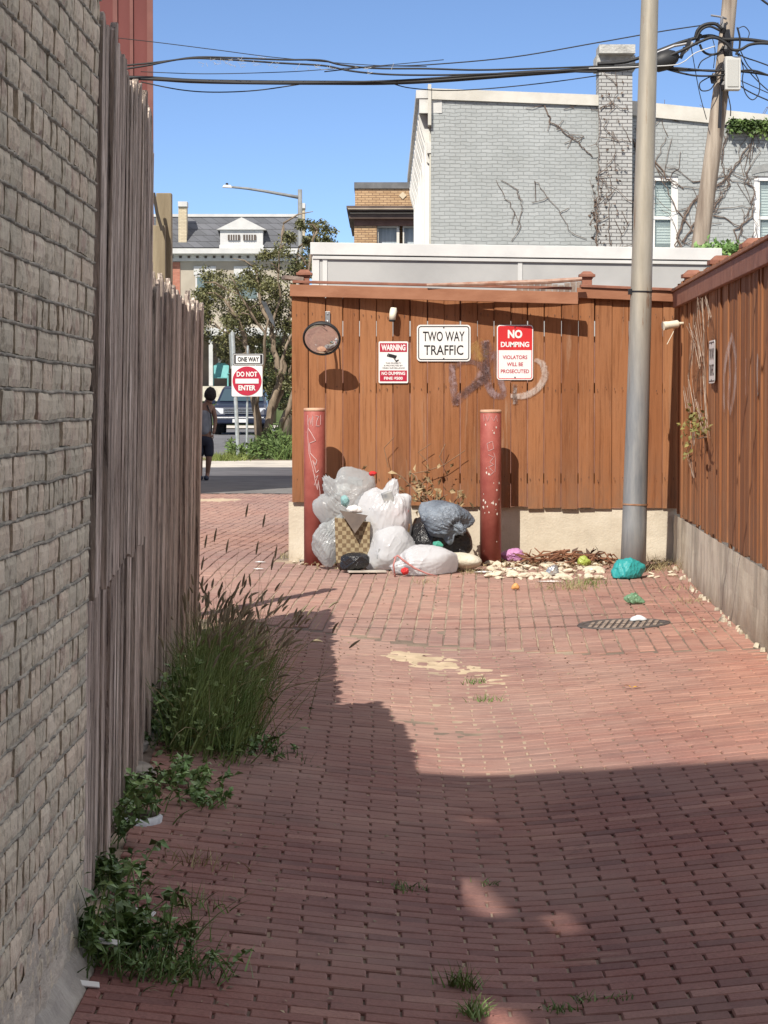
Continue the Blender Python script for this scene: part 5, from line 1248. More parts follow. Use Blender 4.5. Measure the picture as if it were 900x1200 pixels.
# root and twig pile
root = thing('root_pile', gp(665, 655), 'tangled pile of reddish brown roots and peelings against the low wall', 'roots')
M_root = P('red_root', (.17,.07,.04,1), (.32,.15,.08,1), 15, rough=.9, isl=.4); mb = MB(); ml = MB()
for k in range(90):
    px = sr.gauss(664, 30); px = min(718, max(605, px)); py = sr.uniform(647, 661)+(abs(px-668)*.04); q = at(px, py, sr.uniform(22.0,22.5)); q.z = max(q.z, G(q.x,q.y)+.01); a_ = sr.gauss(0,.35); l_ = sr.uniform(.06,.24)
    pts = [q+Vector((math.cos(a_)*l_*t, sr.gauss(0,.03), math.sin(a_)*l_*t*.6+sr.gauss(0,.014))) for t in (-.5,-.2,.1,.5)]; mb.tube(pts, [.004,.008,.007,.003], 5)
mb.tube([at(x,y,22.2) for x,y in ((612,657),(630,652),(650,647),(668,645))], [.006,.008,.01,.012], 5)
mb.build('roots', M_root, root)
for k in range(50): q = at(sr.gauss(690,10), sr.uniform(648,660), 22.3); q.z = max(q.z, G(q.x,q.y)+.01); ml.leaf(q, (sr.gauss(0,1),sr.gauss(0,.5),sr.gauss(0,.6)), .04, .09)
ml.build('dry_leaves', P('dark_dry_leaf', (.06,.03,.02,1), (.14,.08,.05,1), 9, isl=.4), root)
# drain cover
p = gp(731, 732); root = thing('drain_cover', p, 'round slotted iron drain cover set in the brick paving on the right', 'drain cover')
def gsurf(X, Y, dz): return (X, Y, G(X, Y)+dz)
M_iron = P('cast_iron', (.07,.06,.055,1), (.15,.13,.12,1), 12, rough=.7, metal=.3, bs=.5)
R = .305; mb = MB(); n = 48
vs = [gsurf(p.x+r*math.cos(2*PI*k/n), p.y+r*math.sin(2*PI*k/n), dz) for r, dz in ((R,.001),(R-.005,.008),(R-.035,.008),(R-.04,.003)) for k in range(n)]
mb.add(vs, [(j*n+k, j*n+(k+1)%n, (j+1)*n+(k+1)%n, (j+1)*n+k) for j in range(3) for k in range(n)])
mb.add([gsurf(p.x+(R-.04)*math.cos(2*PI*k/n), p.y+(R-.04)*math.sin(2*PI*k/n), .0035) for k in range(n)], [tuple(range(n))]); mb.build('frame', M_iron, root)
mb = MB()
for k in range(-6, 7):
    x = k*.042; hl = math.sqrt(max(0, (R-.055)**2-x*x))
    for s_ in (-1, 1):
        y0, y1 = (.012, hl) if s_ > 0 else (-hl, -.012)
        if y1-y0 > .03:
            sk = .35; mb.prism([Vector(gsurf(p.x+x+sk*yy*.5+dx_, p.y+yy, .0042)) for dx_, yy in ((-.012,y0),(.012,y0),(.012,y1),(-.012,y1))], (0,0,.004))
mb.build('grating', P('dusty_iron', (.20,.15,.12,1), (.36,.29,.23,1), 14, rough=.9), root)

# ================================================================= PLANTS
M_gr = P('grass_blade', (.12,.21,.05,1), (.27,.36,.11,1), 5, rough=.6, isl=.5); M_gdry = P('dry_grass', (.28,.22,.10,1), (.46,.40,.22,1), 6, rough=.8, isl=.4)
M_seed = P('seed_head', (.15,.125,.08,1), (.30,.25,.16,1), 8, rough=.8); M_weed = P('weed_leaf', (.08,.17,.045,1), (.21,.34,.10,1), 6, rough=.5, isl=.55); M_weedl = P('bright_weed_leaf', (.17,.32,.09,1), (.30,.46,.15,1), 6, rough=.5, isl=.5)
wr = random.Random(23)
def arc(p, d, L_, droop, n=6):
    pts = []; d = Vector(d).normalized(); q = Vector(p)
    for k in range(n): pts.append(q.copy()); q += d*(L_/(n-1)); d = (d+Vector((0,0,-droop/n))).normalized()
    return pts
clump = thing('foxtail_grass_clump', (-.72, 12.8, G(-.72,12.8)), 'big clump of green foxtail grass growing against the foot of the weathered fence', 'grass')
mb = MB(); ms = MB()
for k in range(3000):
    t = wr.random(); Y = 11.9+2.9*t+wr.gauss(0,.12); X = fenceX(Y)+.12+abs(wr.gauss(.10,.16))*(1.15-.3*t)
    if X > fenceX(Y)+.50: continue
    h = wr.uniform(.20,.50)*(1.0-.25*abs(X-fenceX(Y)-.25)); d = Vector((wr.gauss(.16,.22), wr.gauss(-.08,.25), 1))
    pts = arc((X,Y,G(X,Y)-.01), d, h, wr.uniform(.15,1.3)); mb.blade(pts, wr.uniform(.004,.009), (wr.gauss(0,1),wr.gauss(0,1),.1))
for k in range(210):
    t = wr.random()**.8; Y = 12.2+2.6*t; X = fenceX(Y)+.08+abs(wr.gauss(.18,.15)); h = wr.uniform(.34,.54); d = Vector((wr.gauss(.25,.26), wr.gauss(.0,.2), 1))
    pts = arc((X,Y,G(X,Y)), d, h, wr.uniform(.15,.75), 8); mb.blade(pts, .003, (0,1,.1)); mb.blade([q+Vector((.0005,0,0)) for q in pts], .003, (1,0,.1))
    e = pts[-1]; dd = (pts[-1]-pts[-2]).normalized(); sp = arc(e, dd, wr.uniform(.045,.085), wr.uniform(.4,1.4), 5); ms.tube(sp, [.0025,.006,.0065,.005,.0015], 5)
for px, py, pyb in ((288,606,690),(308,618,690),(251,635,700),(240,642,700),(265,648,700),(300,650,700),(322,655,705),(236,668,720),(318,668,700)):
    e = at(px, py, 14.6); bpt = Vector((-.75+wr.gauss(0,.1), 14.4, G(-.75,14.4))); pts = [bpt.lerp(e, q/6)+Vector((0,0,.05*math.sin(q/6*PI))) for q in range(7)]; mb.blade(pts, .003, (0,1,0)); mb.blade(pts, .003, (1,0,0)); ms.tube(arc(e, (.15,0,1), .075, .5, 5), [.0025,.0055,.006,.0045,.0015], 5)
mdead = MB()
for k in range(260):
    t = wr.random(); Y = 11.9+2.9*t; X = fenceX(Y)+.12+abs(wr.gauss(.12,.16)); mdead.blade(arc((X,Y,G(X,Y)-.01), (wr.gauss(.2,.4),wr.gauss(-.1,.4),1), wr.uniform(.2,.6), wr.uniform(.6,2.2)), wr.uniform(.004,.008), (wr.gauss(0,1),wr.gauss(0,1),.1))
for k in range(420):
    t = wr.random()**1.5; Y = 11.8+2.2*t; X = fenceX(Y)+.10+abs(wr.gauss(.14,.16)); z = G(X,Y)+wr.random()**1.6*.32; mb.leaf((X,Y,z), (wr.gauss(0,1),wr.gauss(0,1),wr.gauss(.2,.5)), wr.uniform(.015,.035), wr.uniform(.03,.07), (wr.gauss(0,.6),wr.gauss(0,.6),1))
mdead.build('dead_blades', M_gdry, clump)
mb.build('blades', M_gr, clump); tag(ms.build('seed_heads', M_seed, clump), kind='stuff')
def tuft(px, py, n, h, label, mat=None, spread=.06, name='grass_tuft', group=None, loc=None, lay=.5):
    p = loc or gp(px, py); root = None; mb = MB()
    for k in range(n):
        X = p.x+wr.gauss(0,spread); Y = p.y+wr.gauss(0,spread); d = Vector((wr.gauss(0,lay), wr.gauss(0,lay), 1)); mb.blade([q-Vector(p) for q in arc((X,Y,G(X,Y)), d, h*wr.uniform(.5,1.2), wr.uniform(.2,1.5), 5)], wr.uniform(.003,.007), (wr.gauss(0,1),wr.gauss(0,1),.1))
    o = mb.build(name, mat or M_gr); o.location = p; return tag(o, label, 'grass', group)
def broad(px, py, n, h, sz, label, mat=None, spread=.10, name='broadleaf_weed', loc=None, grass=0):
    p = loc or gp(px, py); root = thing(name, p, label, 'weed'); ms = MB(); ml = MB()
    for k in range(n):
        X = p.x+wr.gauss(0,spread); Y = p.y+wr.gauss(0,spread*1.2); d = Vector((wr.gauss(.1,.5), wr.gauss(-.1,.5), 1)); pts = arc((X,Y,G(X,Y)), d, h*wr.uniform(.4,1.15), wr.uniform(.2,1.2), 6); ms.tube(pts, .0025, 4)
        for q in pts[2:]:
            for _ in range(4): ml.leaf(q, (wr.gauss(0,1), wr.gauss(0,1), wr.gauss(.15,.5)), sz*wr.uniform(.28,.62), sz*wr.uniform(.45,.95), (wr.gauss(0,.5), wr.gauss(0,.5), 1))
    for k in range(grass): X = p.x+wr.gauss(0,spread*1.2); Y = p.y+wr.gauss(0,spread); ml.blade(arc((X,Y,G(X,Y)), (wr.gauss(.2,.5),wr.gauss(-.1,.5),1), h*wr.uniform(.5,1.3), wr.uniform(.3,1.4)), .006, (wr.gauss(0,1),wr.gauss(0,1),.1))
    ms.build('stems', M_gr, root); ml.build('leaves', mat or M_weed, root); return root
broad(225, 872, 46, .14, .05, 'low leafy weeds in front of the tall foxtail grass', spread=.14, grass=200)
broad(195, 858, 26, .30, .065, 'dark leafy weed growing up the fence foot left of the foxtail grass', spread=.10)
broad(290, 882, 16, .06, .035, 'thin trailing weed at the right tip of the grass clump', spread=.10, grass=40)
broad(150, 955, 22, .18, .06, 'weed with bright leaves growing in the broken white pot rim', mat=M_weedl, spread=.09, grass=20)
broad(112, 985, 20, .26, .06, 'dark weed climbing the corner where the brick wall ends', spread=.06, grass=20)
broad(215, 920, 18, .12, .055, 'light green seedling with broad leaves beside the pot rim', mat=M_weedl, spread=.08)
broad(240, 945, 10, .09, .045, 'small seedling on the bricks right of the pot rim', mat=M_weedl, spread=.05, grass=30)
broad(118, 1125, 46, .26, .06, 'dense dark leafy weed against the foot of the brick wall', spread=.085, grass=60)
broad(180, 1140, 16, .10, .035, 'spreading grassy weed at the lower left on the bricks', spread=.085, grass=260)
broad(120, 1045, 14, .20, .055, 'leafy weed between the wall corner and the big dark weed', spread=.06, grass=30)
tl = 'small grass tuft growing in a joint of the paving'
for (px, py, n, h, lab, mt, sp) in ((557,801,40,.05,'small grass tuft at the right end of the sand drift',None,.035), (570,822,34,.05,'pair of grass sprigs below the sand drift',None,.045), (665,690,150,.09,'dry grass tuft in front of the rubble',M_gdry,.12), (690,685,90,.08,'green and dry grass beside the lime wrapper',None,.10), (775,668,120,.14,'dry grass in the corner right of the lamp pole',M_gdry,.12),
    (352,655,90,.12,'grass fringe at the left foot of the concrete wall',M_gdry,.09), (382,660,50,.10,'green tuft in front of the left bollard',None,.05), (560,673,60,.07,'dry tuft in front of the foam slab',M_gdry,.07), (498,683,30,.05,'sparse dry sprigs in front of the flat white bag',M_gdry,.06), (820,705,60,.05,'dry weeds by the right wall foot beyond the drain',M_gdry,.12),
    (800,690,50,.05,'thin weeds beside the crumbling kerb',M_gdry,.10), (232,1015,50,.07,'withered tuft on the bricks below the pot rim',M_gdry,.06), (228,1065,40,.09,'leafy tuft low on the left of the paving',None,.05), (540,1158,90,.07,'flat green grass tuft at the bottom centre',None,.03), (557,1192,60,.07,'bright grass tuft at the very bottom edge',M_weedl,.02),
    (655,1185,50,.03,'dark flattened tuft right of the bottom centre',M_weed,.028), (690,1174,30,.03,'small dark tuft near the bottom right',M_weed,.022), (478,1043,40,.04,'dark flat sprig left of the light streak',M_weed,.03), (575,1038,16,.03,'pale sprig right of the light streak',M_weed,.03), (270,895,40,.06,'tuft beside the trailing weed',None,.06), (727,1170,18,.02,'tiny sprig at the lower right',M_weed,.02), (205,1100,60,.12,'thin grass on the bricks right of the dense weed',None,.05)):
    tuft(px, py, n, h, lab, mt, sp)
# pot rim, slab of broken concrete, splinters
p = gp(152, 968); root = thing('broken_pot_rim', p, 'curved white rim of a broken pot half buried by the wall corner', 'pot')
mb = MB(); pts = []
for k in range(17): a = PI*1.02+PI*.98*k/16; X = p.x+.105*math.cos(a); Y = p.y+.17+.17*math.sin(a); pts.append((X, Y, G(X,Y)))
vs = []
for X, Y, Z in pts:
    ux, uy = (X-p.x)/.105, (Y-p.y-.17)/.17; vs += [(X,Y,Z-.01),(X+ux*.004,Y+uy*.004,Z+.02),(X-ux*.008,Y-uy*.008,Z+.028),(X-ux*.014,Y-uy*.014,Z+.018),(X-ux*.012,Y-uy*.012,Z-.01)]
mb.add(vs, [(i*5+c, (i+1)*5+c, (i+1)*5+c+1, i*5+c+1) for i in range(16) for c in range(4)]); mb.build('rim', P('pot_white', (.42,.44,.45,1), (.60,.62,.62,1), 22, rough=.7, bs=.5), root, smooth=True)
mb = MB(); mb.add([(p.x+r*.098*math.cos(2*PI*k/24), p.y+.17+r*.16*math.sin(2*PI*k/24), G(p.x,p.y)+.012+.012*noise.noise(Vector((r*3,k,1)))) for r in (1,.5) for k in range(24)]+[(p.x,p.y+.17,G(p.x,p.y)+.02)], [(k,(k+1)%24,24+(k+1)%24,24+k) for k in range(24)]+[(24+k,24+(k+1)%24,48) for k in range(24)]); mb.build('soil', P('dark_soil', (.04,.03,.02,1), (.10,.075,.05,1), 20, rough=1, bs=1), root)
for (px, py, sx_, sy_, sz_, rz, lab) in ((165,905,.10,.34,.035,.25,'long grey piece of broken concrete by the fence foot'), (158,880,.09,.16,.05,-.3,'upright chunk of grey concrete nearer the foxtail grass'), (140,920,.05,.10,.04,.7,'small chunk of concrete beside the pot rim')):
    p = gp(px, py); vs, fs = ICO[3]; mb = MB()
    mb.add([Vector((max(-.8,min(.8,v.x))*sx_*.6*(1+.2*noise.noise(v*2)), max(-.8,min(.8,v.y))*sy_*.6*(1+.2*noise.noise(v*2.2)), max(-.6,min(.6,v.z))*sz_*.8)) for v in vs], fs); o = mb.build('concrete_chunk', M_stone); o.location = (p.x,p.y,p.z+sz_*.3); o.rotation_euler.z = rz; tag(o, lab, 'concrete')
for (px, py, l_, rz, lab) in ((102,1158,.07,.2,'small white splinter at the bottom left by the wall foot'), (165,1100,.09,-.3,'white scrap caught in the dark weed'), (128,1138,.06,.1,'white scrap at the foot of the dense weed')):
    p = gp(px, py); mb = MB(); mb.box((0,0,.0),(l_,.03,.006)); o = mb.build('litter_scrap', M_white, bevel=.002); o.location = (p.x,p.y,p.z+(.01 if px == 102 else .08)); o.rotation_euler = (.3,.15,rz); tag(o, lab, 'scrap')
# leaves and crumbs lying on the paving
mb = MB()
for k in range(900):
    zone = wr.random()
    if zone < .45: Y = wr.uniform(15, 22.4); X = wr.uniform(-.6, wallX(Y)-.15)
    elif zone < .7: Y = wr.uniform(17, 22.4); X = wallX(Y)-.12-abs(wr.gauss(0,.25))
    else: Y = wr.uniform(7.5, 15); X = fenceX(Y)+.15+abs(wr.gauss(0,.35))
    mb.leaf((X,Y,G(X,Y)+.004), (wr.gauss(0,1),wr.gauss(0,1),wr.gauss(0,.08)), wr.uniform(.006,.018), wr.uniform(.012,.04), (wr.gauss(0,.2),wr.gauss(0,.2),1))
o = mb.build('leaf_litter', P('litter_leaf', (.14,.10,.05,1), (.50,.42,.28,1), 3, rough=.8, isl=.6)); tag(o, kind='stuff')
mb = MB(); mb.leaf((0,0,.01), (1,.2,.1), .035, .06, (0,0,1)); mb.leaf((.0,0,.01), (-.6,.5,.3), .03, .05, (0,.3,1)); o = mb.build('yellow_leaf', P('yellow_leaf', (.65,.36,.03,1), rough=.6)); o.location = gp(740, 808); tag(o, 'single yellow leaf on the sunlit bricks at the right', 'leaf')
# climbing weed on the corner of the right fence
root = thing('dry_climber', rg(812, 500), 'dry white stemmed climber with a few green leaves hanging on the fence corner', 'climbing plant')
mb = MB(); ml = MB()
for k, line in enumerate(([(818,345),(815,380),(822,420),(818,470),(824,505)], [(822,350),(824,390),(825,440),(826,490),(828,515)], [(815,370),(810,400),(808,440),(815,480),(812,520)], [(826,352),(832,372),(830,385)], [(806,380),(816,400),(812,430)], [(818,400),(822,430),(815,450)], [(812,500),(807,530),(812,560)], [(803,455),(808,480)])):
    for rep in range(4): mb.tube([rg(x+wr.gauss(0,2.0), y+wr.gauss(0,3), .06+wr.random()*.02) for x,y in line], [.0026 if rep == 0 else .0014]*len(line), 4)
mb.build('stems', P('bleached_stem', (.24,.17,.12,1), (.44,.35,.28,1), 20, rough=.9), root)
for k in range(70): ml.leaf(rg(wr.gauss(815,7), wr.gauss(497,9), .09+wr.random()*.06), (wr.gauss(0,1),-.4,wr.gauss(0,1)), .03, .045)
for k in range(16): ml.leaf(rg(wr.gauss(804,4), wr.gauss(525,12), .08), (wr.gauss(0,1),-.4,wr.gauss(0,1)), .03, .045)
ml.build('leaves', P('climber_leaf', (.16,.17,.04,1), (.30,.24,.08,1), 9, isl=.4), root)
mb = MB(); mb.tube([rg(822,500,.07), rg(826,510,.1), rg(828,520,.08), rg(827,532,.06)], [.008,.012,.010,.003], 6); mb.tube([rg(828,512,.1), rg(818,514,.11)], .005, 5); mb.build('dead_twig', M_twig, root)
# weeds on the garage roof
root = thing('roof_weeds', at(845, 292, 24.9), 'green weeds sprouting on the far right end of the garage roof', 'weed'); ml = MB()
for k in range(420):
    p = at(wr.gauss(848,14), 297-abs(wr.gauss(0,5)), 24.85+wr.random()*.3); ml.leaf(p, (wr.gauss(0,1),-.3,wr.gauss(.3,.6)), .035, .06)
ml.build('leaves', M_weedl, root)
# ================================================================= RED BUILDING BEHIND THE LEFT FENCE
M_redsd = P('red_siding', (.115,.028,.024,1), (.155,.042,.036,1), 1.2, (1,1,.3), .75, .2, 10)
M_redt = P('red_corner_board', (.15,.055,.045,1), (.19,.075,.06,1), 3, rough=.7)
root = thing('red_building', (-5, 46, .4), 'tall dark red building with vertical siding rising behind the left fence', 'building')
xe = lambda Y: X_(178, Y)+.02; x0 = xe(42); HZ = 11.0
mb = MB(); mb.hexa([(-9,42,-.5),(x0,42,-.5),(xe(50.5)-.1,50.5,-.5),(-9,50.5,-.5)], [(-9,42,HZ),(x0,42,HZ),(xe(50.5)-.1,50.5,HZ),(-9,50.5,HZ)]); mb.build('wall', M_redsd, root)
for px, wd in ((137,.07),(156,.05)): mb = MB(); x = X_(px, 42); mb.b2((x-wd/2,41.965,0),(x+wd/2,41.999,HZ)); mb.build('batten', M_redt, root)
mb = MB(); mb.b2((x0-.07,41.96,0),(x0+.02,41.999,HZ)); mb.build('corner_board', M_redt, root)
mb = MB(); mb.b2((-9.2,41.8,HZ),(x0+.1,50.6,HZ+.2)); mb.build('roof', M_redt, root)

# ================================================================= BUILDING BEHIND THE CAMERA (casts the near shade)
from mathutils.geometry import tessellate_polygon
def to_wall(p, Y0): t = (p.y-Y0)/(math.cos(SUN_AZ)*math.cos(SUN_EL)); return p+SUNV*t
root = thing('tall_row_house', (0, -4, 0), 'tall brick house standing behind the viewer, shading the near paving', 'building')
Yb = -1.5; edgeL = to_wall(gp(640, 905), Yb).z; edgeR = to_wall(gp(900, 889), Yb).z; eL = to_wall(gp(640,905), Yb).x; eR = to_wall(gp(900,889), Yb).x
def slit(a, b_, w_):
    A = to_wall(gp(*a), Yb); B = to_wall(gp(*b_), Yb); h = w_/2
    return [Vector((A.x-h,Yb,A.z)), Vector((A.x+h,Yb,A.z)), Vector((B.x+h,Yb,B.z)), Vector((B.x-h,Yb,B.z))]
holes = [slit((538,1028),(582,1074),.085), slit((540,955),(578,965),.06), slit((645,1070),(672,1094),.05), slit((572,1180),(600,1215),.12)]  # slits added in the unseen wall to let sun flecks through
outer = [Vector((-14,Yb,-.5)), Vector((8,Yb,-.5)), Vector((8,Yb,edgeR+(edgeR-edgeL)/(eR-eL)*(8-eR))), Vector((eL,Yb,edgeL)), Vector((-14,Yb,edgeL+.2))]
polys = [outer]+holes; tris = tessellate_polygon(polys); flat = [v for p_ in polys for v in p_]
mb = MB(); mb.add(flat, [tuple(t) for t in tris]); o_ = len(flat); mb.add([v-Vector((0,.04,0)) for v in flat], [tuple(t) for t in tris])
k0 = len(outer); mb.add([p+Vector((0,-.04,0)) for p in outer]+outer, [(i,(i+1)%k0,k0+(i+1)%k0,k0+i) for i in range(k0)])
M_bh = mat_brick('shading_house_brick', (.30,.14,.10,1), (.36,.19,.14,1), (.4,.37,.33,1))
mb.build('front_wall', M_bh, root)
mb = MB(); mb.b2((-13.9,-8,-.5),(7.9,-1.56,9.0)); mb.build('rear_block', M_bh, root)

# ================================================================= ORANGE BRICK BUILDING
OY = 80.0
M_ob = mat_brick('orange_brick', (.40,.25,.13,1), (.50,.34,.19,1), (.20,.12,.07,1), ms=.02, bs_=.4)
M_brn = P('brown_cornice', (.075,.05,.04,1), (.13,.09,.07,1), 2, rough=.7)
def bx(mb, x0, y0, x1, y1, Y0, Y1):   # block whose front face covers these pixels at depth Y0
    a = at(x0, y1, Y0); b = at(x1, y0, Y0); mb.b2((a.x, Y0, a.z), (b.x, Y1, b.z)); return mb
root = thing('orange_brick_building', (X_(450,OY), OY+5, .4), 'orange brick building with a dark overhanging cornice, left of the grey house', 'building')
bx(MB(), 416, 221, 500, 242, OY, OY+8).build('parapet', M_ob, root)
bx(MB(), 415, 213.5, 500, 220.8, OY-.05, OY+8.1).build('parapet_cap', P('cap_grey', (.10,.10,.10,1), (.16,.16,.16,1), 3), root)
mb = MB(); bx(mb, 406, 241, 500, 244, OY-.45, OY+8.4); bx(mb, 407.5, 244.2, 500, 247, OY-.4, OY+8.3); bx(mb, 409, 247.2, 500, 256, OY-.25, OY+8.2); mb.build('cornice', M_brn, root)
mb = MB(); bx(mb, 407.5, 244.0, 500, 245.2, OY-.46, OY-.42); bx(mb, 410, 249, 500, 250.5, OY-.30, OY-.26); mb.build('cornice_moulding', P('tan_moulding', (.34,.28,.2,1), (.42,.35,.26,1), 2), root)
bx(MB(), 415, 256, 500, 264.5, OY-.02, OY+8).build('frieze', P('brown_brick', (.14,.07,.05,1), (.2,.11,.08,1), 5), root)
mb = MB(); bx(mb, 415, 264.5, 441.5, 330, OY, OY+8); bx(mb, 415, 330, 500, 480, OY, OY+8); bx(mb, 441.5, 264.5, 500, 330, OY+.6, OY+8); mb.build('wall', M_ob, root)
d0 = at(472, 229, OY-.03); mb = MB(); mb.prism([d0+Vector((-.11,0,0)), d0+Vector((0,0,-.11)), d0+Vector((.11,0,0)), d0+Vector((0,0,.11))], (0,.028,0)); mb.build('diamond_tile', P('tile_tan', (.55,.46,.32,1)), root)
for x0_, x1_ in ((442,468),(472,498)):
    mb = MB()
    for (a,b_,c_,d_) in ((x0_,265,x1_,266.5),(x0_,266.5,x0_+1.6,330),(x1_-3.2,266.5,x1_,330)): bx(mb, a, b_, c_, d_, OY+.1, OY+.3)
    wo = mb.build('window', M_cream, root); bx(MB(), x0_+1.6, 266.5, x1_-3.2, 330, OY+.35, OY+.38).build('pane', P('curtain_pane', (.30,.35,.38,1), (.46,.52,.55,1), 6, (3,1,.2), .2), wo)

# ================================================================= FAR HOUSE
HY = 130.0
root = thing('far_row_house', (X_(275,HY), HY, 1.0), 'pale house with a slate roof, white dormer and two chimneys across the street', 'house')
M_slate = mat_brick('slate_roof', (.085,.09,.10,1), (.13,.135,.15,1), (.04,.04,.045,1), bw=.5, bh=.32, ms=.03, bs_=.3)
M_hw = P('far_white_trim', (.48,.48,.47,1), (.56,.56,.54,1), 2, rough=.6); M_hb = P('far_beige_wall', (.34,.30,.24,1), (.40,.36,.29,1), 1, rough=.9)
M_cb = mat_brick('chimney_tan', (.52,.44,.30,1), (.60,.52,.37,1), (.4,.34,.25,1), ms=.02); M_sh = P('porch_dark', (.06,.045,.035,1), (.09,.07,.055,1), 2)
e0 = at(170,290,HY); e1 = at(352,290,HY); r0 = at(170,254,HY+2.4); r1 = at(352,254,HY+2.4)
mb = MB(); mb.hexa([e0,e1,e1+Vector((0,3,0)),e0+Vector((0,3,0))],[r0,r1,r1+Vector((0,.6,0)),r0+Vector((0,.6,0))]); mb.build('roof', M_slate, root)
bx(MB(), 170, 250.8, 351, 254, HY+2.3, HY+3.2).build('ridge_coping', M_hw, root)
for x0_, x1_, yt in ((208.5,219,236),(349,357.5,238)):
    bx(MB(), x0_+.6, yt+6, x1_-.4, 291, HY+.4, HY+1.2).build('chimney', M_cb, root); bx(MB(), x0_, yt, x1_, yt+5.9, HY+.3, HY+1.3).build('chimney_cap', M_hw, root)
mb = MB(); bx(mb, 170, 291, 352, 297, HY-.7, HY+.5); bx(mb, 170, 297.2, 352, 299, HY-.4, HY+.5); bx(mb, 170, 299, 352, 306, HY-.12, HY+.5); mb.build('cornice', M_hw, root)
for k in range(16):
    x = 200+k*9.9; bx(MB(), x, 299.6, x+3, 302.4, HY-.16, HY-.10).build('frieze_vent', M_sh, root)
mb = MB(); bx(mb, 170, 306, 352, 395, HY, HY+8); mb.build('wall', M_hb, root)
mb = MB(); bx(mb, 196, 307, 211, 395, HY-.05, HY+.0); mb.build('brick_pier', mat_brick('far_red_brick', (.36,.13,.08,1), (.44,.18,.12,1), (.3,.2,.16,1)), root)
for a_, b_ in ((227,253),(274,305)):
    bx(MB(), a_, 312, b_, 322, HY-.06, HY-.0).build('lintel', M_hw, root); wo = bx(MB(), a_+2, 322, b_-2, 352, HY-.03, HY+.0).build('window', M_hw, root); bx(MB(), a_+4, 324, b_-4, 350, HY-.05, HY-.031).build('pane', M_glass, wo)
# dormer
mb = MB(); bx(mb, 257, 287, 309, 291, HY-.15, HY+1.0); bx(mb, 258, 269.5, 308, 287, HY+.1, HY+1.8)
a = at(253.5,269,HY-.05); b_ = at(312,269,HY-.05); t_ = at(283,254.5,HY-.05); mb.prism([a,b_,t_],(0,2,0)); mb.build('dormer', M_hw, root)
for a_, b_ in ((267,281),(285,300)):
    wo = bx(MB(), a_, 275, b_, 281.5, HY+.02, HY+.09).build('dormer_window', M_sh, root)
    mb = MB()
    for k in range(4): x = a_+(b_-a_)*(k+1)/5; bx(mb, x-.35, 275, x+.35, 281.5, HY-.0, HY+.019)
    mb.build('glazing_bar', M_hw, wo)
# porch
mb = MB(); bx(mb, 190, 384, 352, 393, HY-3.0, HY+.1); mb.build('porch_roof', M_hw, root)
bx(MB(), 190, 395, 352, 456, HY-.2, HY+8).build('porch_wall', M_sh if False else P('porch_brown', (.13,.10,.075,1), (.18,.14,.10,1), 2), root)
for x in (247, 301, 330): bx(MB(), x-2.2, 393, x+2.2, 452, HY-2.8, HY-2.5).build('column', M_hw, root)
mb = MB(); bx(mb, 190, 452.5, 352, 470, HY-3.0, HY-.2); mb.build('porch_base', P('pale_stone', (.45,.42,.34,1), (.6,.56,.47,1), 4, rough=.9, bs=.4, bsc=9), root)
bx(MB(), 255.5, 420, 262.5, 428.5, HY-.26, HY-.21).build('notice', M_hw, root)
mb = MB(); bx(mb, 190, 470, 352, 520, HY-2.9, HY); mb.build('garden_wall', P('garden_green', (.05,.08,.02,1), (.10,.13,.05,1), 2), root)
for (x, lab) in ((259,'teal garden chair on the porch beside the white column'),):
    q = at(x, 452.4, HY-2.0); rc = thing('garden_chair', q, lab, 'chair'); M_teal = P('teal_paint', (.10,.32,.32,1), (.14,.38,.38,1), 4)
    mb = MB(); mb.prism([q+Vector((-.33,0,.40)), q+Vector((.33,0,.40)), q+Vector((.36,.25,.95)), q+Vector((.15,.33,1.1)), q+Vector((-.15,.33,1.1)), q+Vector((-.36,.25,.95))], (0,.03,0)); mb.build('backrest', M_teal, rc)
    mb = MB(); mb.box(q+Vector((0,-.1,.38)), (.66,.5,.03)); mb.build('seat', M_teal, rc)
    for s_ in (-1,1): MB().box(q+Vector((.36*s_,-.12,.58)), (.09,.6,.03)).build('armrest', M_teal, rc); MB().box(q+Vector((.34*s_,-.32,.28)), (.06,.06,.57)).build('leg', M_teal, rc)
# neighbour glimpsed at left of tree: low steps and pale kerb
struct(sheet('far_sidewalk', M_conc, lin(-30,30,3), lin(112.1,118,1), .02)); struct(sheet('front_garden', M_grass, lin(-30,30,3), lin(118.1,127.5,1), .05))

# ================================================================= TREES
M_bark = P('crape_bark', (.12,.09,.06,1), (.28,.22,.16,1), 7, (1,1,.3), .85, .5, 20); M_leafc = P('crape_leaf', (.10,.115,.04,1), (.25,.24,.10,1), 1.6, rough=.5, isl=.55); M_leafd = P('dark_leaf', (.02,.04,.01,1), (.06,.085,.025,1), .8, rough=.6, isl=.5)
tr = random.Random(31)
def leafcloud(ml, c, r, n, sz, flat=1.0):
    for _ in range(n):
        v = Vector((tr.gauss(0,1),tr.gauss(0,1),tr.gauss(0,1))).normalized()*r*(tr.random()**.45); v.z *= flat; v *= 1+.35*noise.noise(v*1.6/max(r,.3)+Vector(c)); ml.leaf(Vector(c)+v, (tr.gauss(0,1),tr.gauss(0,1),tr.gauss(-.2,.8)), sz*.55*tr.uniform(.7,1.2), sz*tr.uniform(.7,1.3), (tr.gauss(0,.7),tr.gauss(0,.7),1))
TYY = 69.0
root = thing('crape_myrtle_tree', (X_(311,TYY), TYY, G(-3,TYY)), 'multi stemmed street tree with olive brown leaves behind the road signs', 'tree')
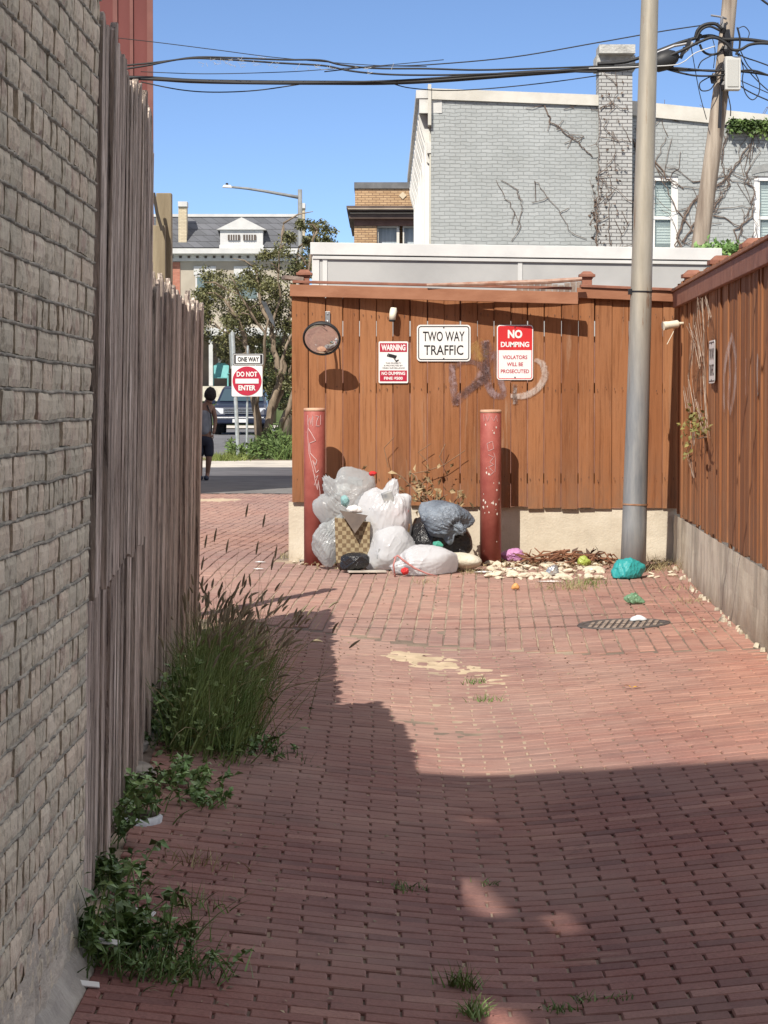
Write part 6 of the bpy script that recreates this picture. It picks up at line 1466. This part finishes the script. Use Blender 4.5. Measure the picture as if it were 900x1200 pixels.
mt = MB(); limbs = [([(306,533),(302,500),(299,470),(296,440),(290,410),(283,385),(272,365),(262,350)], .19, 0), ([(311,533),(313,500),(322,468),(327,440),(322,410),(318,385),(305,355),(300,315)], .20, .5), ([(315,533),(327,503),(338,478),(346,450),(352,425),(356,390),(360,350),(364,300),(372,270)], .14, -.4),
    ([(308,525),(316,490),(330,460),(333,430),(332,400),(340,365),(346,330),(350,290)], .13, .9), ([(300,480),(304,450),(309,420),(310,390),(298,372),(280,345),(255,335)], .09, -.7), ([(327,440),(333,415),(345,385),(352,350),(362,315),(385,290)], .07, .3), ([(290,410),(278,395),(262,388),(246,380)], .05, .2), ([(318,385),(328,350),(326,320),(330,285),(332,262)], .06, 0)]
for line, r_0, dz in limbs:
    pts = [at(x,y,TYY+dz*k/len(line)*2) for k,(x,y) in enumerate(line)]; fine = []
    for i in range(len(pts)-1):
        for k in range(3): fine.append(pts[i].lerp(pts[i+1],k/3)+Vector((tr.gauss(0,.02),tr.gauss(0,.02),0)))
    fine.append(pts[-1]); n_ = len(fine); mt.tube(fine, [max(.015, r_0*.62*(1-.8*i/n_)) for i in range(n_)], 9)
    for i in range(n_//2, n_, 2):
        q = fine[i]; e = q+Vector((tr.gauss(0,.3),tr.gauss(0,.3),tr.uniform(.1,.5))); mt.tube([q, q.lerp(e,.5)+Vector((0,0,.08)), e], [.03,.02,.008], 5)
mt.build('trunk', M_bark, root, smooth=True)
ml = MB(); clumps = [(255,352,26),(240,378,22),(268,392,24),(290,352,28),(300,322,20),(322,375,26),(334,345,26),(350,312,22),(366,285,17),(384,272,13),(340,412,22),(248,328,16),(284,330,20),(327,300,16),(231,352,13),(392,288,9),(335,450,13),(300,400,18),(262,415,10),(355,350,22),(345,385,20),(318,335,18),(372,262,9),(338,280,11),(350,440,12),(300,372,14),(312,300,10),(232,395,9),(378,300,14),(352,262,8),(245,345,14),(318,455,14),(338,475,12),(300,440,11),(325,430,15),(345,415,16),(286,375,18),(270,370,18),(308,350,18),(235,365,14)]
for (x, y, r) in clumps:
    for s_ in range(6):
        rr = r/46.4; c_ = at(x+tr.gauss(0,r*.38), y+tr.gauss(0,r*.35), TYY+1.0+tr.gauss(0,.7)); leafcloud(ml, c_, rr*tr.uniform(.4,.8), int(10+r*6.0), .088, .8)
ml.build('crown', M_leafc, root)
def bgtree(name, px, pyb, Y, pyt, wpx, label, n, mat=M_leafd, seed=0, sz=.22, low=.3):
    S = Y/FOC; b0 = Vector((X_(px,Y), Y, G(X_(px,Y),Y))); zt = at(px,pyt,Y).z; H = zt-b0.z; W_ = wpx*S/2
    root = thing(name, b0, label, 'tree'); mt = MB(); mt.tube([b0, b0+Vector((.1,0,H*.4)), b0+Vector((0,.1,H*.75))], [.22,.16,.06], 8)
    for k in range(7): a = tr.uniform(0,6.3); mt.tube([b0+Vector((0,0,H*.4)), b0+Vector((math.cos(a)*W_*.4,math.sin(a)*W_*.4,H*.6)), b0+Vector((math.cos(a)*W_*.75,math.sin(a)*W_*.75,H*.75))], [.09,.05,.02], 5)
    mt.build('trunk', M_bark, root, smooth=True); ml = MB()
    for k in range(26):
        a = tr.uniform(0,6.3); q = tr.random()**.6*W_*.8; z = b0.z+H*(low+(1-low)*tr.random()*.92); f = math.sqrt(max(.1, 1-((z-b0.z)/H-.6)**2*3)); leafcloud(ml, (b0.x+math.cos(a)*q*f, Y+math.sin(a)*q*f, z), W_*tr.uniform(.22,.4), n//26, sz)
    ml.build('crown', mat, root)
bgtree('street_tree', 336, 505, 92, 395, 46, 'smaller green tree across the road, glimpsed right of the leaning trunk', 2600, P('mid_leaf', (.05,.09,.02,1), (.12,.17,.05,1), 1.2, isl=.5), sz=.16, low=.35)
bgtree('garden_tree', 318, 470, 122, 385, 60, 'dark green tree in front of the pale house', 1800, sz=.22)
bgtree('garden_tree', 372, 470, 118, 262, 42, 'taller tree hidden mostly behind the garage roof edge', 1600, M_leafc, sz=.2)
# ground plants round the tree
root = thing('verge_plants', (X_(305,68), 68, G(-3,68)), 'leafy green weeds and day lilies crowded round the tree foot', 'plant'); ml = MB()
for k in range(1900):
    px = tr.uniform(266, 342); Y = tr.uniform(66.8, 70.5); x = X_(px,Y); hmax = .25+.55*math.exp(-((px-320)/22)**2)+.45*math.exp(-((px-268)/9)**2)*.5; z = G(x,Y)+tr.random()**1.3*hmax; ml.leaf((x,Y,z), (tr.gauss(0,1),tr.gauss(0,1),tr.gauss(.3,.6)), .06, .13)
for k in range(160): px = tr.uniform(322,340); Y = tr.uniform(66.9,69); x = X_(px,Y); ml.blade(arc((x,Y,G(x,Y)), (tr.gauss(0,.5),tr.gauss(0,.3),1), tr.uniform(.5,1.1), 1.3), .035, (tr.gauss(0,1),1,0))
ml.build('leaves', P('verge_leaf', (.06,.12,.025,1), (.17,.25,.07,1), 3, isl=.5), root)
root = thing('verge_grass', (X_(255,66.6), 66.6, G(-4,66.6)), 'straggly grass along the edge of the pale sidewalk by the sign post', 'grass'); ml = MB()
for k in range(500): px = tr.gauss(264,10); Y = 66.6+tr.gauss(0,.35); x = X_(px,Y); ml.blade(arc((x,Y,G(x,Y)), (tr.gauss(0,.5),tr.gauss(0,.4),1), tr.uniform(.08,.3), 1), .02, (tr.gauss(0,1),1,0))
ml.build('blades', P('yellow_green', (.12,.17,.03,1), (.26,.30,.08,1), 3, isl=.4), root)
struct(sheet('median_lawn', M_grass, lin(-3.9, 20, 1), lin(84, 90, 1), .03)); struct(sheet('crossing_line', P('road_paint', (.6,.6,.58,1)), lin(-4.2,10,1), [77.0,77.5], -.012))

# ================================================================= ROAD SIGNS
SYY = 66.0
base = gp(279, 538.5); SYY = base.y
root = thing('road_sign_post', base, 'steel post by the tree carrying the ONE WAY and DO NOT ENTER signs', 'sign post')
M_galv = P('galvanised_post', (.36,.40,.40,1), (.50,.54,.54,1), 9, rough=.5, metal=.4)
b_ = at(279.5,538,SYY); b_.z = base.z; t_ = at(272.5,389,SYY); mb = MB(); mb.tube([b_, t_], .05, 8); mb.build('post', M_galv, root)
mb = MB(); q1 = at(289,536,SYY+.1); q1.z = base.z; mb.tube([q1, at(290.5,405,SYY+.1)], .028, 8); mb.build('second_post', M_galv, root)
mb = MB(); mb.prism([at(268,392,SYY-.02), at(273.5,389,SYY-.02), at(276,432,SYY+.3), at(270,432,SYY+.3)], (0,.004,0)); mb.build('edge_on_sign', M_galv, root)
def fs(px,py,d=0): return at(px,py,SYY-.06+d)
ow = thing('one_way_sign', fs(292,421), 'small black and white ONE WAY sign above the red disc sign', 'sign'); wpx = SYY/FOC
c = fs(291,421); plate(c, RT, UP, 36*wpx, 13.5*wpx, .02, .004).build('plate', M_black, ow)
ring(c, RT, UP, 34.5*wpx, 12.3*wpx, .02, .012, .006).build('border', M_white, ow)
mb = MB(); cc = fs(291,421,-.012); hw, hh = 14.5*wpx, 4.4*wpx; mb.add([cc+Vector(v) for v in ((-hw,0,-hh),(hw*.95,0,-hh),(hw*.95,0,hh),(-hw,0,hh))], [(0,1,2,3)]); mb.build('arrow', M_white, ow)
text_mesh('lettering', 'ONE WAY', M_black, ow, cc+Vector((0,-.008,0)), RT, UP, 5.6*wpx, 25*wpx, .03)
dn = thing('do_not_enter_sign', fs(290,446), 'square white road sign with a red DO NOT ENTER disc beside the tree', 'sign')
c = fs(289.5,446.5); plate(c, RT, UP, 36*wpx, 36*wpx, .03, .004).build('plate', M_white, dn)
mb = MB(); n = 40; R = 17*wpx; mb.add([c+Vector((R*math.cos(2*PI*k/n), -.010, R*math.sin(2*PI*k/n))) for k in range(n)], [tuple(range(n))]); mb.build('red_disc', M_dred, dn)
mb = MB(); cc = c+Vector((0,-.020,0)); mb.add([cc+Vector(v) for v in ((-13.5*wpx,0,-2.9*wpx),(13.5*wpx,0,-2.9*wpx),(13.5*wpx,0,2.7*wpx),(-13.5*wpx,0,2.7*wpx))], [(0,1,2,3)]); mb.build('white_bar', M_white, dn)
text_mesh('lettering', 'DO NOT', M_white, dn, c+UP*8*wpx+Vector((0,-.020,0)), RT, UP, 6*wpx, 24*wpx, .03); text_mesh('lettering', 'ENTER', M_white, dn, c-UP*8*wpx+Vector((0,-.020,0)), RT, UP, 6*wpx, 20*wpx, .03)
# street lamp
M_galv = P('lamp_grey_paint', (.17,.18,.18,1), (.24,.25,.25,1), 6, rough=.6)
LYY = 85.0; root = thing('street_lamp', (X_(351,LYY), LYY, G(-2.6,LYY)), 'grey street lamp with a long arm reaching left above the tree', 'street lamp')
mb = MB(); mb.tube([(X_(353,LYY),LYY,G(-2.6,LYY)), at(351.5,222,LYY)], [.10,.07], 10); mb.build('pole', M_galv, root, smooth=True)
mb = MB(); mb.tube([at(x,y,LYY) for x,y in ((351,231.5),(335,228.5),(310,224),(290,221),(270,219))], [.055,.05,.045,.04,.035], 8); mb.build('arm', M_galv, root, smooth=True)
mb = MB(); p = at(266.5,218.5,LYY); mb.box(p, (.32,.2,.09), (0,.05,0), taper=.7); mb.build('lamp_head', M_hw, root, bevel=.02)
mb = MB(); p = at(266,216.3,LYY); mb.lathe(p, [(.04,-.03),(.045,.03),(.03,.05)], 10); mb.build('sensor', M_black, root)
# banner-like dark tag in the tree
mb = MB(); 
p = at(315,368,68.0); o = MB().prism([Vector((-.19,0,.33)),Vector((-.07,0,.30)),Vector((.10,0,-.05)),Vector((.17,0,-.36)),Vector((.02,0,-.15))], (0,.02,0)).build('sign_back', P('dark_steel', (.06,.065,.07,1), (.10,.11,.12,1), 5, rough=.5, metal=.3)); o.location = p; tag(o, 'dark tilted metal sign seen edge on among the leaves', 'sign')

# ================================================================= DARK SUV
def suv(loc):
    root = thing('parked_suv', loc, 'dark blue sport utility vehicle facing the alley across the street', 'car'); x0, y0, z0 = loc
    M_car = P('dark_blue_paint', (.012,.018,.04,1), rough=.35, Coat_Weight=.2); M_cg = P('car_glass', (.05,.08,.10,1), rough=.08); M_chr = P('chrome', (.6,.6,.6,1), rough=.25, metal=.9); M_tyre = P('tyre', (.015,.015,.015,1), rough=.9)
    # side profile (y back from the nose, z) extruded with tumblehome
    def loft(prof, w0, w1, zsplit):
        vs = []; n = len(prof)
        for s_ in (-1,-.9,.9,1):
            for (y, z) in prof:
                w_ = w0 if z < zsplit else w0+(w1-w0)*(z-zsplit)/(1.85-zsplit); inn = .04 if abs(s_) > .95 else 0
                vs.append((x0+s_*w_, y0+y+(.05 if abs(s_) > .95 and y < .5 else 0), z0+z-(inn if z > 1.0 else 0)))
        fs = [(k*n+i, k*n+(i+1)%n, (k+1)*n+(i+1)%n, (k+1)*n+i) for k in range(3) for i in range(n)]+[tuple(range(n))[::-1], tuple(range(3*n,4*n))]
        m_ = MB(); m_.add(vs, fs); return m_
    loft([(0.0,.45),(-.02,.75),(.06,1.02),(.25,1.10),(1.25,1.20),(1.95,1.74),(2.4,1.82),(4.4,1.78),(4.8,1.15),(4.85,.5),(4.6,.40),(.3,.38)], 1.0, .72, 1.05).build('body', M_car, root, smooth=False, bevel=.03)
    mb = MB(); mb.add([(x0-.82,y0+1.30,z0+1.24),(x0+.82,y0+1.30,z0+1.24),(x0+.66,y0+1.88,z0+1.70),(x0-.66,y0+1.88,z0+1.70)], [(0,1,2,3)]); mb.v = [(a, b-.03, c+.02) for a,b,c in mb.v]; mb.build('windscreen', M_cg, root)
    mb = MB(); mb.b2((x0-.55,y0-.05,z0+.78),(x0+.55,y0-.0,z0+.98)); g_ = mb.build('grille', M_black, root)
    for zz in (.80,.86,.92,.975): MB().b2((x0-.56,y0-.07,z0+zz-.012),(x0+.56,y0-.051,z0+zz+.012)).build('grille_bar', M_chr, g_)
    for s_ in (-1,1):
        mb = MB(); mb.hexa([(x0+s_*.60-.0,y0-.04,z0+.78),(x0+s_*.95,y0+.06,z0+.80),(x0+s_*.95,y0+.16,z0+.80),(x0+s_*.60,y0+.06,z0+.78)][::int(s_)], [(x0+s_*.60,y0-.04,z0+.98),(x0+s_*.95,y0+.06,z0+1.0),(x0+s_*.95,y0+.16,z0+1.0),(x0+s_*.60,y0+.06,z0+.98)][::int(s_)]); mb.build('headlight', P('lamp_glass', (.6,.62,.65,1), rough=.15), root)
        mb = MB(); mb.box((x0+s_*1.08,y0+1.35,z0+1.22), (.2,.12,.16)); mb.build('door_mirror', M_car, root, bevel=.02)
        for yy in (.85, 3.9):
            mb = MB(); mb.lathe((x0+s_*.98,y0+yy,z0+.36), [(.2,-.0),(.34,.0),(.37,-.05),(.37,-.2),(.34,-.25)], 24, (s_,0,0)); wo = mb.build('wheel', M_tyre, root)
            mb = MB(); mb.lathe((x0+s_*.985,y0+yy,z0+.36), [(.03,.02),(.20,.01),(.22,-.02)], 18, (s_,0,0)); mb.build('rim', M_chr, wo)
    mb = MB(); mb.b2((x0-.98,y0-.12,z0+.42),(x0+.98,y0+.04,z0+.62)); mb.build('bumper', M_car, root, bevel=.04)
    mb = MB(); mb.b2((x0-.90,y0-.14,z0+.60),(x0+.90,y0-.05,z0+.66)); mb.build('chrome_strip', M_chr, root, bevel=.01)
    mb = MB(); mb.b2((x0-.26,y0-.135,z0+.46),(x0+.26,y0-.121,z0+.585)); mb.build('number_plate', M_white, root)
yv = 101.0; suv((X_(281,yv), yv, G(-5.5,yv)-.02))

# ================================================================= PERSON
PYY = 49.0; SP = PYY/FOC
pz = gp(242, 563)
PYY = pz.y; SP = PYY/FOC
def pp(px, py, dy=0): p = at(px-3, py, PYY); return Vector((p.x, PYY+dy, p.z))
root = thing('person', pz, 'person in a grey vest and dark shorts walking away, half hidden by the left fence', 'person')
sk = [(pp(242,513),.15),(pp(242,500),.145),(pp(243,487,.02),.16),(pp(244,477,.03),.13),(pp(246,472,.04),.06),(pp(248,468,.06),.075),(pp(249,462,.08),.095),  # pelvis..head 0-6
      (pp(236,513),.10),(pp(237,535),.075),(pp(238,556),.045),(pp(238,562,-.08),.035),                      # left leg 7-10
      (pp(248,513),.10),(pp(248,536,-.03),.078),(pp(246,556,.03),.048),(pp(245,562,-.10),.038),              # right leg 11-14
      (pp(252.5,478,.02),.062),(pp(255.5,492,.02),.05),(pp(254.5,503,-.05),.038),(pp(253,509,-.08),.035),          # right arm
      (pp(234,478,.02),.062),(pp(231,492,.02),.05),(pp(232,504,-.03),.038),(pp(232,510,-.05),.035)]
ed = [(0,1),(1,2),(2,3),(3,4),(4,5),(5,6),(0,7),(7,8),(8,9),(9,10),(0,11),(11,12),(12,13),(13,14),(3,15),(15,16),(16,17),(17,18),(3,19),(19,20),(20,21),(21,22)]
def skinned(name, pts, edges, mat, parent, lev=2):
    off = world_loc(parent); me = D.meshes.new(name); me.from_pydata([tuple(p-off) for p, r in pts], edges, []); me.materials.append(mat)
    o = D.objects.new(name, me); col.objects.link(o); o.parent = parent; m = o.modifiers.new('skin', 'SKIN'); m.use_smooth_shade = True
    for i, (p, r) in enumerate(pts): me.skin_vertices[0].data[i].radius = (r, r*.85)
    me.skin_vertices[0].data[0].use_root = True; s_ = o.modifiers.new('sub', 'SUBSURF'); s_.levels = lev; s_.render_levels = lev; return o
M_skin = P('skin', (.22,.12,.08,1), (.27,.15,.10,1), 9, rough=.55)
skinned('body', sk, ed, M_skin, root)
for q, s_ in ((18,1),(22,-1)):
    h = sk[q][0]
    for k in range(4): f = [(h+Vector((0,(k-1.5)*.018,-.01)),.011),(h+Vector((s_*.004,(k-1.5)*.019,-.055)),.010),(h+Vector((-s_*.006,(k-1.5)*.019+.006,-.09+.005*abs(k-1.3))),.008)]; skinned('finger', f, [(0,1),(1,2)], M_skin, root, 1)
    f = [(h+Vector((0,-.03,-.0)),.012),(h+Vector((-s_*.01,-.05,-.03)),.011),(h+Vector((-s_*.014,-.052,-.055)),.009)]; skinned('thumb', f, [(0,1),(1,2)], M_skin, root, 1)
M_vest = P('grey_vest', (.20,.21,.23,1), (.27,.28,.30,1), 9, rough=.9); M_short = P('navy_shorts', (.018,.02,.035,1), (.03,.032,.05,1), 9, rough=.9)
vest = [(pp(242,512),.185),(pp(242,500),.175),(pp(243,487,.02),.19),(pp(243.5,479,.03),.155)]; skinned('vest', vest, [(0,1),(1,2),(2,3)], M_vest, root)
skinned('shorts', [(pp(242,513),.18),(pp(236.8,520),.135),(pp(237,536),.115),(pp(247.5,520),.135),(pp(248,537,-.02),.115),(pp(242,509),.175)], [(0,1),(1,2),(0,3),(3,4),(0,5)], M_short, root)
M_hair = P('dark_hair', (.012,.010,.010,1), (.03,.025,.02,1), 30, rough=.9, bs=1, bsc=60)
p = pp(249,461.5,.06); mb = bagmesh(p.x, p.z, p.y, [(0,0,0,.115,.125,.125),(0,-.03,-.03,.11,.11,.10)], 2, amp=.02, freq=12, sub=3, floor=False); mb.build('hair', M_hair, root, smooth=True)
for s_ in (-1,1): mb = MB(); mb.lathe(pp(249,464,.07)+Vector((s_*.10,0,0)), [(.012,-.01),(.03,0),(.022,.012)], 10, (s_,-.2,0)); mb.build('ear', M_skin, root)
mb = MB(); mb.tube([pp(246,475,-.06), pp(250,483,-.17), pp(252,496,-.15), pp(251,508,-.10)], .012, 6); mb.build('bag_strap', M_black, root)
for q, nm in ((10,'shoe'),(14,'shoe')):
    h = sk[q][0]; mb = bagmesh(h.x, G(h.x,h.y)+.045, h.y+.06, [(0,0,0,.05,.13,.05)], 3, amp=.0, fine=0, sub=3, floor=False); mb.build('shoe', P('shoe_navy', (.03,.04,.07,1), rough=.8), root, smooth=True)

# ================================================================= UTILITY POLE AND WIRES
UY = 38.0
M_upole = P('utility_pole_wood', (.17,.13,.10,1), (.42,.36,.29,1), 9, (1,1,.07), .9, .8, 30, .01)
zb_ = G(5,UY); pb_ = Vector((X_(806,UY),UY,zb_)); pt_ = at(858,-60,UY)
pb_ = at(822,288,UY)+(at(822,288,UY)-at(855.5,0,UY))*((at(822,288,UY).z-zb_)/(at(855.5,0,UY).z-at(822,288,UY).z)); pt_ = at(855.5,0,UY)+(at(855.5,0,UY)-at(822,288,UY))*.5
root = thing('utility_pole', pb_, 'leaning wooden utility pole tangled with cables behind the garage', 'pole')
mb = MB(); mb.tube([pb_.lerp(pt_,k/12)+Vector((.02*math.sin(k),0,0)) for k in range(13)], [.140-.045*k/12 for k in range(13)], 20); mb.build('shaft', M_upole, root, smooth=True)
mb = MB(); a_ = at(849,67,UY-.24); b_ = at(867,106,UY-.24); mb.b2((a_.x,UY-.34,b_.z),(b_.x,UY-.14,a_.z)); ub = mb.build('equipment_box', P('box_grey', (.50,.50,.47,1), (.58,.58,.55,1), 3, rough=.5), root, bevel=.01)
mb = MB(); mb.b2((a_.x+.03,UY-.352,b_.z+.04),(b_.x-.03,UY-.341,a_.z-.04)); mb.build('box_door', P('box_door_grey', (.44,.44,.41,1), rough=.5), ub, bevel=.004)
M_wire = P('cable_black', (.012,.012,.013,1), rough=.6); M_steel = P('steel_strand', (.25,.25,.26,1), rough=.5, metal=.5)
mb = MB(); mb.tube([at(833,18,UY-.2), at(846,20,UY-.2), at(851,22,UY-.15)], .015, 6); mb.tube([at(846,20,UY-.2), at(846,34,UY-.2)], .02, 6); mb.build('hook_bracket', M_steel, root)
for (x,y,r) in ((847,33,.07),(851,58,.09),(836,92,.07),(848,100,.06)): mb = MB(); p = at(x,y,UY-.22); mb.tube([p+Vector((0,0,-r)), p, p+Vector((.02,0,r))], [.03,.05,.03], 8); mb.build('clamp', M_black, root)
mb = MB(); mb.tube([at(851,35,UY-.19), at(853,50,UY-.19), at(855,70,UY-.19)], .05, 8); mb.tube([at(848,75,UY-.19), at(845,100,UY-.19), at(843,150,UY-.19)], .022, 8); mb.build('cable_riser', M_black, root)
wrn = random.Random(2)
def wire(name, px, r, label, Y=UY-.25, mat=None, cat='cable', sub=6, group=None, jit=0):
    P_ = [at(x,y,Y if len(q)==0 else q[0]) for x,y,*q in px]; out = []
    for i in range(len(P_)-1):
        p0 = P_[max(i-1,0)]; p1 = P_[i]; p2 = P_[i+1]; p3 = P_[min(i+2,len(P_)-1)]
        for k in range(sub):
            t = k/sub; out.append(.5*((2*p1)+(-p0+p2)*t+(2*p0-5*p1+4*p2-p3)*t*t+(-p0+3*p1-3*p2+p3)*t*t*t)+Vector((0,0,wrn.gauss(0,jit))))
    out.append(P_[-1]); mb = MB(); off = out[0].copy(); mb.tube([p-off for p in out], r, 6); o = mb.build(name, mat or M_wire, None, smooth=True); o.location = off; return tag(o, label, cat, group)
W1 = 'overhead_cable'
wire(W1, [(-60,88),(60,90),(165,91.5),(225,95),(300,96.5),(380,97),(450,97),(520,94),(600,88),(680,82),(735,78),(768,72)], .033, 'thickest black cable, lowest of the bundle crossing the sky from left to the splice case')
wire(W1, [(165,92.3),(300,97.5),(450,95.2),(560,88),(640,83),(700,84),(760,78),(830,83),(845,82)], .017, 'black cable running just along the thickest one and on to the pole', Y=UY-.33)
wire(W1, [(-40,86),(100,80),(165,75),(200,71),(232,67),(280,68),(330,70),(375,70.5),(400,76),(440,80),(500,80.5),(560,82),(640,80),(720,77)], .014, 'wavy black cable, topmost of the bundle at the left')
wire(W1, [(-40,90),(110,84),(165,78),(215,69),(260,69.5),(330,74),(380,77),(410,83),(450,87),(500,88),(560,87),(640,84),(700,80)], .014, 'second wavy black cable crossing under the topmost one', Y=UY-.4)
wire(W1, [(-40,40),(100,42),(165,47.5),(250,58),(320,67),(400,74),(450,77),(500,78)], .006, 'thin wire slanting down from the red building', Y=UY-.1)
wire(W1, [(380,84),(440,78),(500,76),(600,67),(700,50),(780,36),(842,27)], .009, 'thin straight wire rising right to the top of the leaning pole', Y=UY-.15)
wire(W1, [(165,84),(240,86.5),(330,84.5),(380,81.5),(450,76.5),(520,70)], .006, 'hair thin wire between the black cables at the left', Y=UY-.1)
wire(W1, [(165,96),(210,105),(250,108),(300,106),(350,99),(370,96)], .009, 'thin wire sagging just below the thick cable at the left', Y=UY-.1)
wire(W1, [(460,98),(480,103),(520,106),(570,104),(640,97),(705,88)], .008, 'thin wire sagging in front of the grey house roofline', Y=UY-.2)
wire(W1, [(700,75),(735,72),(770,60),(800,49),(830,42),(848,46),(870,46),(890,48),(930,54)], .026, 'thick black cable passing over the leaning pole to the right edge')
wire(W1, [(700,82),(740,80),(790,63),(820,49),(836,44),(850,50),(858,58),(868,58),(880,52),(900,51),(940,56)], .022, 'black cable looping down behind the pole clamp', Y=UY-.4)
wire(W1, [(768,74),(790,82),(830,82.5),(870,84),(900,88),(940,96)], .016, 'black cable running level from the splice case past the grey box')
wire(W1, [(770,78),(800,86),(820,89),(845,88),(868,83),(885,83),(905,90),(940,102)], .014, 'lower cable sagging before the grey box and leaving right', Y=UY-.3)
wire(W1, [(862,62),(875,68),(890,73),(930,88)], .010, 'thin wire leaving the pole to the right above the grey box'); wire(W1, [(852,88),(868,101),(885,111),(930,130)], .010, 'thin wire leaving the pole to the lower right'); wire(W1, [(862,60),(872,76),(885,92),(905,110),(930,128)], .008, 'slack thin wire curving down right of the grey box'); wire(W1, [(858,90),(880,100),(930,122)], .007, 'thin wire below the grey box heading right'); wire(W1, [(886,-6),(900,5),(930,24)], .016, 'black cable cutting the top right corner')
wire('cable_loop', [(815,44),(818,35),(826,29),(838,28),(846,34)], .026, 'thick cable loop left of the pole top'); wire('cable_loop', [(816,46),(822,35),(832,31),(844,36)], .018, 'inner thick cable loop left of the pole top', Y=UY-.35)
wire('cable_loop', [(820,52),(824,60),(832,64),(842,62),(848,54)], .018, 'cable loop hanging left of the pole clamps'); wire('cable_loop', [(845,60),(832,66),(822,72),(818,80)], .009, 'thin cable curl dropping left of the pole', Y=UY-.3); wire('cable_loop', [(842,86),(828,92),(820,98),(822,106),(832,105),(838,96),(838,90)], .009, 'small wire ring left of the grey box')
wire('cable_loop', [(866,62),(871,80),(870,95),(874,110),(882,117),(889,110),(890,98),(885,86),(876,76),(868,60)], .008, 'large thin wire ring right of the grey box'); wire('cable_loop', [(864,34),(872,31),(878,38),(876,46)], .007, 'little wire loop right of the pole top'); wire('cable_loop', [(864,32),(867,45),(866,58),(862,64)], .014, 'short thick tail beside the pole', Y=UY-.3)
wire('drop_wire', [(810,55),(814,78),(820,110),(828,140)], .006, 'hair thin drop wire hanging left of the pole'); wire('drop_wire', [(835,45),(838,60),(836,80)], .006, 'short hanging wire by the pole clamps'); wire('drop_wire', [(852,106),(856,125),(856,136)], .008, 'short tail under the grey box')
root = thing('splice_case', at(783,70,UY-.3), 'black splice case hanging in the cable bundle right of the grey lamp pole', 'splice case')
mb = MB(); a_, b_ = at(765,76,UY-.3), at(796,64,UY-.3); d_ = (b_-a_).normalized(); mb.lathe(a_, [(.03,-.05),(.09,0),(.125,.04),(.14,.15),(.13,.25),(.08,.34),(.03,.38)], 14, d_); mb.build('case', P('splice_black', (.015,.015,.016,1), rough=.55), root, smooth=True)
mb = MB(); mb.tube([at(770,62,UY-.3), at(790,54,UY-.3), at(812,50,UY-.3)], .02, 6); mb.tube([at(792,70,UY-.3), at(806,58,UY-.3), at(812,50,UY-.3)], .02, 6); mb.build('bracket', M_steel, root)
for x, y in ((806,52),(818,46),(800,62)): mb = MB(); mb.box(at(x,y,UY-.3), (.05,.05,.16), (0,.4,0)); mb.build('spacer', M_black, root)
wire('cable_tie_tails', [(690,80),(780,77),(800,73),(815,62),(838,54)], .008, 'pale thin strand along the splice case', mat=P('pale_strand', (.5,.5,.48,1), rough=.6), Y=UY-.45)
# white lashing tails on the cables
mb = MB(); c0 = at(280,70,UY-.4)
for k in range(34):
    x = wrn.choice([wrn.gauss(250,14), wrn.gauss(285,18), wrn.uniform(230,500), wrn.gauss(370,8), wrn.gauss(420,12)]); y = 69+(x-230)*.06+wrn.gauss(0,2); q = at(x,y,UY-.45)-c0; mb.tube([q, q+Vector((wrn.gauss(.03,.03),0,-wrn.uniform(.02,.05))), q+Vector((wrn.gauss(.05,.04),0,wrn.gauss(0,.04)))], .003, 3)
o = mb.build('lashing_tails', P('pale_strand', None)); o.location = c0; tag(o, 'frayed white lashing tails along the wavy cables', 'lashing', kind='stuff')
# service wires over the alley whose shadows cross the paving
for k, (Yg, lab) in enumerate(((17.9,'service wire over the alley, the nearer one'),(18.6,'service wire over the alley, the farther one'),(31.5,'service wire strung near the street end'))):
    h = 5.2 if k < 2 else 8.5; Y0 = Yg-.927*h; o = MB().tube([((t-.5)*24, .25*(t-.5), -.25*math.sin(t*PI)) for t in [i/20 for i in range(21)]], .012 if k < 2 else .02, 6).build('service_wire', M_wire); o.location = (0, Y0, h+.5); o.rotation_euler.z = (-.02,.03,.05)[k]; tag(o, lab, 'wire')
